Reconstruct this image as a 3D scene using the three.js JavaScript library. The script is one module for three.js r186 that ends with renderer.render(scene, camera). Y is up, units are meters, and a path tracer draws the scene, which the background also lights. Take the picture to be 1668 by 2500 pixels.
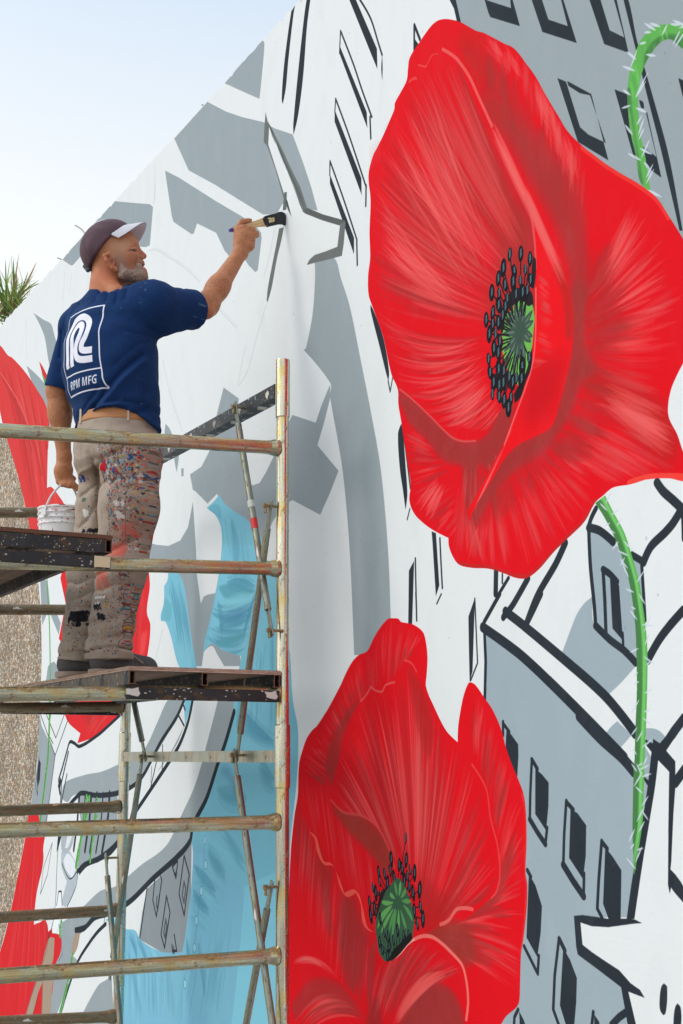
import * as THREE from 'three';
import { mergeGeometries } from 'three/addons/utils/BufferGeometryUtils.js';
import { RoundedBoxGeometry } from 'three/addons/geometries/RoundedBoxGeometry.js';

// ---------------------------------------------------------------- camera, sky, sun, exposure
const scene = new THREE.Scene();
const camera = new THREE.PerspectiveCamera(41.51, 683 / 1024, 0.05, 400);
camera.position.set(0, 2.6, 2.38);
camera.lookAt(-0.86660 * 10, 2.6 + 0.178885 * 10, 2.38 - 0.465841 * 10);
scene.add(camera);
const renderer = new THREE.WebGLRenderer({ antialias: true });
renderer.toneMapping = THREE.LinearToneMapping;
renderer.toneMappingExposure = 0.985;
renderer.shadowMap.enabled = true;
const SUN = new THREE.Vector3(-0.22, 0.68, 0.70).normalize();
{
  const w = 512, h = 256, data = new Float32Array(w * h * 4), d = new THREE.Vector3();
  const mix = (a, b, t) => a + (b - a) * Math.min(1, Math.max(0, t));
  for (let j = 0; j < h; j++) for (let i = 0; i < w; i++) {
    const el = ((j + 0.5) / h - 0.5) * Math.PI, az = ((i + 0.5) / w - 0.5) * 2 * Math.PI;
    d.set(Math.cos(el) * Math.cos(az), Math.sin(el), Math.cos(el) * Math.sin(az));
    const e = el * 180 / Math.PI, t = (e - 21) / 15, o = (j * w + i) * 4;
    let r = mix(0.955, 0.53, t), g = mix(0.985, 0.69, t), b = mix(0.995, 0.89, t);
    const a = Math.acos(Math.min(1, d.dot(SUN))) * 180 / Math.PI, glow = 1.35 * Math.exp(-((a / 40) ** 2));
    r += glow; g += glow * 0.98; b += glow * 0.94;
    if (e < 0) { const k = Math.min(1, -e / 6); r = mix(r, 0.3, k); g = mix(g, 0.29, k); b = mix(b, 0.28, k); }
    data[o] = r; data[o + 1] = g; data[o + 2] = b; data[o + 3] = 1;
  }
  const sky = new THREE.DataTexture(data, w, h, THREE.RGBAFormat, THREE.FloatType);
  sky.mapping = THREE.EquirectangularReflectionMapping; sky.magFilter = THREE.LinearFilter; sky.needsUpdate = true;
  scene.background = sky; scene.environment = sky;
}
const sun = new THREE.DirectionalLight(0xfff4e6, 1.0);
sun.position.copy(SUN).multiplyScalar(30).add(new THREE.Vector3(-5, 2, 0)); sun.target.position.set(-5, 2, 0);
sun.castShadow = true; sun.shadow.radius = 32; sun.shadow.mapSize.set(2048, 2048);
Object.assign(sun.shadow.camera, { left: -12, right: 12, top: 12, bottom: -12, near: 1, far: 80 });
scene.add(sun, sun.target);

// ---------------------------------------------------------------- helpers
function rngOf(seed) { let s = seed >>> 0; return () => { s = (s + 0x6d2b79f5) | 0; let t = Math.imul(s ^ (s >>> 15), 1 | s); t = (t + Math.imul(t ^ (t >>> 7), 61 | t)) ^ t; return ((t ^ (t >>> 14)) >>> 0) / 4294967296; }; }
let rnd = rngOf(1);
const names = {};
function numbered(name) { const n = names[name] = (names[name] ?? -1) + 1; return n ? name + '_' + String(n).padStart(3, '0') : name; }
function tag(o, label, category, group) { o.userData = { label, category }; if (group) o.userData.group = group; return o; }
function thing(name, label, category, p, group) { const o = new THREE.Group(); o.name = numbered(name); o.position.set(...p); scene.add(o); return tag(o, label, category, group); }
function part(name, geo, mat, parent, label) {
  const m = new THREE.Mesh(geo, mat); m.name = name; m.castShadow = m.receiveShadow = true; parent.add(m); if (label) m.userData.label = label; return m;
}
function struct(name, geo, mat) { const m = part(name, geo, mat, scene); m.userData.kind = 'structure'; return m; }
const canvas = (w, h) => { const c = document.createElement('canvas'); c.width = w; c.height = h; return c; };
function ctex(c, repeat = false, srgb = true) { const t = new THREE.CanvasTexture(c); if (srgb) t.colorSpace = THREE.SRGBColorSpace; if (repeat) t.wrapS = t.wrapT = THREE.RepeatWrapping; t.anisotropy = 8; return t; }
const hash2 = (x, y, s) => { let h = Math.imul(x, 374761393) ^ Math.imul(y, 668265263) ^ Math.imul(s, 1442695041); h = Math.imul(h ^ (h >>> 13), 1274126177); return ((h ^ (h >>> 16)) >>> 0) / 4294967296; };
// tiling value noise, px / py cells round the tile
function vnoise(x, y, px, py, s) {
  const xi = Math.floor(x), yi = Math.floor(y), fx = x - xi, fy = y - yi, u = fx * fx * (3 - 2 * fx), v = fy * fy * (3 - 2 * fy);
  const m = (a, p) => ((a % p) + p) % p, a = hash2(m(xi, px), m(yi, py), s), b = hash2(m(xi + 1, px), m(yi, py), s), c = hash2(m(xi, px), m(yi + 1, py), s), d = hash2(m(xi + 1, px), m(yi + 1, py), s);
  return a + (b - a) * u + (c - a) * v + (a - b - c + d) * u * v;
}
function fbm(u, v, cells, s, oct = 4) { let t = 0, a = 0.5, c = cells; for (let i = 0; i < oct; i++) { t += a * vnoise(u * c, v * c, c, c, s + i); a *= 0.5; c *= 2; } return t / (1 - Math.pow(0.5, oct)); }
function noiseTex(n, f) { // grey DataTexture from f(u, v) in 0..1
  const d = new Uint8Array(n * n * 4);
  for (let j = 0; j < n; j++) for (let i = 0; i < n; i++) { const v = Math.max(0, Math.min(255, f(i / n, j / n) * 255)), o = (j * n + i) * 4; d[o] = d[o + 1] = d[o + 2] = v; d[o + 3] = 255; }
  const t = new THREE.DataTexture(d, n, n); t.wrapS = t.wrapT = THREE.RepeatWrapping; t.magFilter = THREE.LinearFilter; t.minFilter = THREE.LinearMipmapLinearFilter; t.generateMipmaps = true; t.needsUpdate = true; return t;
}
function scaleUV(g, su, sv, name = 'uv') { const a = g.attributes[name]; for (let i = 0; i < a.count; i++) a.setXY(i, a.getX(i) * su, a.getY(i) * sv); return g; }
// box with uv in metres
function box(x0, x1, y0, y1, z0, z1) {
  const g = new THREE.BoxGeometry(x1 - x0, y1 - y0, z1 - z0).translate((x0 + x1) / 2, (y0 + y1) / 2, (z0 + z1) / 2), p = g.attributes.position, n = g.attributes.normal, uv = g.attributes.uv;
  for (let i = 0; i < p.count; i++) {
    const ax = Math.abs(n.getX(i)), ay = Math.abs(n.getY(i));
    if (ax > 0.5) uv.setXY(i, p.getZ(i), p.getY(i)); else if (ay > 0.5) uv.setXY(i, p.getX(i), p.getZ(i)); else uv.setXY(i, p.getX(i), p.getY(i));
  }
  return g;
}
const V3 = (a) => new THREE.Vector3(a[0], a[1], a[2]);
// straight tube from a to b: profile [[t, radius], ...] along it; u is the share of a turn, v metres
function tube(a, b, r, o = {}) {
  a = V3(a); b = V3(b); const L = a.distanceTo(b), prof = o.profile ?? [[0, r], [1, r]], seg = o.seg ?? 20;
  const pts = prof.map(([t, q]) => new THREE.Vector2(q, t * L));
  if (o.caps !== false) { pts.unshift(new THREE.Vector2(0.0001, pts[0].y)); pts.push(new THREE.Vector2(0.0001, pts.at(-1).y)); }
  const pos = [], uv = [], nor = [], idx = [];
  const ring = (q, y, nx, ny) => { const s = pos.length / 3; for (let k = 0; k <= seg; k++) { const t = k / seg * Math.PI * 2, c = Math.cos(t), n = Math.sin(t); pos.push(c * q, y, n * q); nor.push(c * nx, ny, n * nx); uv.push(k / seg, y); } return s; };
  for (let i = 0; i + 1 < pts.length; i++) {
    const d = pts[i + 1].clone().sub(pts[i]).normalize(), nx = d.y, ny = -d.x, s = ring(pts[i].x, pts[i].y, nx, ny), e = ring(pts[i + 1].x, pts[i + 1].y, nx, ny);
    for (let k = 0; k < seg; k++) idx.push(s + k, e + k, s + k + 1, s + k + 1, e + k, e + k + 1);
  }
  const g = new THREE.BufferGeometry(); g.setAttribute('position', new THREE.Float32BufferAttribute(pos, 3)); g.setAttribute('normal', new THREE.Float32BufferAttribute(nor, 3)); g.setAttribute('uv', new THREE.Float32BufferAttribute(uv, 2)); g.setIndex(idx);
  const off = rnd(); scaleUV(g, 1, 1); for (let i = 0; i < g.attributes.uv.count; i++) g.attributes.uv.setY(i, g.attributes.uv.getY(i) + off * 3);
  if (o.flat) g.scale(o.flat[0], 1, o.flat[1]);
  const q = new THREE.Quaternion().setFromUnitVectors(new THREE.Vector3(0, 1, 0), b.clone().sub(a).normalize());
  return g.applyQuaternion(q).translate(a.x, a.y, a.z);
}

// ---------------------------------------------------------------- the painted wall (all shapes in metres on the wall: x along it, y up)
const MX0 = -10.1, MX1 = -2.1, MY0 = 0.7, MY1 = 5.9, TOP = 5.831;
let g2; // the canvas being painted
const rgba = (c, a = 1) => `rgba(${c[0]},${c[1]},${c[2]},${a})`;
function pathOf(f, closed = true, smooth = true) {
  const n = f.length / 2, P = (i) => { i = closed ? (i + n) % n : Math.max(0, Math.min(n - 1, i)); return [f[2 * i], f[2 * i + 1]]; };
  g2.beginPath(); g2.moveTo(f[0], f[1]);
  const sharp = (i) => { if (!smooth) return true; const a = P(i - 1), b = P(i), c = P(i + 1), ux = b[0] - a[0], uy = b[1] - a[1], vx = c[0] - b[0], vy = c[1] - b[1], l = Math.hypot(ux, uy) * Math.hypot(vx, vy); return l < 1e-9 || (ux * vx + uy * vy) / l < 0.55; };
  const S = []; for (let i = 0; i < n; i++) S.push(sharp(i));
  for (let i = 0; i < (closed ? n : n - 1); i++) {
    const p0 = P(i - 1), p1 = P(i), p2 = P(i + 1), p3 = P(i + 2), s1 = S[i], s2 = S[(i + 1) % n], L = Math.hypot(p2[0] - p1[0], p2[1] - p1[1]);
    const tan = (a, b, s) => { if (s) return [0, 0]; const l = Math.hypot(b[0] - a[0], b[1] - a[1]) || 1; return [(b[0] - a[0]) / l * L / 3, (b[1] - a[1]) / l * L / 3]; };
    const t1 = tan(p0, p2, s1), t2 = tan(p1, p3, s2);
    g2.bezierCurveTo(p1[0] + t1[0], p1[1] + t1[1], p2[0] - t2[0], p2[1] - t2[1], p2[0], p2[1]);
  }
  if (closed) g2.closePath();
}
function poly(c, f, a = 1, smooth = true) { pathOf(f, true, smooth); g2.fillStyle = rgba(c, a); g2.fill(); }
function line(c, f, w = 0.008, a = 1, smooth = false) { pathOf(f, false, smooth); g2.strokeStyle = rgba(c, a); g2.lineWidth = w; g2.lineCap = 'round'; g2.lineJoin = 'round'; g2.stroke(); }
function soft(c, f, a, blur) { // a blended patch: many faint copies, each moved a little
  for (let k = 0; k < 18; k++) { const r = blur * Math.sqrt((k + 0.5) / 18), t = k * 2.39996, dx = r * Math.cos(t), dy = r * Math.sin(t); poly(c, f.map((v, i) => v + (i % 2 ? dy : dx)), 1 - Math.pow(1 - a, 1 / 11)); }
}
function along(f, t) { // point at share t of a polyline
  const n = f.length / 2; let L = 0; const l = []; for (let i = 0; i + 1 < n; i++) { l.push(Math.hypot(f[2 * i + 2] - f[2 * i], f[2 * i + 3] - f[2 * i + 1])); L += l[i]; }
  let d = t * L; for (let i = 0; i + 1 < n; i++) { if (d <= l[i] || i === n - 2) { const k = l[i] ? Math.min(1, d / l[i]) : 0; return [f[2 * i] + (f[2 * i + 2] - f[2 * i]) * k, f[2 * i + 1] + (f[2 * i + 3] - f[2 * i + 1]) * k]; } d -= l[i]; }
}
function stroke(c, a, p0, p1, p2, w, s0 = 0, s1 = 1) { // a tapered brush stroke along a quadratic curve
  const N = 9, L = [], R = []; 
  for (let i = 0; i <= N; i++) {
    const k = i / N, s = s0 + (s1 - s0) * k, q = 1 - s, x = q * q * p0[0] + 2 * q * s * p1[0] + s * s * p2[0], y = q * q * p0[1] + 2 * q * s * p1[1] + s * s * p2[1];
    let dx = 2 * q * (p1[0] - p0[0]) + 2 * s * (p2[0] - p1[0]), dy = 2 * q * (p1[1] - p0[1]) + 2 * s * (p2[1] - p1[1]); const l = Math.hypot(dx, dy) || 1, h = w * 0.5 * Math.pow(Math.sin(Math.PI * Math.min(0.97, Math.max(0.03, k))), 0.7);
    L.push(x - dy / l * h, y + dx / l * h); R.unshift(y - dx / l * h); R.unshift(x + dy / l * h);
  }
  g2.beginPath(); const f = L.concat(R); g2.moveTo(f[0], f[1]); for (let i = 2; i < f.length; i += 2) g2.lineTo(f[i], f[i + 1]); g2.closePath(); g2.fillStyle = rgba(c, a); g2.fill();
}
// strokes from edge S to edge E, bending by `bend` of their length to the side
function fan(S, E, n, cols, o = {}) {
  const { w = 0.014, a = 0.3, bend = 0, lo = 0, hi = 1, min = 0.35, t0 = 0, t1 = 1 } = o;
  for (let i = 0; i < n; i++) {
    const t = t0 + (t1 - t0) * rnd(), p = along(S, t), q = along(E, Math.min(1, Math.max(0, t + (rnd() - 0.5) * 0.02))), mx = (p[0] + q[0]) / 2, my = (p[1] + q[1]) / 2, b = bend * (0.7 + rnd() * 0.6);
    const m = [mx - (q[1] - p[1]) * b, my + (q[0] - p[0]) * b], c = cols[Math.floor(rnd() * cols.length)], A = c === cPink ? a * 0.5 : c === cPink2 ? a * 0.8 : a, len = min + rnd() * (hi - lo - min), s0 = lo + rnd() * (hi - lo - len);
    const bristles = 3; for (let k = 0; k < bristles; k++) { const j = (rnd() - 0.5) * w * 1.2, d = (rnd() - 0.5) * 0.1; stroke(c, A * (0.4 + rnd() * 0.6), [p[0] + j, p[1] + j * 0.3], [m[0] + j, m[1] + j * 0.3], [q[0] + j, q[1] + j * 0.3], w * (0.3 + rnd() * 0.6), Math.max(0, s0 + d), Math.min(1, s0 + len + d)); }
  }
}
function clipTo(f, draw) { g2.save(); pathOf(f); g2.clip(); draw(); g2.restore(); }
const cWhite = [223, 227, 228], cGrey = [150, 161, 166], cInk = [44, 51, 58], cRed = [221, 17, 29], cPink = [232, 94, 92], cPink2 = [208, 62, 64], cDeep = [160, 50, 48], cDeep2 = [184, 38, 42], cHot = [232, 20, 30], cSky = [124, 189, 210], cSky2 = [104, 168, 191], cSky3 = [135, 203, 222];
const leafG = [96, 172, 84], leafD = [66, 122, 70], hair = [204, 212, 226];

function paintGreys() {
  const G = cGrey, G2 = [155, 170, 178];
  poly(G, [-3.622,5.207,-3.597,5.155,-3.56,5.082,-3.554,4.858,-2.939,3.869,-2.379,3.7,-2.309,4.677,-3.696,5.479], 1, false);
  poly(G2, [-3.489,3.015,-2.803,2.563,-2.783,2.65,-2.736,2.597,-2.85,2.192,-3.077,2.169,-3.065,2.079,-2.886,2.011,-2.836,1.917,-3.527,1.795,-3.385,2.033,-3.501,2.549], 1, false);
  poly(G2, [-2.954,3.041,-2.996,3.023,-3.03,2.995,-3.065,2.947,-3.105,2.887,-2.914,2.761,-2.841,2.802,-2.782,2.841,-2.951,2.958], 1, true);
  poly(G2, [-2.96,3.232,-2.926,3.217,-2.866,3.178,-2.782,3.133,-2.748,3.111,-2.747,3.034,-2.742,2.956,-2.767,2.9,-2.785,2.844,-2.948,2.958], 1, false);
  poly(G2, [-2.925,2.66,-2.898,2.681,-2.87,2.696,-2.813,2.659,-2.866,2.622], 1, true);
  poly(G2, [-2.761,2.675,-2.728,2.674,-2.701,2.665,-2.675,2.644,-2.699,2.625,-2.758,2.644], 1, true);
  // long curved band and the square shapes beside it
  poly(G, [-4.659,4.589,-4.654,4.519,-4.677,4.364,-4.734,4.24,-4.753,4.239,-4.517,4.038,-4.52,3.984,-4.459,3.803,-4.417,3.666,-4.383,3.492,-4.356,3.291,-4.33,2.968,-4.061,2.95,-4.065,3.084,-4.08,3.32,-4.126,3.611,-4.188,3.819,-4.279,4.081,-4.36,4.305,-4.431,4.44,-4.49,4.545], 1, true);
  poly(G, [-5.578,4.283,-5.403,4.189,-5.407,4.167,-5.414,4.09,-5.381,3.926,-5.329,3.818,-5.284,3.777,-5.237,3.761,-5.169,3.759,-5.104,3.796,-5.02,3.856,-4.947,3.927,-4.855,3.989,-4.644,3.909,-4.598,3.965,-4.522,4.037,-4.519,3.983,-4.57,3.896,-4.629,3.814,-4.451,3.678,-4.521,3.604,-4.603,3.531,-4.85,3.631,-4.941,3.622,-5.038,3.568,-5.137,3.469,-5.307,3.51,-5.561,3.714,-5.635,3.793,-5.745,3.764,-5.895,3.848,-5.932,3.863,-5.973,3.946,-5.829,3.957,-5.732,4.015,-5.674,4.14], 1, false);
  // greys in the unfinished upper part
  poly(G, [-5.196,5.83,-5.17,5.796,-5.217,5.555,-5.37,5.654,-5.625,5.821], 1, true);
  poly(G, [-5.842,5.823,-5.598,5.661,-5.415,5.553,-5.168,5.419,-5.051,5.338,-4.871,5.233,-4.772,5.068,-4.692,4.923,-4.633,4.797,-4.73,4.842,-4.966,4.952,-5.025,4.926,-5.166,4.978,-5.402,5.129,-5.731,5.341,-6.076,5.552,-6.293,5.818], 1, false);
  poly(cWhite, [-5.11,5.372,-5.005,5.219,-4.766,4.839,-4.89,4.855,-4.968,5.023,-5.12,5.291], 1, false);
  poly(G, [-6.422,5.69,-6.213,5.567,-5.684,5.231,-5.36,5.031,-5.228,4.938,-5.184,4.9,-5.176,4.871,-5.214,4.733,-5.241,4.733,-5.316,4.791,-5.413,4.889,-5.54,4.911,-5.592,4.954,-5.699,5.081,-5.948,5.219,-5.988,5.18,-6.018,5.187,-6.277,5.347,-6.304,5.39], 1, false);
  poly(G, [-7.256,5.832,-6.888,5.681,-6.645,5.583,-6.593,5.547,-6.627,5.34,-6.689,5.35,-6.834,5.405,-7.174,5.506,-7.823,5.709,-7.943,5.705,-8.058,5.701,-8.101,5.713,-8.294,5.816,-8.166,5.826], 1, false);
  poly(G, [-8.969,5.654,-8.684,5.518,-8.502,5.434,-8.433,5.353,-8.249,5.117,-8.276,4.993,-8.495,5.142,-8.669,5.406], 1, true);
  poly(G, [-9.091,5.304,-8.748,5.132,-8.544,5.007,-8.429,4.886,-8.232,4.646,-8.449,4.641,-8.718,4.927], 1, true);
  poly(G, [-6.322,4.274,-6.256,4.231,-6.206,4.17,-6.273,4.154,-6.331,4.207], 1, true);
  poly(G, [-6.178,4.149,-6.137,4.126,-6.128,4.055,-6.15,3.99,-6.187,4.066], 1, true);
  poly(G, [-6.091,3.998,-6.057,3.992,-6.057,3.953,-6.086,3.956], 1, true);
  // large head and chest shapes behind the blue cloth
  poly(G, [-6.522,3.688,-6.406,3.662,-6.24,3.633,-6.083,3.638,-5.984,3.689,-5.928,3.804,-5.88,3.58,-5.861,3.447,-5.806,3.303,-5.772,3.332,-5.725,3.336,-5.611,3.333,-5.412,3.256,-5.34,2.987,-5.875,3.018,-6.031,3.176,-6.232,3.501,-6.487,3.602,-6.694,3.629], 1, false);
  poly(cWhite, [-5.78,3.012,-5.76,3.077,-5.664,3.097,-5.6,3.054,-5.52,2.997], 1, true);
  // lower left: sleeves, hands and a far street
  poly(G, [-8.426,2.882,-8.361,2.796,-8.036,2.618,-8.082,2.477,-8.163,2.222,-8.966,2.19,-8.521,2.327,-8.422,2.556], 1, false);
  poly(G, [-6.18,2.882,-5.977,2.874,-6.108,2.768,-6.335,2.622,-6.547,2.502,-6.718,2.456,-6.897,2.423,-7.285,2.406,-7.53,2.403,-7.674,2.384,-7.763,2.348,-7.893,2.367,-7.862,2.435,-7.778,2.468,-7.434,2.507,-7.163,2.526,-6.91,2.563,-6.557,2.623,-6.448,2.68,-6.344,2.764], 1, true);
  poly(G, [-5.982,2.747,-6.126,2.64,-6.277,2.557,-6.328,2.528,-6.076,2.658], 1, true);
  poly(G, [-5.58,2.859,-5.388,2.852,-5.435,2.728,-5.58,2.578,-5.684,2.44,-5.816,2.325,-5.893,2.226,-6.094,2.122,-6.346,2.021,-6.699,1.883,-6.876,1.847,-7.223,1.805,-7.501,1.68,-7.554,1.612,-7.815,1.391,-7.934,1.182,-8.493,0.983,-8.441,1.217,-8.058,1.457,-7.735,1.656,-7.261,1.857,-7.102,1.911,-6.885,1.949,-6.515,2.079,-6.175,2.193,-5.984,2.345,-5.824,2.489,-5.691,2.681], 1, true);
  poly([138, 148, 154], [-6.424,1.972,-6.142,2.088,-5.862,2.223,-5.858,2.005,-5.907,1.83,-5.949,1.724,-6.194,1.703,-6.521,1.728,-6.483,1.851], 1, false);
  poly(cWhite, [-7.052,1.739,-6.95,1.736,-6.899,1.707,-6.895,1.516,-7.124,1.437,-7.365,1.253,-7.357,1.176,-7.835,1.098,-7.605,1.377,-7.372,1.532,-7.283,1.608], 1, true);
  poly(G, [-6.907,1.504,-6.97,1.479,-7.123,1.423,-7.364,1.246,-7.357,1.176,-6.841,1.261], 1, true);
  poly(G, [-7.583,2.397,-6.896,2.413,-6.872,2.146,-7.181,2.047,-7.52,2.003,-7.592,1.999,-7.47,2.186], 1, false);
  poly(G, [-7.852,1.657,-7.595,1.728,-7.16,1.785,-7.483,1.636,-7.56,1.642,-7.597,1.527,-7.468,1.506,-7.654,1.349,-7.843,1.164,-7.979,1.142,-7.926,1.372,-7.779,1.505], 1, true);
  poly(G, [-8.524,3.725,-8.364,3.694,-8.277,3.524,-8.437,3.427], 1, true); poly(G, [-8.272,3.487,-8.189,3.503,-8.032,3.405,-8.064,3.336], 1, true); poly(G, [-8.27,3.158,-8.125,3.173,-7.988,3.059,-8.018,2.979,-8.332,2.992], 1, true);
  // hand with pale shading
  poly([176, 186, 194], [-7.772,2.097,-7.634,2.051,-7.524,1.997,-7.532,1.951,-7.586,1.864,-7.731,1.768,-7.814,1.784,-7.722,1.907,-7.839,1.983,-7.849,2.061], 1, true);
  poly([232, 237, 242], [-7.74,2.06,-7.633,2.043,-7.555,1.999,-7.619,1.93,-7.757,1.973,-7.803,2.017], 0.8, true);
  poly([232, 237, 242], [-7.926,1.797,-7.85,1.85,-7.809,1.784,-7.901,1.605,-7.981,1.581,-7.966,1.676], 0.9, true);
  poly([170, 178, 184], [-7.816,2.235,-7.604,2.244,-7.642,2.119,-7.767,2.058,-7.851,2.076,-7.863,2.17], 1, true);
  poly([222, 228, 232], [-7.706,2.216,-7.625,2.197,-7.719,2.099,-7.784,2.088], 0.9, true);
}

function paintBlue() {
  const body = [-5.607,3.785,-5.549,3.734,-5.427,3.676,-5.278,3.609,-5.154,3.523,-5.093,3.422,-4.978,3.35,-4.938,3.209,-4.863,3.006,-4.834,2.826,-4.789,2.718,-4.784,2.613,-4.803,2.471,-4.851,2.246,-4.838,1.422,-6.891,1.026,-6.733,1.426,-6.767,1.646,-6.836,1.744,-7.023,1.763,-7.009,1.774,-6.84,1.791,-6.718,1.756,-6.574,1.762,-6.488,1.725,-6.194,1.706,-5.949,1.735,-5.907,1.833,-5.858,2.016,-5.844,2.18,-5.87,2.23,-5.815,2.311,-5.684,2.435,-5.579,2.572,-5.436,2.731,-5.408,2.847,-5.351,2.996,-5.342,3.03,-5.556,3.073,-5.669,3.107,-5.76,3.074,-5.757,3.118,-5.697,3.212,-5.644,3.314,-5.603,3.408,-5.57,3.537,-5.583,3.629,-5.649,3.694,-5.72,3.728,-5.756,3.748,-5.675,3.762];
  poly(cSky, body);
  clipTo(body, () => {
    soft(cSky2, [-5.846,2.229,-5.673,2.187,-5.29,2.052,-5.261,1.746,-5.391,1.496,-6.912,1.245,-6.717,1.743,-6.195,1.72,-5.949,1.724,-5.888,1.917], 0.35, 0.02);
    soft(cSky3, [-5.271,2.073,-4.955,2.155,-4.85,2.162,-4.841,1.587,-5.391,1.496,-5.312,1.824], 0.9, 0.004);
    soft(cSky3, [-5.552,3.535,-5.213,3.489,-5.129,3.311,-5.247,3.256,-5.521,3.301,-5.605,3.186,-5.624,3.1,-5.716,3.124,-5.631,3.277], 0.4, 0.02);
    fan([-5.654,3.288,-5.719,3.196,-5.738,3.108], [-5.228,3.288,-5.224,3.17,-5.322,3.044], 26, [cSky2, [86, 150, 176]], { w: 0.03, a: 0.35, bend: -0.15 });
    fan([-5.65,3.712,-5.425,3.641,-5.215,3.54], [-5.553,3.553,-5.31,3.331,-5.147,3.246], 18, [cSky2, cSky3], { w: 0.03, a: 0.25 });
    soft([88, 152, 178], [-5.601,3.358,-5.458,3.356,-5.208,3.298,-5.309,3.279,-5.521,3.301], 0.5, 0.01); soft([88, 152, 178], [-5.625,3.117,-5.408,3.127,-5.284,3.142,-5.365,3.106,-5.579,3.088], 0.5, 0.01); soft([96, 160, 185], [-5.54,3.224,-5.328,3.23,-5.226,3.237,-5.347,3.198,-5.539,3.189], 0.5, 0.01);
    fan([-5.321,3.027,-5.143,3.065,-4.975,3.213], [-5.403,2.694,-5.23,2.692,-4.965,2.688], 34, [cSky2, [80, 146, 172], cSky3], { w: 0.022, a: 0.3 });
    soft([90, 154, 180], [-5.333,2.759,-5.134,2.714,-5.001,2.665,-5.094,2.658,-5.331,2.701], 0.4, 0.02); soft([90, 154, 180], [-5.556,2.544,-5.427,2.487,-5.404,2.43,-5.323,2.449,-5.471,2.561], 0.35, 0.02);
    fan([-5.845,2.211,-5.804,2.094,-5.835,2.007,-5.886,1.875], [-5.476,2.118,-5.451,2.031,-5.553,1.933,-5.656,1.824], 16, [[104, 168, 191], cSky3], { w: 0.05, a: 0.18, bend: 0.08 });
    fan([-6.714,1.706,-6.542,1.707,-6.02,1.706], [-6.681,1.32,-6.459,1.355,-5.956,1.436], 26, [[92, 155, 180], cSky3], { w: 0.025, a: 0.28 });
    fan([-5.881,1.791,-5.367,1.967], [-6.003,1.428,-5.493,1.51], 22, [[98, 160, 184], cSky3], { w: 0.022, a: 0.3 });
    line([92, 150, 174], [-5.721,2.252,-5.714,2.117,-5.763,1.946,-5.821,1.756,-5.929,1.591,-5.944,1.438], 0.006, 0.7, true);
    for (const [x, y] of [[-5.707,2.24], [-5.693,2.136], [-5.737,2.019], [-5.787,1.889], [-5.804,1.77], [-5.906,1.603]]) { g2.beginPath(); g2.ellipse(x, y, 0.018, 0.02, 0, 0, 7); g2.fillStyle = rgba([150, 206, 222]); g2.fill(); g2.lineWidth = 0.004; g2.strokeStyle = rgba([84, 140, 164]); g2.stroke(); }
    for (const [f, w, c, a] of [[[-5.828,2.11,-5.712,2.067,-5.578,2.02], 0.05, 0, 0.4], [[-5.834,1.998,-5.752,1.964,-5.65,1.932], 0.05, 0, 0.45], [[-5.674,2.204,-5.583,2.143,-5.475,2.093], 0.06, 0, 0.3], [[-5.503,2.279,-5.375,2.205,-5.273,2.148], 0.05, 0, 0.3], [[-5.816,2.316,-5.676,2.254,-5.375,2.189], 0.07, 1, 0.35], [[-5.905,1.788,-5.866,1.725,-5.84,1.67], 0.04, 0, 0.4], [[-5.765,1.771,-5.694,1.689,-5.677,1.562], 0.06, 0, 0.25], [[-6.658,1.736,-6.57,1.704,-6.537,1.643], 0.04, 0, 0.45], [[-6.543,1.725,-6.43,1.683,-6.37,1.601], 0.035, 0, 0.4], [[-6.378,1.716,-6.269,1.676,-6.212,1.586], 0.03, 1, 0.4], [[-6.678,1.626,-6.555,1.522,-6.46,1.373], 0.06, 0, 0.25], [[-5.609,3.275,-5.54,3.216,-5.558,3.13], 0.05, 0, 0.3], [[-5.502,3.369,-5.353,3.361,-5.208,3.319], 0.05, 0, 0.45], [[-5.564,3.27,-5.371,3.286,-5.227,3.279], 0.04, 1, 0.5], [[-5.583,3.184,-5.389,3.193,-5.245,3.197], 0.05, 0, 0.35], [[-5.323,3.095,-5.285,3.193,-5.169,3.315], 0.04, 0, 0.35], [[-5.469,3.648,-5.378,3.511,-5.417,3.394], 0.07, 0, 0.18], [[-5.575,2.46,-5.425,2.43,-5.262,2.434], 0.07, 0, 0.3], [[-5.335,2.809,-5.211,2.691,-5.001,2.657], 0.07, 0, 0.35], [[-5.15,2.587,-5.072,2.517,-4.998,2.495], 0.06, 0, 0.3]]) for (let k = 0; k < 5; k++) { const j = (rnd() - 0.5) * w; stroke(c ? cSky3 : [84, 146, 172], a * 0.6, [f[0], f[1] + j], [f[2], f[3] + j], [f[4], f[5] + j], w * (0.4 + rnd() * 0.8)); }
    soft([112, 180, 204], [-5.196,2.853,-4.967,2.797,-4.966,2.735,-5.135,2.754], 0.4, 0.02);
  });
  const tie = [-6.237,3.505,-6.179,3.498,-6.094,3.477,-6.014,3.404,-5.928,3.186,-5.839,3.007,-6.047,3.019,-6.186,3.188,-6.256,3.256,-6.319,3.266,-6.326,3.296,-6.287,3.351,-6.287,3.439,-6.243,3.463];
  poly(cSky, tie);
  clipTo(tie, () => { fan([-6.269,3.456,-6.177,3.475,-6.044,3.412], [-6.105,3.134,-6.001,3.081,-5.876,3.027], 26, [cSky2, [86, 150, 176], cSky3], { w: 0.02, a: 0.4, bend: 0.05 }); soft(cSky2, [-6.278,3.379,-6.168,3.33,-6.19,3.255,-6.311,3.275], 0.5, 0.01); });
  poly(cSky, [-5.977,2.874,-5.879,2.871,-5.97,2.747,-5.987,2.829], 1, false);
  poly(cSky2, [-5.744,3.741,-5.663,3.749,-5.593,3.721,-5.58,3.665,-5.626,3.686], 0.7, true);
}

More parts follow.
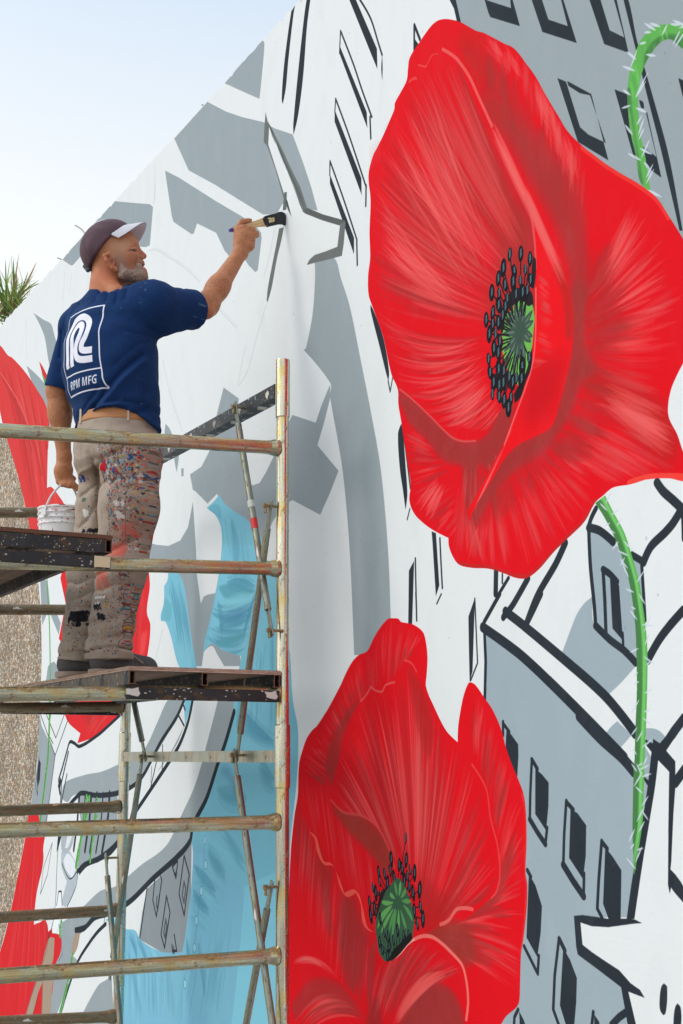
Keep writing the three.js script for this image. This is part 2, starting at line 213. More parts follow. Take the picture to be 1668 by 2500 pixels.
function paintInk() {
  const K = cInk, T = 0.009;
  // tall bars and slit windows, upper middle
  poly(K, [-4.856,5.831,-4.876,5.775,-4.918,5.603,-4.942,5.478,-4.971,5.418,-4.982,5.448,-4.964,5.585,-4.921,5.741,-4.888,5.83], 1, true);
  poly(K, [-4.707,5.779,-4.738,5.673,-4.773,5.454,-4.819,5.296,-4.861,5.227,-4.865,5.277,-4.81,5.55,-4.763,5.741,-4.743,5.798], 1, true);
  poly(K, [-4.363,5.596,-4.308,5.567,-4.141,5.272,-4.138,5.186,-4.176,5.254], 1, false); line(K, [-4.276,5.55,-4.188,5.421,-4.13,5.291,-4.101,5.225], T, 1, true); poly(K, [-4.101,5.229,-4.109,5.176,-4.102,5.121,-4.098,5.171], 1, true);
  for (const [f, l, m, n] of [
    [[-4.444,5.436,-4.222,5.046,-4.218,4.98,-4.444,5.399], [-4.436,5.496,-4.326,5.294,-4.258,5.154,-4.182,5.008], [-4.436,5.496,-4.444,5.403], [-4.197,5.016,-4.191,4.925]],
    [[-4.486,5.175,-4.266,4.793,-4.264,4.724,-4.486,5.123], [-4.478,5.219,-4.368,5.018,-4.227,4.739], [-4.478,5.219,-4.484,5.163], [-4.229,4.749,-4.232,4.668]],
    [[-4.526,4.913,-4.325,4.572,-4.326,4.505,-4.526,4.873], [-4.526,4.97,-4.411,4.764,-4.301,4.553], [-4.526,4.97,-4.527,4.91], [-4.304,4.551,-4.3,4.454]]]) { poly(K, f, 1, false); line(K, l, T, 1, true); line(K, m, T); line(K, n, 0.011); }
  poly(K, [-4.198,4.264,-4.182,4.243,-4.127,4.154,-4.093,4.078,-4.065,3.971,-4.07,3.936,-4.091,3.982,-4.128,4.074,-4.198,4.241], 1, true); line(K, [-4.072,3.938,-4.058,3.894,-4.039,3.943], 0.007);
  poly(K, [-3.983,3.759,-3.973,3.739,-3.954,3.591,-3.945,3.497,-3.958,3.447,-3.975,3.521,-3.994,3.599,-4.005,3.727], 1, true); line(K, [-3.976,3.746,-3.955,3.666,-3.924,3.516], 0.008); line(K, [-3.929,3.445,-3.947,3.411], 0.007);
  poly(K, [-3.79,3.346,-3.763,3.336,-3.746,3.159,-3.768,3.125,-3.785,3.309], 1, false); line(K, [-3.739,3.315,-3.734,3.232,-3.728,3.148], 0.009); line(K, [-3.735,3.129,-3.763,3.1], 0.007);
  poly(K, [-3.939,3.231,-3.904,3.261,-3.922,3.035,-3.947,3.038], 1, false); line(K, [-3.896,3.268,-3.894,3.169,-3.891,3.056], 0.009);
  poly(K, [-3.577,3.04,-3.538,3.097,-3.559,2.867,-3.576,2.834,-3.577,2.949], 1, false); line(K, [-3.539,3.094,-3.534,2.986,-3.53,2.891,-3.57,2.839], 0.007);
  poly(K, [-3.873,5.185,-3.837,5.138,-3.869,5.12], 1, false); line(K, [-3.869,5.12,-3.867,5.232,-3.828,5.153], 0.012);
  // grey house top right
  poly(K, [-3.635,5.214,-3.593,5.192,-3.558,5.074,-3.585,5.096,-3.603,5.158], 1, false);
  poly(K, [-3.418,5.095,-3.384,5.069,-3.27,4.985,-3.273,5.022,-3.262,5.016,-3.224,4.898,-3.386,5.013,-3.397,5.035], 1, false);
  poly(K, [-3.16,4.958,-3.107,4.93,-3.076,4.844,-2.983,4.775,-3.012,4.879,-3.001,4.873,-2.943,4.7,-3.108,4.819], 1, false);
  poly(K, [-2.879,4.809,-2.829,4.782,-2.793,4.665,-2.731,4.611,-2.77,4.751,-2.758,4.744,-2.716,4.557,-2.819,4.635], 1, false);
  poly(K, [-2.729,4.729,-2.709,4.718,-2.679,4.574,-2.623,4.374,-2.573,4.185,-2.535,3.962,-2.546,3.966,-2.604,4.222,-2.645,4.384,-2.696,4.594], 1, true);
  poly(K, [-3.041,4.633,-3,4.602,-2.941,4.429,-2.903,4.389,-2.828,4.332,-2.891,4.508,-2.936,4.535,-2.989,4.583,-2.995,4.602,-2.885,4.509,-2.82,4.276,-2.953,4.388], 1, false);
  poly(K, [-2.782,4.476,-2.73,4.438,-2.728,4.422,-2.697,4.279,-2.664,4.247,-2.621,4.204,-2.656,4.35,-2.651,4.349,-2.606,4.139,-2.712,4.239], 1, false); poly(K, [-2.681,4.398,-2.665,4.384,-2.662,4.364,-2.674,4.372], 1, true);
  poly(K, [-2.524,4.389,-2.483,4.357,-2.477,4.331,-2.506,4.368,-2.487,4.289,-2.505,4.309], 1, false);
  // roof and dormer right
  const B = 0.026;
  line(K, [-2.675,3.312,-2.653,3.285,-2.618,3.256,-2.587,3.229], B, 1, true); line(K, [-2.587,3.227,-2.621,3.195,-2.655,3.174,-2.709,3.146,-2.74,3.109], B, 1, true); line(K, [-2.584,3.23,-2.583,3.192,-2.584,3.148], 0.014);
  line(K, [-2.928,3.284,-2.951,3.259,-2.964,3.235], 0.017, 1, true); line(K, [-2.963,3.235,-2.916,3.219,-2.86,3.18], 0.024, 1, true); line(K, [-2.963,3.233,-2.961,3.125,-2.95,3.015,-2.947,2.958], 0.015, 1, true);
  line(K, [-2.785,3.134,-2.748,3.114], 0.02); line(K, [-2.748,3.114,-2.745,3.034,-2.743,2.955], 0.012); line(K, [-2.947,2.958,-2.89,2.916,-2.832,2.882,-2.787,2.847], 0.022, 1, true);
  poly(K, [-2.879,3.085,-2.851,3.072,-2.842,3.057,-2.835,2.909,-2.876,2.945], 1, false); line(K, [-2.907,3.11,-2.904,3.024,-2.904,2.934], 0.014); line(K, [-2.907,3.11,-2.881,3.095,-2.851,3.069], 0.02, 1, true); line(K, [-2.835,2.928,-2.834,2.887], 0.01);
  line(K, [-3.071,3.206,-3.118,3.152,-3.21,3.069,-3.273,2.983], 0.026, 1, true); line(K, [-3.255,3.125,-3.301,3.083,-3.34,3.05,-3.386,3.021], 0.024, 1, true); line(K, [-3.192,3.072,-3.229,3.03,-3.27,2.986], 0.02);
  line(K, [-3.375,3.038,-3.274,2.982,-3.102,2.88,-2.919,2.766,-2.8,2.663], 0.03, 1, true); line(K, [-3.498,3,-3.314,2.908,-3.168,2.818,-2.996,2.703,-2.848,2.6], 0.032, 1, true); line(K, [-3.032,2.714,-2.941,2.65,-2.857,2.601,-2.811,2.565], 0.032, 1, true);
  line(K, [-2.598,2.967,-2.647,2.935,-2.691,2.901,-2.739,2.851], 0.026, 1, true); line(K, [-2.615,2.696,-2.656,2.658,-2.699,2.626], 0.024);
  line(K, [-3.49,3.015,-3.402,3.094], 0.017); line(K, [-3.49,3.016,-3.485,2.894,-3.494,2.776], 0.015); line(K, [-3.93,3.155,-3.932,3.046], 0.02); line(K, [-3.896,3.151,-3.891,3.057], 0.007);
  line(K, [-3.419,3.168,-3.424,3.097], 0.024); line(K, [-3.386,3.154,-3.387,3.126], 0.008); line(K, [-3.354,3.138,-3.405,3.096], 0.014);
  // downpipe, ledge and windows lower right
  poly(K, [-2.738,2.619,-2.714,2.596,-2.729,2.532,-2.753,2.453,-2.79,2.333,-2.83,2.19,-2.861,2.186,-2.834,2.287,-2.79,2.422,-2.758,2.531], 1, true);
  poly(K, [-2.761,2.647,-2.732,2.636,-2.731,2.648,-2.697,2.632,-2.679,2.614,-2.651,2.591,-2.654,2.533,-2.667,2.456,-2.681,2.346,-2.686,2.324,-2.683,2.289,-2.692,2.265,-2.697,2.285,-2.688,2.41,-2.675,2.565,-2.714,2.593,-2.738,2.614,-2.76,2.633], 1, false);
  poly(K, [-2.687,2.325,-2.665,2.31,-2.64,2.283,-2.632,2.237,-2.645,2.248,-2.69,2.287], 1, true); line(K, [-2.698,2.621,-2.651,2.666,-2.611,2.698], 0.026); line(K, [-2.655,2.538,-2.617,2.572], 0.026); poly(K, [-2.772,2.553,-2.753,2.541,-2.757,2.528,-2.77,2.541], 1, true);
  poly(K, [-3.082,2.173,-3.044,2.179,-2.994,2.18,-2.934,2.18,-2.86,2.188,-2.829,2.189,-2.802,2.183,-2.835,2.178,-2.935,2.159,-3.006,2.154,-3.054,2.159,-3.048,2.101,-3.01,2.087,-2.946,2.068,-2.899,2.055,-2.854,2.028,-2.819,2.017,-2.802,2,-2.865,2.006,-2.837,1.922,-2.87,1.917,-2.893,2.013,-2.974,2.041,-3.07,2.073,-3.076,2.093], 1, false);
  line(K, [-2.879,1.952,-2.905,1.937,-2.936,1.913], 0.02);
  for (const f of [[-2.746,2.003,-2.738,2.035,-2.727,2.046,-2.716,2.04,-2.718,2.007,-2.726,1.975,-2.734,1.969,-2.745,1.978], [-2.696,1.973,-2.689,1.996,-2.68,2.005,-2.67,1.996,-2.671,1.959,-2.684,1.935,-2.7,1.939]]) poly(K, f);
  for (const [f, l] of [
    [[-3.382,2.684,-3.358,2.668,-3.324,2.639,-3.324,2.605,-3.332,2.544,-3.371,2.594,-3.388,2.632], [-3.399,2.706,-3.4,2.667]], 
    [[-3.242,2.568,-3.211,2.553,-3.18,2.53,-3.184,2.466,-3.198,2.396,-3.248,2.44], [-3.258,2.595,-3.27,2.493,-3.275,2.424,-3.203,2.358,-3.193,2.404]],
    [[-3.083,2.46,-3.054,2.45,-3.016,2.418,-3.022,2.338,-3.037,2.274,-3.096,2.327], [-3.101,2.481,-3.115,2.39,-3.123,2.306,-3.037,2.229,-3.032,2.289]],
    [[-2.938,2.364,-2.909,2.342,-2.875,2.309,-2.885,2.184,-2.934,2.179,-2.955,2.217], [-2.952,2.38,-2.97,2.277,-2.98,2.202,-2.961,2.18]],
    [[-3.286,2.271,-3.256,2.241,-3.227,2.186,-3.236,2.113,-3.255,2.044,-3.305,2.092], [-3.318,2.066,-3.255,1.999,-3.248,2.048]],
    [[-3.134,2.083,-3.105,2.055,-3.077,2.011,-3.083,1.949,-3.096,1.88,-3.128,1.874,-3.156,1.928], [-3.152,2.105,-3.176,2.005,-3.187,1.913,-3.163,1.875]],
    [[-3.349,1.883,-3.328,1.863,-3.316,1.843,-3.348,1.838], [-3.354,1.887,-3.373,1.863,-3.377,1.833]], [[-3.007,1.927,-2.989,1.914,-2.982,1.898,-3.009,1.894], [-3.011,1.933,-3.02,1.895]]]) { poly(K, f, 1, false); line(K, l, 0.012); }
  line(K, [-3.258,2.595,-3.232,2.568], 0.014); line(K, [-3.099,2.477,-3.071,2.458], 0.014); line(K, [-2.951,2.377,-2.93,2.361], 0.014); line(K, [-3.293,2.28,-3.277,2.263], 0.014); line(K, [-3.151,2.105,-3.127,2.077], 0.016); line(K, [-3.397,2.7,-3.368,2.676], 0.012); line(K, [-3.275,2.424,-3.237,2.387,-3.203,2.358], 0.018); line(K, [-3.123,2.306,-3.08,2.265,-3.037,2.229], 0.022);
  // the line being painted: thin, still wet charcoal
  const Wt = [108, 112, 110], W2 = [92, 95, 94];
  poly(Wt, [-5.149,5.459,-5.123,5.398,-5.077,5.346,-4.988,5.228,-4.868,5.061,-4.794,4.963,-4.728,4.844,-4.766,4.842,-4.801,4.89,-4.854,4.994,-4.935,5.108,-5.009,5.221,-5.11,5.372,-5.117,5.29,-5.029,5.134,-4.94,4.973,-4.877,4.861,-4.912,4.905,-4.958,4.98,-5.038,5.137,-5.129,5.287,-5.166,5.323,-5.16,5.398], 1, false);
  poly(W2, [-4.772,4.846,-4.728,4.845,-4.584,4.763,-4.397,4.669,-4.394,4.645,-4.453,4.67,-4.584,4.737,-4.745,4.826], 1, false);
  poly(Wt, [-4.439,4.669,-4.394,4.663,-4.408,4.58,-4.424,4.533,-4.525,4.553,-4.658,4.582,-4.729,4.596,-4.707,4.611,-4.659,4.616,-4.554,4.597,-4.462,4.583], 1, false);
  poly(Wt, [-4.998,4.851,-4.949,4.84,-4.975,4.788,-5.016,4.721,-5.069,4.602,-5.107,4.552,-5.117,4.56,-5.108,4.611,-5.06,4.717,-5.018,4.803], 1, true);
  poly([98, 104, 104], [-4.948,4.999,-4.923,4.99,-4.926,4.911,-4.963,4.921], 1, false); poly([70, 74, 74], [-4.932,4.968,-4.915,4.944,-4.874,4.857,-4.898,4.892,-4.93,4.943], 1, false);
  for (let i = 0; i < 60; i++) { const t = rnd(), p = along([-5.132,5.418,-4.97,5.181,-4.786,4.922], t); stroke([70, 74, 74], 0.12, p, [p[0] + 0.03, p[1] - 0.05], [p[0] + 0.05, p[1] - 0.1], 0.01); }
  // pencil construction lines
  const pc = [150, 156, 160];
  for (const f of [[-6.64,5.311,-6.517,5.274,-6.338,5.175,-6.083,5.026,-5.896,4.894], [-5.12,4.547,-5.218,4.424,-5.319,4.289,-5.414,4.249], [-6.387,4.625,-6.262,4.406,-6.088,4.185], [-5.644,4.678,-5.434,4.526], [-8.237,5.709,-8.256,5.515], [-8.082,5.659,-8.108,5.522], [-9.172,5.664,-9.097,5.341], [-5.344,4.413,-5.414,4.258], [-5.051,4.865,-5.085,4.776,-5.151,4.679], [-6.578,5.795,-6.574,5.558], [-5.982,3.651,-6.104,3.553], [-5.936,3.72,-6.043,3.602], [-6.575,5.67,-6.582,5.56], [-6.294,3.225,-6.393,3.068]]) { line(pc, f, 0.0035, 0.45, true); line(pc, f.map((v, i) => v + (i % 2 ? 0.004 : 0.014)), 0.0025, 0.25, true); }
  // lower left street and sleeves
  line(K, [-5.989,2.866,-6.084,2.786,-6.285,2.674,-6.493,2.527,-6.603,2.477,-6.717,2.446], 0.024, 1, true); line(K, [-5.879,2.871,-5.934,2.764,-6.039,2.658,-6.173,2.576,-6.484,2.403,-6.703,2.281,-6.874,2.17,-7.183,2.067,-7.416,2.021,-7.535,1.976], 0.026, 1, true);
  line(K, [-5.406,2.794,-5.497,2.662,-5.579,2.569,-5.695,2.423,-5.85,2.297,-5.881,2.227,-6.046,2.143,-6.347,2.026,-6.699,1.88,-6.967,1.829,-7.218,1.76,-7.379,1.688,-7.534,1.661], 0.03, 1, true);
  line(K, [-6.718,2.451,-6.897,2.418,-7.118,2.402,-7.284,2.398,-7.512,2.404,-7.617,2.374,-7.742,2.327], 0.028, 1, true);
  line(K, [-6.06,2.799,-5.982,2.747], 0.012); line(K, [-6,2.848,-5.974,2.82], 0.012); line(K, [-6.257,2.659,-6.254,2.538], 0.01); line(K, [-6.332,2.585,-6.405,2.461], 0.01); line(K, [-6.398,2.556,-6.406,2.48], 0.006); line(K, [-6.651,2.36,-6.69,2.301], 0.012);
  line(K, [-6.424,1.972,-6.469,1.843,-6.503,1.739], 0.012);
  for (const f of [[-5.949,2.158,-5.883,2.08,-5.934,1.896,-6.002,1.984,-5.949,2.158], [-6.242,2.045,-6.226,2.028,-6.287,1.857,-6.34,1.928,-6.32,2.021], [-6.16,1.962,-6.11,1.892,-6.17,1.727,-6.22,1.783,-6.16,1.962], [-6.05,1.798,-6.016,1.732,-6.07,1.726,-6.076,1.751], [-6.053,2.059,-6.093,2.1,-6.03,2.131,-6.031,2.104,-6.053,2.059]]) { line(K, f, 0.011); line(K, f.map((v, i) => v * 0.35 + 0.65 * (i % 2 ? (f[1] + f[5]) / 2 : (f[0] + f[4]) / 2) + (i % 2 ? -0.03 : 0)), 0.014, 0.6); }
  line(K, [-8.395,2.866,-8.047,2.613,-8.098,2.452,-8.183,2.221], 0.008); line(K, [-8.272,2.867,-8.046,2.716,-7.88,2.86], 0.008); line(K, [-8.047,2.613,-7.807,2.825], 0.009); line(K, [-8.194,2.734,-8.099,2.683], 0.008);
  line(K, [-6.883,2.824,-7.071,2.77,-7.255,2.721,-7.574,2.663,-7.682,2.683,-7.763,2.688,-7.811,2.64,-7.883,2.552,-7.957,2.471,-7.919,2.391], 0.02, 1, true); line(K, [-7.783,2.632,-7.899,2.455,-7.899,2.343], 0.018); line(K, [-7.795,2.505,-7.885,2.344], 0.014); poly(K, [-7.925,2.487,-7.901,2.471,-7.933,2.391,-7.967,2.438], 1, true);
  poly(K, [-8.393,2.592,-8.346,2.567,-8.353,2.465,-8.398,2.414,-8.416,2.473], 1, false); line(K, [-8.388,2.6,-8.441,2.43,-8.392,2.372,-8.386,2.414], 0.008);
  for (const x of [570, 615, 660, 700, 745, 790]) line(K, [0, 1, 2].flatMap((k) => { const p = [-7.569,2.391,-7.591,2.244,-7.638,2.089], q = [-6.881,2.422,-6.893,2.308,-6.985,2.105], t = (x - 560) / 290; return [p[2 * k] + (q[2 * k] - p[2 * k]) * t, p[2 * k + 1] + (q[2 * k + 1] - p[2 * k + 1]) * t]; }), x % 2 ? 0.02 : 0.03);
  line(K, [-6.879,2.16,-6.986,2.112,-7.188,2.064,-7.377,2.026,-7.496,1.976], 0.03, 1, true); line(K, [-6.767,1.864,-6.979,1.803,-7.204,1.759,-7.342,1.702,-7.536,1.663], 0.026, 1, true); line(K, [-7.019,1.748,-7.15,1.694,-7.285,1.622,-7.468,1.506,-7.604,1.37,-7.764,1.176], 0.022, 1, true);
  line(K, [-7.875,2.154,-7.919,2.065,-7.927,1.914,-7.927,1.805,-7.964,1.661,-8.049,1.558], 0.008, 1, true); line(K, [-8.037,2.106,-8.112,1.917,-8.243,1.794,-8.205,1.95,-8.037,2.106], 0.006); line(K, [-7.907,1.76,-7.876,1.84,-7.822,1.845,-7.799,1.77], 0.009, 1, true); line(K, [-7.828,2,-7.671,1.926,-7.523,1.99,-7.551,1.897,-7.705,1.771], 0.007, 1, true); poly(K, [-7.929,2.147,-7.86,2.151,-7.908,2.089,-7.945,2.055], 1, true);
  line(K, [-7.044,1.782,-7.052,1.739], 0.008); line([110, 116, 122], [-7.791,1.602,-7.766,1.506,-7.827,1.461], 0.007);
}

function stems() {
  const hairs = (S, E, n, len) => { for (let i = 0; i < n; i++) { const t = (i + 0.1 + rnd() * 0.8) / n, p = along(S, t), q = along(E, t), s = rnd() < 0.5 ? 1 : 0, k = rnd() < 0.25 ? rnd() * 0.8 : rnd() * 0.15, b = s ? [q[0] + (p[0] - q[0]) * k, q[1] + (p[1] - q[1]) * k] : [p[0] + (q[0] - p[0]) * k, p[1] + (q[1] - p[1]) * k], dx = (s ? 1 : -1) * (0.5 + rnd() * 0.5), dy = (rnd() < 0.35 ? -0.8 : 0.9) * (0.2 + rnd() * 0.9), l = len * (0.8 + rnd() * 0.5), x0 = b[0] - dx * 0.25 * l; stroke(hair, 0.85, [x0, b[1] - dy * l * 0.25], [x0 + dx * l * 0.5, b[1] + dy * l * 0.25], [b[0] + dx * l * 0.75, b[1] + dy * l * 0.75], len * 0.15); } };
  const upL = [-2.328,4.41,-2.442,4.508,-2.496,4.533,-2.549,4.56,-2.598,4.579,-2.645,4.578,-2.68,4.555,-2.709,4.513,-2.727,4.453,-2.729,4.392,-2.721,4.314,-2.703,4.239,-2.691,4.161], upR = [-2.335,4.322,-2.447,4.423,-2.501,4.464,-2.544,4.512,-2.581,4.524,-2.619,4.513,-2.65,4.491,-2.671,4.458,-2.684,4.415,-2.686,4.354,-2.681,4.291,-2.666,4.224,-2.65,4.112];
  const rev = (f) => { const r = []; for (let i = f.length - 2; i >= 0; i -= 2) r.push(f[i], f[i + 1]); return r; };
  const up = upL.concat(rev(upR)); poly(leafG, up);
  clipTo(up, () => { soft(leafD, [-2.333,4.344,-2.445,4.462,-2.499,4.495,-2.552,4.528,-2.6,4.54,-2.643,4.525,-2.655,4.481,-2.67,4.433,-2.641,4.431,-2.586,4.509,-2.477,4.437,-2.336,4.3], 0.8, 0.008); soft(leafD, [-2.734,4.456,-2.715,4.447,-2.713,4.366,-2.698,4.261,-2.679,4.145,-2.7,4.153,-2.727,4.285], 0.7, 0.006); fan(upL, upL.map((v, i) => v + (i % 2 ? -0.1 : 0.02)), 40, [[120, 200, 100], [80, 150, 76]], { w: 0.012, a: 0.3 }); });
  hairs(upL, upR, 38, 0.05);
  const dnL = [-2.93,3.299,-2.893,3.253,-2.85,3.186,-2.823,3.128,-2.801,3.066,-2.788,2.999,-2.782,2.934,-2.782,2.869,-2.786,2.774,-2.797,2.679,-2.805,2.6,-2.809,2.553].concat([-2.808,2.594,-2.817,2.504,-2.824,2.42,-2.826,2.354,-2.826,2.303]), dnR = [-2.887,3.314,-2.856,3.264,-2.813,3.2,-2.787,3.137,-2.762,3.065,-2.749,2.995,-2.741,2.93,-2.739,2.867,-2.746,2.772,-2.756,2.678,-2.766,2.6,-2.772,2.553].concat([-2.765,2.594,-2.776,2.505,-2.782,2.445,-2.8,2.378,-2.823,2.303]);
  const dn = dnL.concat(rev(dnR)); poly(leafG, dn);
  clipTo(dn, () => { const mid = dnL.map((v, i) => v * 0.52 + dnR[i] * 0.48); soft(leafD, dnL.map((v, i) => v - (i % 2 ? 0 : 0.02)).concat(rev(mid)), 0.75, 0.004); line([128, 205, 120], dnR.map((v, i) => v - (i % 2 ? 0 : 0.012)), 0.01, 0.6, true); });
  hairs(dnL, dnR, 50, 0.037);
  for (const [f, w] of [[[-8.366,3.707,-8.274,3.413,-8.224,3.167,-8.173,2.846], 0.02], [[-8.199,2.946,-8.192,2.616,-8.231,2.475,-8.276,2.311,-8.309,2.216], 0.035], [[-7.414,2.385,-7.459,2.25,-7.513,2.099,-7.556,2.001], 0.035], [[-7.233,2.291,-7.278,2.175,-7.316,2.048], 0.03], [[-7.801,1.677,-7.819,1.607], 0.035], [[-7.572,1.53,-7.6,1.445,-7.676,1.316,-7.766,1.191], 0.03], [[-7.366,2.381,-7.426,2.251,-7.533,2.079,-7.563,2.002], 0.035], [[-7.232,2.377,-7.257,2.272,-7.308,2.071], 0.028]]) { line(leafG, f, w, 1, true); line(leafD, f.map((v, i) => v - (i % 2 ? 0 : w * 0.25)), w * 0.35, 0.8, true); hairs(f, f.map((v, i) => v + (i % 2 ? 0 : w * 0.5)), 9, 0.026); }
}

function leftPoppies() {
  const r1 = [-10.407,5.864,-9.885,5.669,-9.631,5.524,-9.501,5.47,-9.11,5.259,-8.784,5.052,-8.576,4.907,-8.468,4.776,-8.459,4.577].concat([-8.468,4.579,-8.45,4.316,-8.351,4.305,-8.177,4.218,-8.042,4.133,-7.969,4.036,-8.019,3.946,-8.78,4.056,-9.018,4.348,-9.388,4.723,-9.647,4.966,-9.924,5.238], [-10.291,5.261]);
  poly([214, 60, 60], r1);
  clipTo(r1, () => { fan([-8.796,4.164,-8.421,4.106,-8.157,4.065], [-10,5.657,-9.388,5.374,-8.523,4.855], 50, [[232, 92, 86], [190, 44, 48], [176, 46, 48]], { w: 0.03, a: 0.3, bend: -0.06 }); line([180, 52, 54], [-9.845,5.447,-9.463,5.173,-9.108,4.919,-8.868,4.648], 0.03, 0.7, true); line([236, 110, 104], [-9.845,5.447,-9.233,5.061,-8.831,4.721], 0.012, 0.7, true); line([180, 52, 54], [-9.334,5.042,-8.827,4.693,-8.602,4.435], 0.03, 0.6, true); });
  poly([206, 52, 54], [-8.764,5.246,-8.686,5.198,-8.531,5.077,-8.464,5.014,-8.451,4.917,-8.623,5.08], 1, true); poly(leafG, [-8.694,5.152,-8.497,4.995,-8.432,4.913,-8.456,4.892,-8.593,5.032], 1, true);
  const r2 = [-7.994,3.748,-6.556,3.57,-6.492,3.472,-6.525,3.334,-6.467,3.25,-6.527,3.056,-6.64,2.953,-6.814,2.879,-6.935,2.842].concat([-6.902,2.822,-7.249,2.72,-7.455,2.696,-7.616,2.681,-7.567,2.736,-7.701,2.771,-7.799,2.801,-7.904,2.867], [-8.02,2.991,-7.975,3.27,-8.061,3.312,-7.945,3.516,-8.076,3.686]);
  poly([217, 42, 48], r2);
  clipTo(r2, () => { fan([-6.678,3.055,-7.267,2.895,-7.843,2.846], [-6.54,3.538,-7.204,3.629,-7.988,3.699], 40, [[232, 80, 76], [186, 40, 44]], { w: 0.03, a: 0.3 }); soft([188, 46, 50], [-7.547,2.878,-7.196,2.857,-7.358,2.775,-7.503,2.811], 0.6, 0.02); soft([232, 86, 80], [-6.603,3.221,-6.511,3.233,-6.552,3.127,-6.618,3.111], 0.5, 0.02); fan([-7.527,2.702,-7.318,2.721], [-7.267,2.891,-6.97,2.881], 16, [[232, 80, 76], [180, 44, 46]], { w: 0.02, a: 0.35 }); });
  const r3 = [-8.572,2.248,-8.462,2.255,-8.353,2.251,-8.318,2.215,-8.195,2.13,-8.221,2.063,-8.207,2.007,-8.232,1.932,-8.282,1.863,-8.326,1.787,-8.35,1.703,-8.357,1.605,-8.301,1.618,-8.22,1.635,-8.135,1.659,-8.074,1.634,-8.052,1.597,-7.981,1.624,-7.97,1.598,-7.846,1.604,-7.795,1.586,-7.784,1.542,-7.805,1.501,-7.879,1.439,-7.911,1.366,-7.928,1.287,-7.962,1.229,-8.117,1.113,-8.408,1.063,-9.047,0.953,-9.471,0.872,-9.378,1.178,-9.119,1.36,-8.945,1.57,-8.784,1.825,-8.63,2.1];
  poly([212, 40, 46], r3);
  clipTo(r3, () => { fan([-9.049,0.965,-8.718,1.018,-8.232,1.102,-7.917,1.304], [-8.582,2.205,-8.487,2.208,-8.291,2.134,-8.22,2.055], 60, [[232, 84, 80], [178, 40, 44], [226, 60, 60]], { w: 0.02, a: 0.3, min: 0.2 }); line([150, 40, 44], [-8.072,1.618,-8.047,1.542,-8.149,1.342,-8.291,1.093], 0.02, 0.6, true); });
  poly([166, 146, 128], [-8.03,1.564,-7.925,1.576,-7.924,1.526,-7.941,1.446,-8.063,1.346,-8.194,1.249,-8.334,1.079,-8.469,1.057,-8.351,1.195,-8.158,1.404,-8.085,1.507], 1, true); poly([166, 146, 128], [-8.124,1.326,-7.912,1.373,-7.941,1.278,-7.945,1.14,-8.122,1.112], 1, false);
  line([120, 112, 106], [-8.048,1.55,-8.094,1.466,-8.157,1.396,-8.351,1.195,-8.469,1.057], 0.012, 0.7, true); line([132, 120, 108], [-8.124,1.326,-8.122,1.112], 0.02, 0.7);
  poly([166, 146, 128], [-7.522,1.65,-7.448,1.662,-7.488,1.576,-7.571,1.519,-7.597,1.527,-7.58,1.595], 1, true);
}

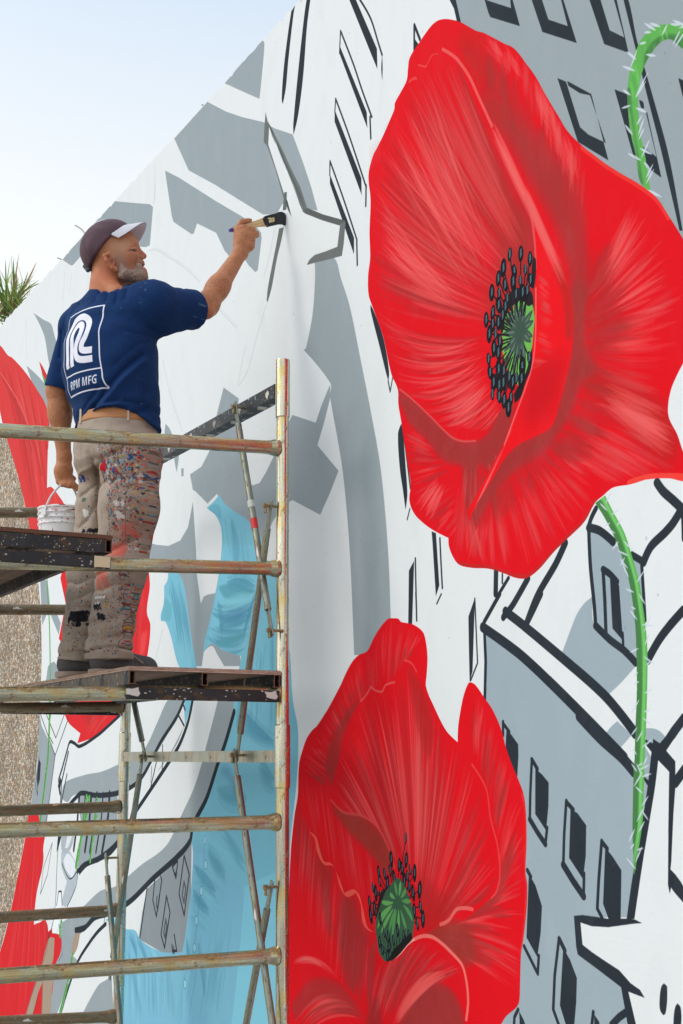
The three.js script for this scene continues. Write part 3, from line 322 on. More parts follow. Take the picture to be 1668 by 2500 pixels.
function poppyOne() {
  const out = [-3.676,5.155,-3.624,5.127,-3.56,5.083,-3.474,5.009,-3.426,4.976,-3.356,4.918,-3.311,4.88,-3.266,4.845,-3.229,4.801,-3.203,4.764,-3.151,4.691,-3.102,4.606,-3.073,4.559,-3.044,4.512,-2.998,4.439,-2.933,4.366,-2.879,4.314,-2.826,4.264,-2.758,4.206,-2.7,4.159,-2.628,4.089,-2.584,4.02,-2.535,3.939,-2.493,3.852,-2.473,3.767,-2.498,3.675,-2.557,3.606,-2.58,3.582,-2.606,3.548,-2.62,3.506,-2.618,3.473,-2.59,3.423,-2.572,3.375,-2.542,3.322,-2.553,3.297,-2.577,3.298,-2.628,3.315,-2.708,3.327,-2.782,3.326,-2.851,3.33,-2.896,3.315,-2.932,3.3,-2.98,3.255,-3.057,3.219,-3.126,3.187,-3.197,3.147,-3.26,3.127,-3.312,3.133,-3.386,3.158,-3.463,3.18,-3.555,3.194,-3.626,3.213,-3.662,3.244,-3.685,3.282,-3.687,3.309,-3.785,3.351,-3.876,3.404,-3.916,3.442,-3.932,3.481,-3.922,3.53,-3.948,3.63,-3.981,3.763,-4.001,3.835,-4.004,3.889,-4.05,3.961,-4.107,4.116,-4.182,4.249,-4.213,4.309,-4.216,4.382,-4.2,4.45,-4.204,4.55,-4.195,4.678,-4.21,4.784,-4.177,4.846,-4.138,4.871,-4.099,4.896,-4.052,4.933,-4.014,4.966,-4.009,4.988,-3.969,5.011,-3.924,5.039,-3.913,5.082,-3.901,5.117,-3.828,5.146,-3.758,5.167,-3.717,5.168];
  poly(cRed, out);
  clipTo(out, () => {
    const light = [cPink, cPink2, [226, 78, 78]], dark = [cDeep, cDeep2, [190, 40, 44]];
    // back petals, upper right
    soft(cDeep, [-3.45,4.787,-3.389,4.665,-3.3,4.555,-3.186,4.376,-3.06,4.176,-2.999,4.013,-2.995,3.898,-2.943,3.883,-2.941,4.025,-2.961,4.184,-3.033,4.335,-3.11,4.433,-3.17,4.499,-3.253,4.605,-3.33,4.667], 0.75, 0.035);
    soft(cDeep2, [-3.587,5.057,-3.503,4.886,-3.387,4.707,-3.32,4.634,-3.275,4.628,-3.383,4.829,-3.475,4.985], 0.5, 0.04);
    fan([-2.973,3.954,-3.022,4.149,-3.114,4.348,-3.256,4.55,-3.409,4.768,-3.527,4.92], [-2.888,4.315,-3.007,4.443,-3.122,4.629,-3.245,4.806,-3.379,4.93,-3.573,5.073], 46, dark, { w: 0.035, a: 0.3, bend: 0.05, lo: 0, hi: 0.75 });
    fan([-2.952,3.997,-3.019,4.212,-3.161,4.468,-3.317,4.725], [-2.907,4.323,-3.045,4.493,-3.223,4.802,-3.379,4.93], 34, light, { w: 0.022, a: 0.35, bend: 0.05, lo: 0.5, hi: 1, min: 0.2 });
    fan([-3.271,4.733,-3.291,4.806,-3.144,4.611,-2.917,4.123], [-3.474,5.007,-3.403,4.938,-3.245,4.82,-2.99,4.396], 16, [cPink], { w: 0.03, a: 0.5, lo: 0.3, hi: 0.95, min: 0.35 });
    // right petal
    fan([-2.946,3.915,-2.955,3.849,-2.963,3.777,-2.971,3.718], [-2.708,4.162,-2.541,3.941,-2.483,3.776,-2.53,3.635,-2.616,3.513], 60, light, { w: 0.022, a: 0.3, lo: 0.1, hi: 0.85, min: 0.25, bend: -0.06 });
    fan([-2.941,3.931,-2.955,3.849,-2.963,3.777,-2.971,3.718], [-2.708,4.162,-2.541,3.941,-2.483,3.776,-2.53,3.635,-2.616,3.513], 50, dark, { w: 0.03, a: 0.25, lo: 0, hi: 0.5, min: 0.15 });
    soft(cDeep2, [-2.947,3.996,-2.913,4.016,-2.808,3.932,-2.893,3.867,-2.818,3.761,-2.871,3.764,-2.959,3.752], 0.45, 0.06);
    fan([-2.862,3.943,-2.875,3.862,-2.816,3.796], [-2.727,4.127,-2.605,3.941,-2.601,3.745], 22, [cPink], { w: 0.016, a: 0.4, lo: 0.1, hi: 1, min: 0.4 });
    // lower petals
    soft(cDeep2, [-2.993,3.736,-2.921,3.687,-2.775,3.596,-2.618,3.485,-2.587,3.413,-2.626,3.349,-2.718,3.429,-2.822,3.537,-2.969,3.656], 0.6, 0.04);
    fan([-2.997,3.663,-3.038,3.612,-3.12,3.525,-3.276,3.506,-3.408,3.46,-3.526,3.361], [-2.617,3.491,-2.589,3.32,-2.851,3.332,-2.98,3.263,-3.197,3.161,-3.463,3.188,-3.638,3.23], 90, light, { w: 0.02, a: 0.32, lo: 0.25, hi: 1, min: 0.25 });
    fan([-2.997,3.663,-3.038,3.612,-3.12,3.525,-3.276,3.506,-3.408,3.46,-3.526,3.361], [-2.617,3.491,-2.589,3.32,-2.851,3.332,-2.98,3.263,-3.197,3.161,-3.463,3.188,-3.638,3.23], 70, dark, { w: 0.03, a: 0.3, lo: 0, hi: 0.5, min: 0.15 });
    fan([-2.967,3.692,-2.988,3.649], [-2.617,3.491,-2.604,3.339], 20, [cPink], { w: 0.02, a: 0.45, lo: 0.3, hi: 1, min: 0.4 });
    soft(cDeep, [-2.992,3.96,-2.941,3.931,-2.96,3.838,-2.962,3.752,-2.903,3.676,-2.987,3.673,-3.019,3.607,-3.09,3.543,-3.172,3.498,-3.287,3.476,-3.375,3.447,-3.479,3.38,-3.562,3.333,-3.58,3.356,-3.524,3.428,-3.43,3.477,-3.285,3.54,-3.119,3.562,-3.044,3.681,-3.005,3.801], 0.85, 0.025);
    soft(cDeep, [-4,3.875,-3.909,3.823,-3.803,3.747,-3.688,3.658,-3.602,3.611,-3.519,3.593,-3.449,3.6,-3.367,3.669,-3.306,3.681,-3.348,3.579,-3.43,3.49,-3.509,3.532,-3.55,3.365,-3.578,3.403,-3.586,3.54,-3.715,3.586,-3.804,3.668,-3.924,3.76], 0.85, 0.02);
    fan([-3.592,3.562,-3.545,3.525,-3.475,3.512,-3.416,3.554], [-3.672,3.316,-3.586,3.344,-3.526,3.361,-3.373,3.512], 26, [cDeep2, cPink2, cPink], { w: 0.014, a: 0.4, min: 0.4 });
    fan([-3.74,3.619,-3.703,3.577,-3.617,3.539,-3.594,3.474,-3.573,3.369], [-3.987,3.774,-3.941,3.623,-3.922,3.511,-3.837,3.396,-3.685,3.29], 40, [cPink, cPink2, cDeep2], { w: 0.018, a: 0.36, lo: 0.2, hi: 1, min: 0.25 });
    fan([-3.678,3.579,-3.642,3.517], [-3.916,3.466,-3.785,3.374], 22, [cPink], { w: 0.016, a: 0.5, lo: 0.35, hi: 1, min: 0.35 });
    fan([-3.594,3.487,-3.561,3.38], [-3.661,3.26,-3.463,3.188], 30, [cPink, cPink2], { w: 0.014, a: 0.35, lo: 0.2, hi: 1, min: 0.3 });
    // the folded front petal beside the seed head
    const fold = [-3.194,4.238,-3.143,4.159,-3.065,4.073,-3.021,3.969,-3.003,3.888,-3.005,3.801,-3.033,3.709,-3.076,3.627,-3.119,3.562,-3.2,3.548,-3.285,3.54,-3.362,3.51,-3.431,3.457,-3.525,3.388,-3.568,3.341,-3.573,3.382,-3.477,3.459,-3.406,3.519,-3.36,3.562,-3.303,3.634,-3.258,3.689,-3.213,3.749,-3.187,3.852,-3.176,4.006,-3.176,4.118];
    poly(cHot, fold);
    clipTo(fold, () => { soft(cDeep2, [-3.181,3.76,-3.041,3.749,-3.106,3.627,-3.251,3.584,-3.248,3.674], 0.35, 0.05); soft(cDeep2, [-3.066,4.061,-3.012,3.941,-3.005,3.801,-3.038,3.81,-3.042,3.932,-3.087,4.042], 0.6, 0.015); fan([-3.168,4.049,-3.173,3.939,-3.189,3.827,-3.223,3.758], [-3.099,3.981,-3.074,3.871,-3.08,3.747,-3.14,3.762], 30, [cPink, cPink2], { w: 0.012, a: 0.4, min: 0.3, hi: 0.8 }); fan([-3.36,3.555,-3.454,3.462,-3.55,3.365], [-3.309,3.61,-3.338,3.57,-3.43,3.477], 16, [cPink], { w: 0.01, a: 0.45 }); });
    // front petal (upper left) with its lip
    const front = [-4.338,5.401,-3.901,5.101,-3.83,5.057,-3.789,5.032,-3.767,5.048,-3.747,5.056,-3.717,5.045,-3.679,5.042,-3.634,5.004,-3.589,4.962,-3.552,4.914,-3.516,4.861,-3.469,4.774,-3.435,4.707,-3.39,4.628,-3.335,4.541,-3.303,4.491,-3.271,4.441,-3.24,4.377,-3.221,4.325,-3.192,4.237,-3.179,4.172,-3.176,4.118,-3.178,4.006,-3.186,3.878,-3.203,3.792,-3.229,3.727,-3.268,3.685,-3.317,3.677,-3.367,3.679,-3.402,3.648,-3.46,3.611,-3.519,3.601,-3.59,3.614,-3.651,3.638,-3.713,3.682,-3.802,3.752,-3.909,3.832,-4,3.891,-4.184,4.005,-4.375,4.301];
    poly(cRed, front);
    clipTo(front, () => {
      soft(cDeep2, [-3.484,4.707,-3.393,4.551,-3.284,4.395,-3.204,4.214,-3.178,4.072,-3.185,3.904,-3.415,3.916,-3.457,4.059,-3.383,4.174,-3.4,4.355,-3.488,4.562], 0.55, 0.05);
      soft(cDeep, [-3.265,4.305,-3.203,4.227,-3.178,4.118,-3.181,3.994,-3.276,4.037,-3.338,4.159], 0.5, 0.06);
      fan([-3.195,4.158,-3.272,4.144,-3.352,4.075,-3.4,4.008,-3.437,3.95], [-3.589,4.951,-3.775,5.016,-3.902,5.021,-4.099,4.871,-4.186,4.733,-4.196,4.449,-4.167,4.254], 130, dark, { w: 0.026, a: 0.26, min: 0.25, bend: 0.03 });
      fan([-3.195,4.158,-3.272,4.144,-3.352,4.075,-3.4,4.008,-3.437,3.95], [-3.589,4.951,-3.775,5.016,-3.902,5.021,-4.099,4.871,-4.186,4.733,-4.196,4.449,-4.167,4.254], 120, light, { w: 0.014, a: 0.3, min: 0.25, bend: 0.03 });
      fan([-3.34,4.092,-3.458,4.025], [-3.775,5.016,-4.115,4.853], 40, [cPink], { w: 0.016, a: 0.4, min: 0.35, lo: 0.1, hi: 0.98, bend: 0.03 });
      fan([-3.576,4.089,-3.676,4.113], [-4.147,4.693,-4.119,4.439], 26, [cPink], { w: 0.018, a: 0.45, min: 0.4, bend: 0.05 });
      fan([-3.449,3.939,-3.439,3.882,-3.441,3.828,-3.41,3.739,-3.367,3.675], [-4.167,4.238,-4.078,4.056,-3.979,3.885,-3.713,3.692,-3.471,3.619], 120, [cPink, [222, 74, 76], cDeep2], { w: 0.012, a: 0.32, min: 0.25, bend: 0.12 });
      fan([-3.508,3.942,-3.464,3.834,-3.422,3.722], [-3.976,4.066,-3.895,3.857,-3.589,3.637], 50, [cPink], { w: 0.014, a: 0.42, min: 0.2, hi: 0.95, bend: 0.14 });
      for (const [a, b] of [[[-3.84,5.062,-3.791,5.032], 0], [[-3.789,5.032,-3.747,5.056,-3.714,5.045], 0], [[-3.905,5.026,-3.871,5.023,-3.857,5.014], 0]]) line([226, 84, 82], a, 0.011, 0.7, true);
    });
    line([230, 96, 92], [-3.679,5.042,-3.627,4.998,-3.587,4.958,-3.516,4.861,-3.469,4.774,-3.39,4.628], 0.012, 0.85, true);
    fan([-3.39,4.636,-3.379,4.617,-3.391,4.608], [-3.191,4.27,-3.183,4.254,-3.123,4.133], 16, [cPink], { w: 0.02, a: 0.5, min: 0.6 }); fan([-3.23,4.36,-3.22,4.349], [-3.075,4.083,-3.022,3.944], 20, [cPink], { w: 0.02, a: 0.45, min: 0.5, bend: -0.03 });
    line([222, 90, 86], [-3.221,4.322,-3.19,4.236,-3.177,4.151,-3.175,4.071], 0.01, 0.8, true); line([238, 120, 112], [-3.178,4.006,-3.187,3.852,-3.205,3.773,-3.246,3.706,-3.309,3.623,-3.36,3.555], 0.008, 0.7, true); line([214, 88, 84], [-3.993,3.888,-3.909,3.832,-3.802,3.752,-3.713,3.682,-3.651,3.638,-3.59,3.614,-3.519,3.601], 0.007, 0.8, true);
    // rims left lighter by a second coat
    line([240, 72, 56], [-2.933,4.364,-2.879,4.313,-2.826,4.263,-2.758,4.205,-2.7,4.157,-2.628,4.088,-2.584,4.019], 0.02, 0.6, true); line([244, 84, 66], [-2.553,3.298,-2.629,3.314,-2.708,3.326,-2.782,3.325], 0.03, 0.7, true); line([176, 50, 44], [-2.932,3.302,-2.98,3.257,-3.057,3.221,-3.126,3.187,-3.197,3.149,-3.259,3.129,-3.312,3.136,-3.386,3.158,-3.463,3.18,-3.555,3.196,-3.626,3.214], 0.02, 0.6, true);
  });
  // seed head and anthers
  poly([40, 34, 38], [-3.296,4.04,-3.247,4.029,-3.199,3.999,-3.191,3.952,-3.209,3.952,-3.298,3.987,-3.328,3.978,-3.34,3.94,-3.358,3.912,-3.368,3.928,-3.358,3.981,-3.332,3.999,-3.331,4.02], 1, true); poly([40, 34, 38], [-3.186,4.111,-3.174,4.097,-3.177,4.042,-3.189,4.008,-3.2,4.015,-3.196,4.074], 1, true); poly([36, 32, 36], [-3.206,3.841,-3.206,3.787,-3.217,3.755,-3.243,3.725,-3.269,3.686,-3.3,3.674,-3.305,3.703,-3.284,3.722,-3.25,3.744,-3.224,3.792], 1, true); poly([40, 34, 38], [-3.354,3.842,-3.34,3.787,-3.3,3.731,-3.309,3.714,-3.337,3.736,-3.364,3.806], 1, true);
  const pod = [-3.294,3.99,-3.278,3.982,-3.265,3.994,-3.249,3.977,-3.236,3.987,-3.221,3.963,-3.197,3.961,-3.192,3.939,-3.188,3.913,-3.196,3.873,-3.203,3.833,-3.215,3.809,-3.229,3.773,-3.246,3.748,-3.268,3.709,-3.287,3.733,-3.307,3.756,-3.335,3.791,-3.349,3.825,-3.36,3.864,-3.353,3.885,-3.359,3.907,-3.347,3.934,-3.342,3.958,-3.326,3.977,-3.299,3.971];
  poly([108, 178, 82], pod);
  clipTo(pod, () => { const c = [-3.264,3.895], e = [-3.328,3.98,-3.29,3.987,-3.257,3.987,-3.232,3.979,-3.198,3.941,-3.195,3.908,-3.201,3.86,-3.21,3.845,-3.241,3.776,-3.264,3.792,-3.285,3.798,-3.307,3.768,-3.347,3.804,-3.35,3.853,-3.356,3.911,-3.342,3.956]; for (let i = 0; i < e.length; i += 2) { stroke([62, 82, 72], 0.95, [c[0], c[1]], [(c[0] + e[i]) / 2, (c[1] + e[i + 1]) / 2], [e[i], e[i + 1]], 0.026); stroke([140, 158, 160], 0.4, [c[0], c[1]], [(c[0] + e[i]) / 2 + 0.004, (c[1] + e[i + 1]) / 2], [e[i], e[i + 1]], 0.008, 0.3, 0.8); } g2.beginPath(); g2.ellipse(c[0], c[1], 0.03, 0.03, 0, 0, 7); g2.fillStyle = rgba([62, 82, 72]); g2.fill(); });
  const heads = [-3.308,4.159,-3.25,4.142,-3.203,4.109,-3.344,4.126,-3.286,4.095,-3.228,4.082,-3.373,4.1,-3.337,4.068,-3.293,4.064,-3.256,4.055,-3.203,4.041,-3.411,4.065,-3.37,4.05,-3.327,4.018,-3.28,4.019,-3.245,4.014,-3.221,4.013,-3.374,4.012,-3.338,3.996,-3.407,3.996,-3.445,3.984,-3.354,3.972,-3.409,3.96,-3.378,3.956,-3.429,3.932,-3.395,3.922,-3.372,3.892,-3.405,3.878,-3.382,3.857,-3.436,3.851,-3.382,3.803,-3.429,3.805,-3.354,3.79,-3.326,3.765,-3.411,3.767,-3.358,3.753,-3.381,3.751,-3.308,3.743,-3.419,3.73,-3.383,3.714,-3.32,3.694,-3.334,3.667,-3.356,3.697,-3.257,3.778,-3.289,3.751,-3.262,3.742,-3.22,3.798], cc = [-3.265,3.88];
  anthers(heads, cc, 0.016, 0.031, 0.55);
}
function anthers(f, c, rx, ry, reach) {
  for (let i = 0; i < f.length; i += 2) { const x = f[i], y = f[i + 1]; line([30, 28, 32], [x, y, x + (c[0] - x) * reach, y + (c[1] - y) * reach], rx * 0.35, 1); }
  for (let i = 0; i < f.length; i += 2) { const x = f[i], y = f[i + 1], k = 0.6 + rnd() * 0.5, t = (rnd() - 0.3) * 0.5; g2.beginPath(); g2.ellipse(x, y, rx * k, ry * k, t, 0, 7); g2.fillStyle = rgba([30, 28, 33]); g2.fill(); for (let j = 0; j < 3; j++) stroke([112, 170, 184], 0.75, [x - rx * 0.3, y - ry * (0.4 - j * 0.3)], [x, y - ry * (0.2 - j * 0.3)], [x + rx * 0.35, y + ry * (0.05 + j * 0.25)], rx * 0.28); }
}
function poppyTwo() {
  const out = [-4.083,3.078,-4.047,3.077,-4.012,3.072,-3.995,3.06,-3.918,3.045,-3.852,3.013,-3.833,2.976,-3.825,2.924,-3.831,2.873,-3.836,2.831,-3.793,2.77,-3.717,2.686,-3.65,2.648,-3.645,2.7,-3.621,2.773,-3.605,2.804,-3.585,2.829,-3.571,2.833,-3.542,2.822,-3.494,2.78,-3.46,2.751,-3.427,2.711,-3.404,2.673,-3.389,2.634,-3.358,2.581,-3.327,2.536,-3.305,2.5,-3.294,2.456,-3.293,2.368,-3.302,2.273,-3.295,2.237,-3.301,2.172,-3.319,2.091,-3.334,2.04,-3.341,1.968,-3.348,1.91,-3.365,1.89,-3.418,1.856,-3.459,1.807,-3.474,1.761,-4.894,1.51,-4.858,2.046,-4.843,2.24,-4.813,2.378,-4.785,2.457,-4.775,2.575,-4.742,2.634,-4.71,2.673,-4.666,2.702,-4.623,2.72,-4.56,2.762,-4.528,2.785,-4.467,2.836,-4.426,2.872,-4.396,2.903,-4.347,2.943,-4.298,2.965,-4.231,2.977,-4.184,3.02,-4.137,3.053];
  poly(cRed, out);
  clipTo(out, () => {
    const light = [cPink, cPink2, [226, 78, 78]], dark = [cDeep, cDeep2, [190, 40, 44]];
    // back petal
    fan([-3.954,2.923,-4.077,2.842,-4.261,2.795,-4.416,2.67,-4.507,2.483], [-3.844,3.002,-4.056,3.076,-4.279,2.967,-4.56,2.762,-4.775,2.556], 70, light, { w: 0.012, a: 0.34, min: 0.3, bend: 0.04 });
    fan([-3.954,2.923,-4.077,2.842,-4.261,2.795,-4.416,2.67,-4.507,2.483], [-3.844,3.002,-4.056,3.076,-4.279,2.967,-4.56,2.762,-4.775,2.556], 50, dark, { w: 0.018, a: 0.3, min: 0.25, hi: 0.7 });
    soft(cDeep, [-4.28,2.8,-4.406,2.688,-4.44,2.595,-4.501,2.501,-4.559,2.557,-4.497,2.671,-4.377,2.771], 0.5, 0.012);
    // right petal
    fan([-3.872,2.03,-3.6,2.114,-3.446,2.181,-3.43,2.323,-3.483,2.488,-3.57,2.628], [-3.351,1.924,-3.319,2.099,-3.302,2.273,-3.305,2.455,-3.389,2.626,-3.549,2.818], 80, light, { w: 0.016, a: 0.3, min: 0.25, bend: 0.06 });
    fan([-3.872,2.03,-3.6,2.114,-3.446,2.181,-3.43,2.323,-3.483,2.488,-3.57,2.628], [-3.351,1.924,-3.319,2.099,-3.302,2.273,-3.305,2.455,-3.389,2.626,-3.549,2.818], 60, dark, { w: 0.022, a: 0.3, min: 0.25, bend: 0.06, hi: 0.8 });
    fan([-3.872,2.022,-3.749,2.028], [-3.385,2.048,-3.337,1.968], 30, dark, { w: 0.03, a: 0.35, hi: 0.7 });
    soft(cDeep, [-3.904,2.035,-3.747,2.083,-3.601,2.083,-3.575,2.01,-3.633,1.973,-3.719,2.016,-3.81,2.037], 0.8, 0.03);
    // left petal
    fan([-4.175,1.997,-4.321,2.112,-4.496,2.206,-4.663,2.308], [-4.227,2.312,-4.436,2.392,-4.622,2.538,-4.775,2.536], 40, light, { w: 0.014, a: 0.25, min: 0.3 });
    fan([-4.249,1.725,-4.378,1.774,-4.556,1.982,-4.815,2.203], [-4.211,2.001,-4.359,2.117,-4.537,2.203,-4.796,2.477], 60, dark, { w: 0.026, a: 0.3, min: 0.3 });
    fan([-4.249,1.725,-4.417,1.768,-4.681,1.969,-4.825,2.145], [-4.211,2.001,-4.359,2.117,-4.537,2.203,-4.796,2.477], 50, light, { w: 0.014, a: 0.3, min: 0.3 });
    soft(cDeep, [-4.507,2.427,-4.397,2.403,-4.263,2.389,-4.136,2.334,-4.084,2.285,-4.067,2.227,-4.103,2.165,-4.137,2.23,-4.245,2.293,-4.377,2.349], 0.8, 0.02);
    soft(cDeep, [-4.62,2.291,-4.537,2.203,-4.486,2.207,-4.516,2.077,-4.485,1.962,-4.536,1.984,-4.588,2.144], 0.55, 0.02); soft(cDeep, [-4.426,2.112,-4.34,2.119,-4.265,2.021,-4.229,2.008,-4.285,1.856,-4.359,1.776,-4.436,1.924], 0.5, 0.03); soft(cDeep, [-4.229,1.931,-4.175,1.988,-4.158,1.906,-4.231,1.728], 0.6, 0.015);
    // middle petal
    const mid = [-4.28,2.8,-4.232,2.826,-4.208,2.848,-4.176,2.836,-4.131,2.828,-4.104,2.848,-4.059,2.857,-4.038,2.853,-4.006,2.891,-3.98,2.923,-3.946,2.923,-3.904,2.894,-3.863,2.858,-3.824,2.805,-3.778,2.745,-3.732,2.69,-3.643,2.636,-3.599,2.604,-3.571,2.579,-3.53,2.537,-3.496,2.507,-3.483,2.473,-3.475,2.419,-3.452,2.375,-3.44,2.338,-3.432,2.256,-3.452,2.206,-3.475,2.187,-3.657,2.131,-3.809,2.061,-3.937,2.023,-4.087,2.006,-4.138,2.111,-4.067,2.278,-4.101,2.31,-4.136,2.342,-4.171,2.367,-4.226,2.386,-4.282,2.398,-4.358,2.404,-4.416,2.406,-4.486,2.425,-4.511,2.454,-4.507,2.483,-4.446,2.595,-4.426,2.651,-4.406,2.688,-4.337,2.761];
    poly(cRed, mid);
    clipTo(mid, () => {
      const S = [-4.068,2.21,-4.041,2.245,-3.982,2.241,-3.917,2.188,-3.855,2.112,-3.747,2.075], E = [-4.507,2.445,-4.436,2.632,-4.28,2.796,-4.059,2.857,-3.954,2.922,-3.762,2.719,-3.516,2.526,-3.466,2.374,-3.444,2.218];
      fan(S, E, 110, dark, { w: 0.024, a: 0.28, min: 0.3, bend: -0.03 }); fan(S, E, 120, light, { w: 0.012, a: 0.34, min: 0.3, bend: -0.03 });
      fan(S, E, 22, [cPink], { w: 0.012, a: 0.55, min: 0.5, bend: -0.03, t0: 0.3, t1: 0.75 });
      soft(cDeep2, [-3.954,2.906,-3.856,2.815,-3.795,2.695,-3.829,2.596,-3.891,2.714], 0.6, 0.02); soft(cDeep2, [-3.884,2.215,-3.745,2.162,-3.57,2.162,-3.717,2.079,-3.872,2.062], 0.6, 0.04);
    });
    line([224, 92, 88], [-4.28,2.8,-4.232,2.826,-4.208,2.848,-4.176,2.834,-4.127,2.828,-4.104,2.848,-4.041,2.856], 0.008, 0.8, true); line([224, 92, 88], [-3.971,2.926,-3.929,2.915,-3.896,2.885], 0.008, 0.6, true); line([226, 78, 76], [-3.571,2.579,-3.496,2.507,-3.475,2.419,-3.44,2.338,-3.432,2.256,-3.452,2.206,-3.479,2.187], 0.008, 0.7, true); line([214, 76, 74], [-4.507,2.445,-4.416,2.406,-4.282,2.398,-4.171,2.367,-4.101,2.31,-4.05,2.236], 0.01, 0.7, true);
    poly([238, 92, 78], [-4.689,2.324,-4.631,2.309,-4.599,2.264,-4.567,2.224,-4.506,2.219,-4.456,2.181,-4.407,2.122,-4.339,2.141,-4.298,2.127,-4.269,2.082,-4.238,2.024,-4.189,2.011,-4.238,2.014,-4.274,2.038,-4.287,2.097,-4.321,2.13,-4.387,2.111,-4.436,2.138,-4.486,2.207,-4.567,2.212,-4.62,2.254,-4.641,2.299], 0.9, true);
    line([232, 110, 104], [-3.766,2.08,-3.717,2.098,-3.672,2.134,-3.628,2.143,-3.582,2.144], 0.012, 0.8, true);
    // bottom petals
    const lip = [-4.175,2.014,-4.166,1.972,-4.14,1.942,-4.114,1.93,-4.071,1.938,-4.02,1.96,-3.97,1.995,-3.929,2.016,-3.872,2.033,-3.81,2.036,-3.749,2.02,-3.69,1.996,-3.644,1.972,-3.622,1.929,-3.614,1.87,-3.626,1.809,-3.637,1.732,-4.805,1.526,-4.829,1.633,-4.81,1.832,-4.701,1.864,-4.617,1.847,-4.515,1.825,-4.359,1.794,-4.267,1.747,-4.231,1.728,-4.194,1.851];
    poly(cRed, lip);
    clipTo(lip, () => {
      fan([-4.231,1.719,-4.142,1.734,-4.007,1.755], [-4.14,1.925,-3.872,2.026,-3.633,1.958], 60, light, { w: 0.016, a: 0.36, min: 0.35, bend: 0.12 }); fan([-4.231,1.719,-4.142,1.734,-4.007,1.755], [-4.14,1.925,-3.872,2.026,-3.633,1.958], 40, dark, { w: 0.022, a: 0.3, min: 0.35, bend: 0.12 });
      soft(cDeep, [-4.024,1.728,-3.908,1.842,-3.813,1.887,-3.722,1.885,-3.665,1.847,-3.638,1.777,-3.816,1.731], 0.85, 0.02); fan([-4.074,1.72,-4.023,1.744], [-3.812,1.95,-3.721,1.931], 30, [cPink, [228, 84, 80]], { w: 0.02, a: 0.4, bend: 0.15 });
      fan([-4.807,1.618,-4.678,1.603], [-4.397,1.771,-4.249,1.708], 40, [cDeep, cPink2, cPink], { w: 0.018, a: 0.35, bend: 0.2 }); soft(cDeep, [-4.829,1.67,-4.658,1.787,-4.436,1.8,-4.267,1.722,-4.436,1.748,-4.637,1.736,-4.785,1.631], 0.6, 0.02); soft(cDeep, [-4.268,1.621,-4.231,1.745,-4.168,1.804,-4.143,1.692,-4.178,1.637], 0.5, 0.02);
    });
    fan([-4.81,1.842,-4.81,1.823], [-4.617,1.857,-4.436,1.818], 14, [cPink], { w: 0.012, a: 0.5, bend: 0.2 });
    line([238, 120, 110], [-3.929,2.016,-3.872,2.033,-3.81,2.036,-3.749,2.02,-3.69,1.996,-3.644,1.972,-3.622,1.929,-3.614,1.87,-3.626,1.816], 0.012, 0.9, true); line([246, 170, 158], [-4.161,1.965,-4.137,1.941,-4.112,1.93,-4.071,1.938,-4.02,1.96,-3.97,1.995,-3.929,2.016], 0.008, 0.9, true);
    line([232, 60, 56], [-3.309,2.492,-3.296,2.448,-3.294,2.368,-3.303,2.273,-3.297,2.23,-3.313,2.128,-3.335,2.04], 0.012, 0.6, true);
  });
  anthers([-3.975,2.336,-4.072,2.261,-4.019,2.246,-3.973,2.265,-4,2.235,-4.157,2.212,-4.117,2.21,-4.08,2.222,-4.053,2.2,-3.948,2.234,-3.965,2.214,-3.92,2.227,-4.198,2.158,-4.152,2.181,-4.098,2.18,-4.178,2.142,-3.986,2.194,-3.956,2.182,-4.222,2.107,-4.148,2.138,-3.931,2.163,-3.889,2.176,-4.189,2.09,-4.214,2.064,-3.925,2.106,-3.886,2.123,-3.907,2.066,-3.871,2.086], [-4.045,2.097], 0.0115, 0.028, 0.5);
  poly([32, 28, 32], [-4.098,2.168,-4.073,2.18,-4.123,2.128,-4.164,2.071,-4.184,2.052,-4.168,2.097,-4.143,2.148], 0.9, true);
  const pod = [-4.041,2.2,-4.027,2.203,-4.01,2.198,-3.986,2.184,-3.97,2.164,-3.95,2.14,-3.936,2.112,-3.925,2.073,-3.933,2.036,-3.939,2.017,-3.98,1.989,-4.023,1.958,-4.071,1.933,-4.096,1.927,-4.12,1.925,-4.155,1.945,-4.165,1.965,-4.172,1.991,-4.182,2.023,-4.174,2.06,-4.156,2.091,-4.133,2.124,-4.108,2.155,-4.073,2.18];
  poly([58, 92, 68], pod);
  clipTo(pod, () => {
    const c = [-4.025,2.129], e = [-4.049,2.189,-4.01,2.194,-3.973,2.174,-4.073,2.151,-3.945,2.134,-4.143,2.119,-3.937,2.072,-4.169,2.025,-3.975,2.045,-4.144,2.013,-4.09,2.024,-4.027,2.026,-4.071,2,-4.159,2.05], m = [-4.044,2.165,-4.015,2.168,-3.992,2.153,-4.088,2.143,-3.973,2.134,-4.108,2.107,-3.95,2.106,-4.144,2.07,-3.993,2.062,-4.109,2.062,-4.07,2.071,-4.026,2.063,-4.06,2.06,-4.133,2.086];
    for (let i = 0; i < e.length; i += 2) stroke(i % 4 ? [104, 168, 92] : [88, 150, 86], 0.95, [c[0], c[1]], [m[i], m[i + 1]], [e[i], e[i + 1]], 0.016, 0.22, 1);
    anthers([-4.149,2.06,-4.122,2.015,-4.092,2.011,-4.154,1.983,-4.032,2.034,-4.061,1.998,-3.994,2.02,-3.961,2.026,-4.013,1.994,-4.135,1.959,-4.09,1.976,-4.1,1.942,-4.047,1.955,-3.985,2.002], [-4.052,1.931], 0.01, 0.025, 0.5); soft([26, 24, 28], [-4.091,1.931,-4.061,1.965,-4.013,1.994,-3.947,2.034,-3.938,2.017,-3.995,1.978,-4.052,1.941], 0.9, 0.004);
  });
}
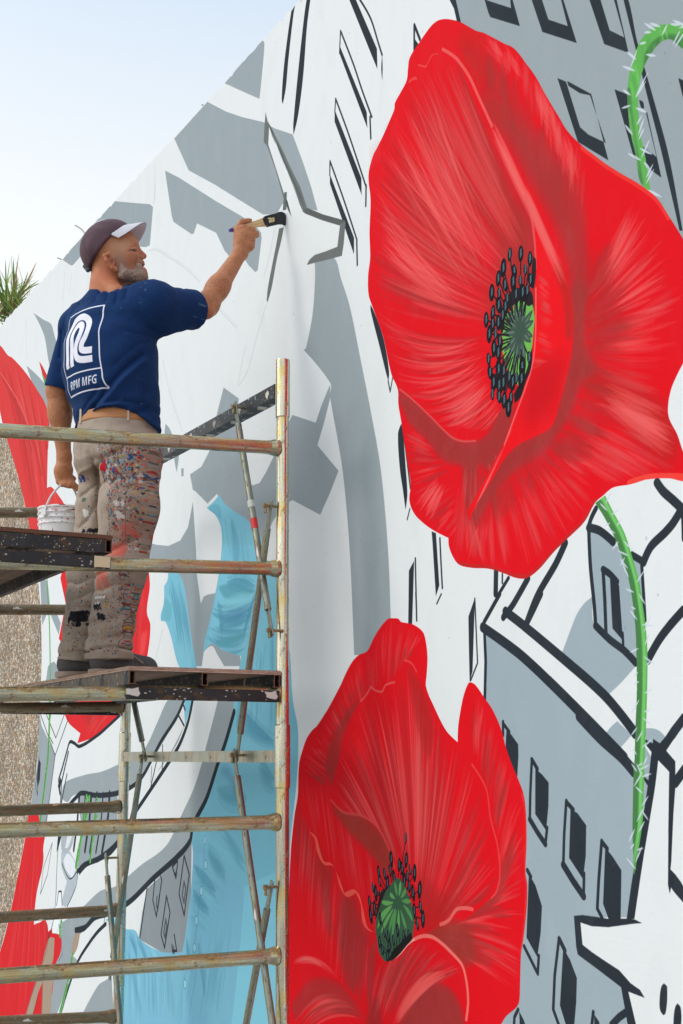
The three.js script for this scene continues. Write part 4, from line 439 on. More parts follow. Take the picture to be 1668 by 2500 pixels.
function paintMural() {
  rnd = rngOf(77);
  g2.fillStyle = rgba(cWhite); g2.fillRect(MX0 - 1, MY0 - 1, MX1 - MX0 + 2, MY1 - MY0 + 2);
  paintGreys(); leftPoppies(); paintBlue(); paintInk(); stems(); poppyTwo(); poppyOne();
  for (let i = 0; i < 4; i++) stroke([232, 120, 116], 0.12, [-4.2 + i * 0.02, 4.9], [-4.19 + i * 0.02, 4.86], [-4.18 + i * 0.02, 4.8], 0.02);
  for (let i = 0; i < 5000; i++) { const x = MX0 + rnd() * (MX1 - MX0), y = MY0 + rnd() * (MY1 - MY0), s = rnd() < 0.5; stroke(s ? [255, 255, 255] : [70, 80, 90], 0.011, [x, y], [x + 0.1 * (rnd() - 0.5), y - 0.08], [x + 0.15 * (rnd() - 0.5), y - 0.16], 0.04 + rnd() * 0.05); }
  for (let i = 0; i < 260; i++) { g2.fillStyle = rgba([90, 98, 104], 0.22); g2.fillRect(MX0 + rnd() * (MX1 - MX0), MY0 + rnd() * (MY1 - MY0), 0.004 + rnd() * 0.004, 0.004 + rnd() * 0.006); }
}
const wallBump = noiseTex(512, (u, v) => 0.6 * fbm(u, v, 8, 3, 5) + 0.25 * vnoise(u * 128, v * 128, 128, 128, 9) + 0.15 * vnoise(u * 40, v * 170, 40, 170, 12));
wallBump.channel = 1;
const stucco = thing('mural_wall', 'long tall wall with a half finished mural of giant red poppies and grey houses', 'wall', [-5, 0, 0]);
{
  const NX = 3, NY = 2, mats = [], geos = [];
  const leftEdge = [-9.969,5.188,-9.719,5.006,-9.505,4.837,-9.088,4.432,-8.798,4.075,-8.588,3.775,-8.473,3.499,-8.418,3.235,-8.409,2.978,-8.412,2.872,-8.417,2.65,-8.461,2.449,-8.505,2.374,-8.571,2.249,-8.633,2.101,-8.783,1.825,-8.95,1.57,-9.119,1.36,-9.33,1.11,-9.613,0.78];
  const edgeAt = (y) => { if (y >= leftEdge[1]) return Math.max(MX0 - 0.2, leftEdge[0] - (y - leftEdge[1]) * 1.6); for (let i = 0; i + 3 < leftEdge.length; i += 2) if (y <= leftEdge[i + 1] && y >= leftEdge[i + 3]) return leftEdge[i] + (leftEdge[i + 2] - leftEdge[i]) * (leftEdge[i + 1] - y) / (leftEdge[i + 1] - leftEdge[i + 3]); return leftEdge.at(-2); };
  for (let cx = 0; cx < NX; cx++) for (let cy = 0; cy < NY; cy++) {
    const x0 = MX0 + (MX1 - MX0) * cx / NX, x1 = MX0 + (MX1 - MX0) * (cx + 1) / NX, y0 = MY0 + (MY1 - MY0) * cy / NY, y1 = MY0 + (MY1 - MY0) * (cy + 1) / NY, W = cx ? 1664 : 1024, H = 1600;
    const c = canvas(W, H); g2 = c.getContext('2d'); g2.setTransform(W / (x1 - x0), 0, 0, -H / (y1 - y0), -x0 * W / (x1 - x0), y1 * H / (y1 - y0)); paintMural();
    mats.push(new THREE.MeshPhysicalMaterial({ map: ctex(c), roughness: 0.8, bumpMap: wallBump, bumpScale: 0.0008, specularIntensity: 0.12 }));
    const s = new THREE.Shape(), N = 26, er = rngOf(5 + cx), top = (x) => TOP + 0.006 * Math.sin(x * 37) * Math.sin(x * 13) + (er() - 0.5) * 0.012 - (er() < 0.06 ? 0.015 : 0);
    if (cx === 0) { s.moveTo(edgeAt(y0), y0); } else s.moveTo(x0, y0);
    s.lineTo(x1, y0);
    if (cy === NY - 1) { const M = 90, xs = cx === 0 ? MX0 : x0; for (let i = 0; i <= M; i++) { const x = x1 + (xs - x1) * i / M; s.lineTo(x, i === 0 || i === M ? TOP : top(x)); } if (cx === 0) for (let i = 1; i < N; i++) { const y = TOP + (y0 - TOP) * i / N; s.lineTo(edgeAt(y), y); } }
    else { s.lineTo(x1, y1); if (cx === 0) for (let i = 0; i < N; i++) { const y = y1 + (y0 - y1) * i / N; s.lineTo(edgeAt(y), y); } else s.lineTo(x0, y1); }
    const g = new THREE.ShapeGeometry(s), p = g.attributes.position, uv = g.attributes.uv, u1 = new Float32Array(p.count * 2);
    for (let i = 0; i < p.count; i++) { uv.setXY(i, (p.getX(i) - x0) / (x1 - x0), (p.getY(i) - y0) / (y1 - y0)); u1[2 * i] = p.getX(i) / 1.3; u1[2 * i + 1] = p.getY(i) / 1.3; }
    g.setAttribute('uv1', new THREE.BufferAttribute(u1, 2)); geos.push(g.translate(5, 0, 0));
  }
  const face = mergeGeometries(geos, true); part('painted_face', face, mats, stucco);
  // bare aggregate wall behind and left of the paint, its plain end right of the frame
  const pebble = (() => {
    const n = 512, pts = [], r = rngOf(21), K = 52; for (let i = 0; i < K * K; i++) pts.push([(i % K + r()) / K, (Math.floor(i / K) + r()) / K, r(), r()]);
    const col = new Uint8Array(n * n * 4), hgt = new Uint8Array(n * n * 4), pal = [[200, 180, 154], [180, 156, 126], [216, 204, 186], [160, 142, 122], [190, 158, 128], [222, 212, 196], [146, 134, 118]];
    for (let j = 0; j < n; j++) for (let i = 0; i < n; i++) {
      const u = i / n * K, v = j / n * K; let d1 = 9, d2 = 9, best = 0;
      for (let a = -1; a <= 1; a++) for (let b = -1; b <= 1; b++) { const ci = (Math.floor(u) + a + K) % K, cj = (Math.floor(v) + b + K) % K, q = pts[cj * K + ci]; let dx = q[0] * K - u, dy = q[1] * K - v; dx -= Math.round(dx / K) * K; dy -= Math.round(dy / K) * K; const d = dx * dx + dy * dy; if (d < d1) { d2 = d1; d1 = d; best = cj * K + ci; } else if (d < d2) d2 = d; }
      const e = Math.min(1, (Math.sqrt(d2) - Math.sqrt(d1)) * 2.6), q = pts[best], c = pal[Math.floor(q[2] * pal.length)], k = (0.74 + 0.26 * e) * (0.84 + 0.32 * q[3]) * (0.85 + 0.3 * fbm(i / n, j / n, 4, 31, 3)), o = (j * n + i) * 4;
      for (let z = 0; z < 3; z++) col[o + z] = Math.min(255, c[z] * k); col[o + 3] = 255; hgt[o] = hgt[o + 1] = hgt[o + 2] = 255 * e * (0.5 + 0.5 * q[3]); hgt[o + 3] = 255;
    }
    const T = (d, s) => { const t = new THREE.DataTexture(d, n, n); t.wrapS = t.wrapT = THREE.RepeatWrapping; t.magFilter = THREE.LinearFilter; t.repeat.set(1.25, 1.25); if (s) t.colorSpace = THREE.SRGBColorSpace; t.needsUpdate = true; return t; };
    return new THREE.MeshStandardMaterial({ map: T(col, true), bumpMap: T(hgt), bumpScale: 0.006, roughness: 0.95 });
  })();
  part('wall_body', box(-13, 6.5, 0, TOP - 0.004, -0.3, -0.006), pebble, stucco, 'bare pebbledash surface left of the paint');
  const plainM = new THREE.MeshPhysicalMaterial({ color: new THREE.Color('rgb(186,194,198)'), roughness: 0.8, specularIntensity: 0.12, bumpMap: (() => { const t = wallBump.clone(); t.channel = 0; t.repeat.set(0.77, 0.77); return t; })(), bumpScale: 0.0008 });
  part('plain_render', box(MX1 + 5.001, 6.5, 0, TOP, -0.004, 0), plainM, stucco); part('skirting_render', box(-3, MX1 + 5, 0, MY0 - 0.001, -0.004, 0), plainM, stucco);
}
struct('ground', (() => { const g = new THREE.PlaneGeometry(160, 160, 1, 1).rotateX(-Math.PI / 2); return scaleUV(g, 80, 80); })(), new THREE.MeshStandardMaterial({ color: new THREE.Color().setRGB(0.33, 0.31, 0.28), roughness: 0.95, bumpMap: wallBump.clone(), bumpScale: 0.004 })).material.bumpMap.channel = 0;

// ---------------------------------------------------------------- scaffold tower and its two decks
function metal(seed, o) { // plated steel: colour, roughness and metalness maps, with chips of paint and rust
  const W = 256, H = 1024, c = canvas(W, H), g = c.getContext('2d'), im = g.createImageData(W, H), rm = canvas(W, H), rg = rm.getContext('2d'), ri = rg.createImageData(W, H);
  const mixc = (a, b, t) => [0, 1, 2].map((k) => a[k] + (b[k] - a[k]) * t), sm = (a, b, x) => { x = Math.min(1, Math.max(0, (x - a) / (b - a))); return x * x * (3 - 2 * x); };
  for (let j = 0; j < H; j++) for (let i = 0; i < W; i++) {
    const u = i / W, v = j / H, q = (j * W + i) * 4;
    const a = fbm(u * 0.5, v * 2, 4, seed, 4), b = fbm(u, v * 3, 6, seed + 7, 4), s = vnoise(u * 48, v * 12, 48, 12, seed + 3), f = vnoise(u * 64, v * 256, 64, 256, seed + 5), rust = 0.55 * fbm(u, v * 4, 5, seed + 11, 5) + 0.45 * fbm(u, v * 4, 17, seed + 12, 4);
    let col = mixc(o.cols[0], o.cols[1], sm(0.35, 0.62, a)); col = mixc(col, o.cols[2], sm(0.52, 0.72, b) * 0.9); col = mixc(col, o.cols[3], sm(0.55, 0.8, fbm(u, v * 2, 3, seed + 20, 3)) * 0.8);
    col = col.map((x) => x * (0.86 + 0.16 * s + 0.1 * (f - 0.5)));
    const r = sm(o.rust, o.rust + 0.14, rust); col = mixc(col, [104 + 36 * f, 78 + 26 * f, 56], r * 0.66);
    im.data[q] = col[0]; im.data[q + 1] = col[1]; im.data[q + 2] = col[2]; im.data[q + 3] = 255;
    ri.data[q] = 255; ri.data[q + 1] = 255 * Math.min(1, o.rough + 0.25 * (b - 0.5) + 0.4 * r); ri.data[q + 2] = 255 * o.metal * (1 - 0.8 * r); ri.data[q + 3] = 255;
  }
  g.putImageData(im, 0, 0); rg.putImageData(ri, 0, 0);
  const r = rngOf(seed * 31 + 1);
  for (let k = 0; k < o.chips; k++) {
    const x = r() * W, y = r() * H, s = r() < (o.big ?? 0.05) ? 7 + r() * 16 : 0.7 + r() * 2.4, n = 9, cs = o.chipCols[Math.floor(r() * o.chipCols.length)];
    for (const [ctx, fill] of [[g, rgba(cs, 0.95)], [rg, 'rgb(255,190,0)']]) { const q = rngOf(k + seed); ctx.beginPath(); for (let i = 0; i < n; i++) { const t = i / n * 6.283, d = s * (0.55 + 0.6 * q()); ctx.lineTo(x + Math.cos(t) * d, y + Math.sin(t) * d * (o.stretch ?? 1.4)); } ctx.fillStyle = fill; ctx.fill(); }
  }
  const R = ctex(rm, true, false);
  return new THREE.MeshStandardMaterial({ map: ctex(c, true), roughnessMap: R, metalnessMap: R, metalness: 1, roughness: 1 });
}
const splat = [[222, 218, 208], [214, 208, 196], [208, 180, 160], [196, 160, 130], [30, 32, 34]];
const mPost = metal(2, { cols: [[226, 220, 196], [206, 220, 206], [234, 214, 150], [224, 190, 206]], rough: 0.24, metal: 0.95, rust: 0.62, chips: 60, chipCols: [[206, 176, 156], [214, 190, 170], [120, 40, 36], [200, 200, 196]], stretch: 2 });
const mRung = metal(5, { cols: [[204, 196, 156], [182, 180, 156], [202, 180, 126], [176, 172, 160]], rough: 0.3, metal: 0.88, rust: 0.58, chips: 110, chipCols: splat.slice(0, 4) });
const mOld = metal(9, { cols: [[150, 134, 110], [134, 124, 100], [156, 128, 100], [122, 112, 98]], rough: 0.46, metal: 0.6, rust: 0.52, chips: 90, chipCols: splat.slice(0, 4) });
const mBrace = metal(13, { cols: [[156, 164, 152], [138, 148, 140], [168, 162, 124], [150, 132, 116]], rough: 0.4, metal: 0.7, rust: 0.56, chips: 90, chipCols: splat });
const mBar = metal(17, { cols: [[214, 210, 188], [190, 192, 172], [206, 186, 156], [176, 174, 162]], rough: 0.36, metal: 0.8, rust: 0.64, chips: 40, chipCols: splat });
const mDark = metal(19, { cols: [[40, 44, 48], [52, 56, 60], [60, 60, 62], [34, 36, 40]], rough: 0.5, metal: 0.2, rust: 0.68, chips: 700, chipCols: [[214, 216, 214], [170, 176, 178], [220, 212, 196], [120, 126, 130]], stretch: 1.2 });
const mBlack = metal(23, { cols: [[36, 37, 39], [46, 46, 48], [52, 46, 42], [30, 31, 34]], rough: 0.55, metal: 0.1, rust: 0.64, chips: 1000, big: 0.006, chipCols: [[220, 216, 206], [206, 206, 200], [214, 196, 160], [90, 86, 80]], stretch: 1 });
const mRust = new THREE.MeshStandardMaterial({ color: new THREE.Color('rgb(112,76,56)'), roughness: 0.9, bumpMap: wallBump.clone(), bumpScale: 0.002 }); mRust.bumpMap.channel = 0;
const mRed = new THREE.MeshStandardMaterial({ color: new THREE.Color('rgb(206,44,38)'), roughness: 0.5 });
const mTape = new THREE.MeshStandardMaterial({ color: new THREE.Color('rgb(196,198,192)'), roughness: 0.6 });
const mGold = metal(29, { cols: [[176, 164, 118], [150, 142, 108], [146, 128, 92], [134, 130, 110]], rough: 0.4, metal: 0.75, rust: 0.6, chips: 10, chipCols: splat });

const XA = -4.292, XB = -5.928, PZ = 0.307, OZ = 1.507, TR = 0.0228; // the two ladder frames, their wall side and outer posts, tube radius
const tower = thing('scaffold_tower', 'tall scaffold tower of worn plated steel tubes standing before the mural', 'scaffold', [-5.1, 0, 0.9]);
const T0 = [-5.1, 0, 0.9], sub = (p) => [p[0] - T0[0], p[1] - T0[1], p[2] - T0[2]];
const into = (g) => g.translate(-T0[0], -T0[1], -T0[2]);
function post(x, z, lean, top, joints, mat) {
  const at = (y) => [x + lean * (y - 2.82), y, z];
  const p = part('post', into(mergeGeometries([tube(at(0.02), at(top), TR, { seg: 28 }), box(x - lean * 2.8 - 0.07, x - lean * 2.8 + 0.07, 0, 0.02, z - 0.07, z + 0.07)].map((g) => { g.deleteAttribute('uv1'); return g; }))), mat, tower);
  for (const [y0, y1, r] of joints) part('collar', into(tube(at(y0), at(y1), r, { seg: 28, profile: [[0, r - 0.0015], [0.015, r], [0.985, r], [1, r - 0.0015]] })), mat, p);
  return at;
}
const boxM = (...a) => scaleUV(box(...a), 4, 1);
const atA = post(XA, PZ, -0.017, 4.03, [[3.816, 4.036, 0.0262], [2.496, 2.713, 0.0268]], mPost);
post(XA, OZ, 0.01, 4.03, [[3.81, 4.03, 0.0262], [2.49, 2.7, 0.0268]], mPost);
const atB = post(XB, PZ, -0.012, 3.95, [[2.493, 2.713, 0.0268]], mPost);
post(XB, OZ, 0.01, 3.95, [[2.49, 2.7, 0.0268]], mPost);
function rung(x, y0, y1, mat, at, r = 0.0238) { // from the wall side post at y0 to the outer post at y1, its ends pressed flat where they are welded on
  const a = [at(y0)[0], y0, PZ + TR * 0.9], b = [x, y1, OZ - TR * 0.9], L = OZ - PZ, e = (t) => t / L;
  part('rung', into(tube(a, b, r, { seg: 24, caps: false, profile: [[0, r * 1.32], [e(0.012), r * 1.3], [e(0.035), r * 1.06], [e(0.06), r], [1 - e(0.06), r], [1 - e(0.03), r * 1.08], [1, r * 1.3]] })), mat, tower);
}
const ya = [[3.702, 3.639], [3.261, 3.209], [2.825, 2.791], [2.383, 2.376], [1.944, 1.9445], [1.5, 1.51], [1.06, 1.07], [0.6, 0.6]], yb = [[3.726, 3.623], [3.268, 3.214], [2.8276, 2.795], [2.384, 2.364], [1.938, 1.927], [1.492, 1.537], [1.05, 1.06], [0.6, 0.6]];
ya.forEach(([p, q]) => rung(XA, p, q, mRung, atA)); yb.forEach(([p, q]) => rung(XB, p, q, mOld, atB));
// square guard bars between the frames along the wall
const bar = (y0, y1, s, mat) => part('guard_bar', into(boxM(atB(y1)[0] + 0.018, atA(y0)[0] - 0.018, y0 - s / 2, y0 + s / 2, PZ - s / 2, PZ + s / 2)), mat, tower);
bar(3.921, 3.921, 0.05, mDark); bar(2.604, 2.604, 0.042, mBar); bar(1.2, 1.2, 0.042, mBar);
// thin cross braces, tubes with flattened ends, and the pins that hold them
const FRONT = PZ + 0.034;
function brace(a, b, mat, r = 0.0125) {
  const L = V3(a).distanceTo(V3(b)), g = tube(a, b, r, { seg: 16, profile: [[0, r], [0.1 / L, r], [1 - 0.1 / L, r], [1, r]] });
  return part('brace', into(g), mat, tower);
}
function flatEnd(parent, p, q) { // the flattened end of a brace: a plate round pin p pointing towards q
  const d = V3(q).sub(V3(p)).normalize().multiplyScalar(0.1), e = V3(p).sub(d.clone().multiplyScalar(0.22)), f = V3(p).add(d);
  const s = V3(q).sub(V3(p)).normalize(), n = new THREE.Vector3(0, 0, 1), w = s.clone().cross(n), bg = new RoundedBoxGeometry(0.024, e.distanceTo(f), 0.006, 2, 0.0025);
  bg.applyMatrix4(new THREE.Matrix4().makeBasis(w, s, n)).translate((e.x + f.x) / 2, (e.y + f.y) / 2, (e.z + f.z) / 2); part('flat_end', into(bg), mBrace, parent);
}
const shift = (p, dz) => [p[0], p[1], dz];
const pins = { top: [-4.604,3.919,0.345], p1: [-4.308,3.486,0.345], p2: [-4.265,3.037,0.345], b1: [-4.571,2.609,0.345], b2: [-5.532,2.605,0.345], p3: [-4.274,2.169,0.345], q: [-5.93,2.162,0.345] };
function braceBetween(a, b, mat, dz = 0) { const A = shift(a, FRONT + 0.012 + dz), B = shift(b, FRONT + 0.012 + dz), d = V3(B).sub(V3(A)).normalize().multiplyScalar(0.08), m = brace(V3(A).add(d).toArray(), V3(B).sub(d).toArray(), mat); flatEnd(m, A, B); flatEnd(m, B, A); return m; }
const br1 = braceBetween(pins.top, pins.p2, mBrace, 0.012), br2 = braceBetween(pins.p1, pins.b1, mBrace), br3 = braceBetween(pins.b1, [-4.188,1.635,0.345], mBrace, 0.012), br4 = braceBetween(pins.p3, [-4.545,1.499,0.345], mBrace);
const br5 = braceBetween([-5.816,3.021,0.345], pins.b2, mBrace), br6 = braceBetween(pins.b2, [-5.866,1.674,0.345], mBrace, 0.012), br7 = braceBetween(pins.q, [-5.633,1.371,0.345], mBrace, 0.026);
{ // a dab of red paint and a wrap of tape on the topmost brace
  const A = shift(pins.top, FRONT + 0.024), B = shift(pins.p2, FRONT + 0.024), P = (t) => [0, 1, 2].map((k) => A[k] + (B[k] - A[k]) * t);
  part('tape_wrap', into(tube(P(0.445), P(0.475), 0.0135, { seg: 16 })), mTape, br1); part('red_paint_band', into(tube(P(0.525), P(0.57), 0.0132, { seg: 16 })), mRed, br1);
}
for (const k of ['top', 'p1', 'p2', 'b1', 'b2', 'p3', 'q']) { // bolt with a wing nut
  const p = pins[k], b = part('brace_bolt', into(tube([p[0], p[1], PZ + 0.012], [p[0], p[1], FRONT + 0.036], 0.005, { seg: 12 })), mGold, tower);
  const w = new RoundedBoxGeometry(0.013, 0.036, 0.008, 2, 0.003).translate(p[0], p[1] - 0.01, FRONT + 0.032), hub = tube([p[0], p[1], FRONT + 0.026], [p[0], p[1], FRONT + 0.04], 0.009, { seg: 14 });
  part('wing_nut', into(mergeGeometries([w, hub.toNonIndexed()])), mGold, b);
}
// decks
const plyTex = (() => { const c = canvas(512, 512), g = c.getContext('2d'); g.fillStyle = 'rgb(132,110,94)'; g.fillRect(0, 0, 512, 512); const r = rngOf(61); for (let i = 0; i < 1500; i++) { g.fillStyle = rgba(r() < 0.5 ? [92, 74, 60] : [176, 156, 138], 0.1 + r() * 0.12); g.fillRect(r() * 512 - 60, r() * 512, 60 + r() * 200, 1 + r() * 3); } for (let i = 0; i < 90; i++) { g.fillStyle = rgba([214, 208, 200], 0.7); g.beginPath(); g.ellipse(r() * 512, r() * 512, 1 + r() * 5, 1 + r() * 3, r() * 3, 0, 7); g.fill(); } return ctex(c, true); })();
const mPly = new THREE.MeshStandardMaterial({ map: plyTex, roughness: 0.9, bumpMap: plyTex, bumpScale: 0.001 });
const plyEdge = (() => { const c = canvas(512, 64), g = c.getContext('2d'), r = rngOf(67); for (let j = 0; j < 64; j++) { const l = Math.floor(j / 9) % 2; g.fillStyle = rgba(l ? [150, 116, 98] : [196, 170, 150]); g.fillRect(0, j, 512, 1); } for (let i = 0; i < 400; i++) { g.fillStyle = rgba(r() < 0.6 ? [80, 54, 42] : [206, 186, 170], 0.35); g.fillRect(r() * 512, r() * 64, 4 + r() * 30, 1 + r() * 3); } return ctex(c, true); })();
const mPlyEdge = new THREE.MeshStandardMaterial({ map: plyEdge, roughness: 0.9 });
const mSide = metal(37, { cols: [[112, 110, 106], [96, 94, 92], [124, 112, 98], [70, 70, 72]], rough: 0.7, metal: 0.15, rust: 0.6, chips: 160, chipCols: [[200, 200, 196], [220, 216, 206], [60, 58, 56]], stretch: 3 });
function deck(name, label, x0, x1, y, z0, z1, tubesZ, beamY, o = {}) { // y is the top of the sheet, x1 the end we see
  const t = 0.014, d = thing(name, label, 'scaffold platform', [(x0 + x1) / 2, y - t - 0.06, (z0 + z1) / 2], 'scaffold decks'), P = d.position, mv = (g) => g.translate(-P.x, -P.y, -P.z);
  part('plywood_sheet', mv(box(x0, x1, y - t + 0.0005, y, z0, z1)), o.sheet ?? mPly, d);
  const eg = []; const e1 = box(x1 - 0.0005, x1 + 0.002, y - t, y - 0.0005, z0, z1); scaleUV(e1, 2, 1 / t); eg.push(e1); const e2 = box(x0, x1 - 0.001, y - t, y - 0.0005, z1 - 0.0005, z1 + 0.002); scaleUV(e2, 1, 1 / t); eg.push(e2);
  part('plywood_edge', mv(mergeGeometries(eg)), o.edge ?? mPlyEdge, d);
  const yT = y - t - 0.0005, yB = yT - 0.044;
  tubesZ.forEach((z, i) => { // hollow box section: four walls, open at the end
    const w = 0.011, th = 0.003, xe = x1 - 0.002; const g = [boxM(x0, xe, yB, yT, z - w, z - w + th), boxM(x0, xe, yB, yT, z + w - th, z + w), box(x0, xe, yT - th, yT - 0.0003, z - w + th, z + w - th), box(x0, xe, yB + 0.0003, yB + th, z - w + th, z + w - th), box(x0, xe - 0.25, yB + th, yT - th, z - w + th, z + w - th)];
    const b = part('deck_beam', mv(mergeGeometries(g)), i === tubesZ.length - 1 ? (o.side ?? mSide) : mBlack, d);
    const rg = [box(xe, xe + 0.0015, yB, yT, z - w - 0.0006, z - w + th), box(xe, xe + 0.0015, yB, yT, z + w - th, z + w + 0.0006), box(xe, xe + 0.0015, yT - th, yT, z - w + th, z + w - th), box(xe, xe + 0.0015, yB, yB + th, z - w + th, z + w - th)];
    part('rusty_rim', mv(mergeGeometries(rg)), mRust, b);
  });
  for (const x of [x1 - 0.018, x0 + 0.018]) { const g = mergeGeometries([new RoundedBoxGeometry(0.028, 0.04, z1 - z0 - 0.002, 2, 0.003).translate(x, beamY, (z0 + z1) / 2)]); const uv = g.attributes.uv, p = g.attributes.position; for (let i = 0; i < p.count; i++) uv.setXY(i, p.getZ(i) * 2, p.getY(i)); part('cross_beam', mv(g), mBlack, d); }
  return d;
}
const lowDeck = deck('scaffold_deck', 'worn plywood deck on black box beams that the painter stands on', -5.96, -4.243, 2.896, 0.338, 0.888, [0.352, 0.62, 0.876], 2.8085);
const highDeck = deck('scaffold_deck', 'black paint spattered deck one rung higher, at the left in front of the painter', -5.96, -4.243, 3.3232, 0.958, 1.47, [0.971, 1.21, 1.457], 3.2335, { edge: mRust, side: mBlack });
{ // closed black channel across the end of the higher deck
  const P = highDeck.position, g = boxM(-4.262, -4.2425, 3.2635, 3.3055, 0.984, 1.46).translate(-P.x, -P.y, -P.z); part('end_channel', g, mBlack, highDeck);
  part('cream_paint_patch', new RoundedBoxGeometry(0.001, 0.037, 0.055, 1, 0.0004).translate(-4.2462 - P.x, 3.2335 - P.y, 0.99 - P.z), new THREE.MeshStandardMaterial({ color: new THREE.Color('rgb(214,196,160)'), roughness: 0.8 }), highDeck);
}

// ---------------------------------------------------------------- the painter: smooth distance fields meshed with surface nets
function surfNet(f, mn, mx, h, slack = 0.03) {
  const B = 4, n = [0, 1, 2].map((k) => Math.ceil((mx[k] - mn[k]) / h / B) * B + 1), [nx, ny, nz] = n, F = new Float32Array(nx * ny * nz).fill(1), at = (i, j, k) => (k * ny + j) * nx + i;
  const half = B * h * 0.87 + slack;
  for (let k = 0; k < nz - 1; k += B) for (let j = 0; j < ny - 1; j += B) for (let i = 0; i < nx - 1; i += B) {
    const d = f(mn[0] + (i + B / 2) * h, mn[1] + (j + B / 2) * h, mn[2] + (k + B / 2) * h);
    const far = Math.abs(d) > half;
    for (let c = 0; c <= B; c++) for (let b = 0; b <= B; b++) for (let a = 0; a <= B; a++) { const o = at(i + a, j + b, k + c); if (far) { if (F[o] === 1) F[o] = d > 0 ? 0.999 : -0.999; } else if (F[o] === 1 || Math.abs(F[o]) === Math.fround(0.999)) F[o] = f(mn[0] + (i + a) * h, mn[1] + (j + b) * h, mn[2] + (k + c) * h); }
  }
  const id = new Int32Array(nx * ny * nz).fill(-1), pos = [], idx = [];
  for (let k = 0; k < nz - 1; k++) for (let j = 0; j < ny - 1; j++) for (let i = 0; i < nx - 1; i++) {
    let m = 0, c = 0, sx = 0, sy = 0, sz = 0; const v = [];
    for (let q = 0; q < 8; q++) { const d = F[at(i + (q & 1), j + ((q >> 1) & 1), k + (q >> 2))]; v.push(d); if (d < 0) m |= 1 << q; }
    if (m === 0 || m === 255) continue;
    for (let q = 0; q < 8; q++) for (let e = 1; e < 8; e <<= 1) if (!(q & e)) { const r = q | e; if ((v[q] < 0) !== (v[r] < 0)) { const t = v[q] / (v[q] - v[r]); sx += (q & 1) + (e === 1 ? t : 0); sy += ((q >> 1) & 1) + (e === 2 ? t : 0); sz += (q >> 2) + (e === 4 ? t : 0); c++; } }
    id[at(i, j, k)] = pos.length / 3; pos.push(mn[0] + (i + sx / c) * h, mn[1] + (j + sy / c) * h, mn[2] + (k + sz / c) * h);
  }
  const quad = (a, b, c, d, flip) => { if (a < 0 || b < 0 || c < 0 || d < 0) return; if (flip) idx.push(a, c, b, a, d, c); else idx.push(a, b, c, a, c, d); };
  for (let k = 1; k < nz - 1; k++) for (let j = 1; j < ny - 1; j++) for (let i = 1; i < nx - 1; i++) {
    const s = F[at(i, j, k)] < 0;
    if (s !== (F[at(i + 1, j, k)] < 0)) quad(id[at(i, j - 1, k - 1)], id[at(i, j, k - 1)], id[at(i, j, k)], id[at(i, j - 1, k)], !s);
    if (s !== (F[at(i, j + 1, k)] < 0)) quad(id[at(i - 1, j, k - 1)], id[at(i - 1, j, k)], id[at(i, j, k)], id[at(i, j, k - 1)], !s);
    if (s !== (F[at(i, j, k + 1)] < 0)) quad(id[at(i - 1, j - 1, k)], id[at(i, j - 1, k)], id[at(i, j, k)], id[at(i - 1, j, k)], !s);
  }
  const g = new THREE.BufferGeometry(); g.setAttribute('position', new THREE.Float32BufferAttribute(pos, 3)); g.setIndex(idx); g.computeVertexNormals(); return g;
}
const smin = (a, b, k) => { const t = Math.max(k - Math.abs(a - b), 0) / k; return Math.min(a, b) - t * t * k * 0.25; };
const cap = (a, b, ra, rb = ra, k = 0.02, o = {}) => ({ t: 0, a, b, ra, rb, k, d: [b[0] - a[0], b[1] - a[1], b[2] - a[2]], l2: (b[0] - a[0]) ** 2 + (b[1] - a[1]) ** 2 + (b[2] - a[2]) ** 2, ...o });
const ell = (c, r, k = 0.02, o = {}) => ({ t: 1, c, r, k, ...o });
function dist(p, x, y, z) {
  if (p.t === 0) {
    const px = x - p.a[0], py = y - p.a[1], pz = z - p.a[2], s = Math.max(0, Math.min(1, (px * p.d[0] + py * p.d[1] + pz * p.d[2]) / p.l2)), qx = px - p.d[0] * s, qy = py - p.d[1] * s, qz = pz - p.d[2] * s;
    let d = Math.sqrt(qx * qx + qy * qy + qz * qz) - (p.ra + (p.rb - p.ra) * s);
    if (p.cut) { const l = Math.sqrt(p.l2); d = Math.max(d, ((x - p.b[0]) * p.d[0] + (y - p.b[1]) * p.d[1] + (z - p.b[2]) * p.d[2]) / l); }
    return d;
  }
  if (p.t === 1) {
    let dx = x - p.c[0], dy = y - p.c[1], dz = z - p.c[2];
    if (p.m) { const [u, v, w] = p.m, a = dx * u[0] + dy * u[1] + dz * u[2], b = dx * v[0] + dy * v[1] + dz * v[2], c = dx * w[0] + dy * w[1] + dz * w[2]; dx = a; dy = b; dz = c; }
    const ax = dx / p.r[0], ay = dy / p.r[1], az = dz / p.r[2], k0 = Math.sqrt(ax * ax + ay * ay + az * az), bx = ax / p.r[0], by = ay / p.r[1], bz = az / p.r[2], k1 = Math.sqrt(bx * bx + by * by + bz * bz);
    return k1 < 1e-6 ? -Math.min(...p.r) : k0 * (k0 - 1) / k1;
  }
  return p.f(x, y, z);
}
const union = (list) => (x, y, z) => { let d = 1e3; for (const p of list) { const e = dist(p, x, y, z); d = p.sub ? -smin(-d, e, p.k) : smin(d, e, p.k); } return d; };
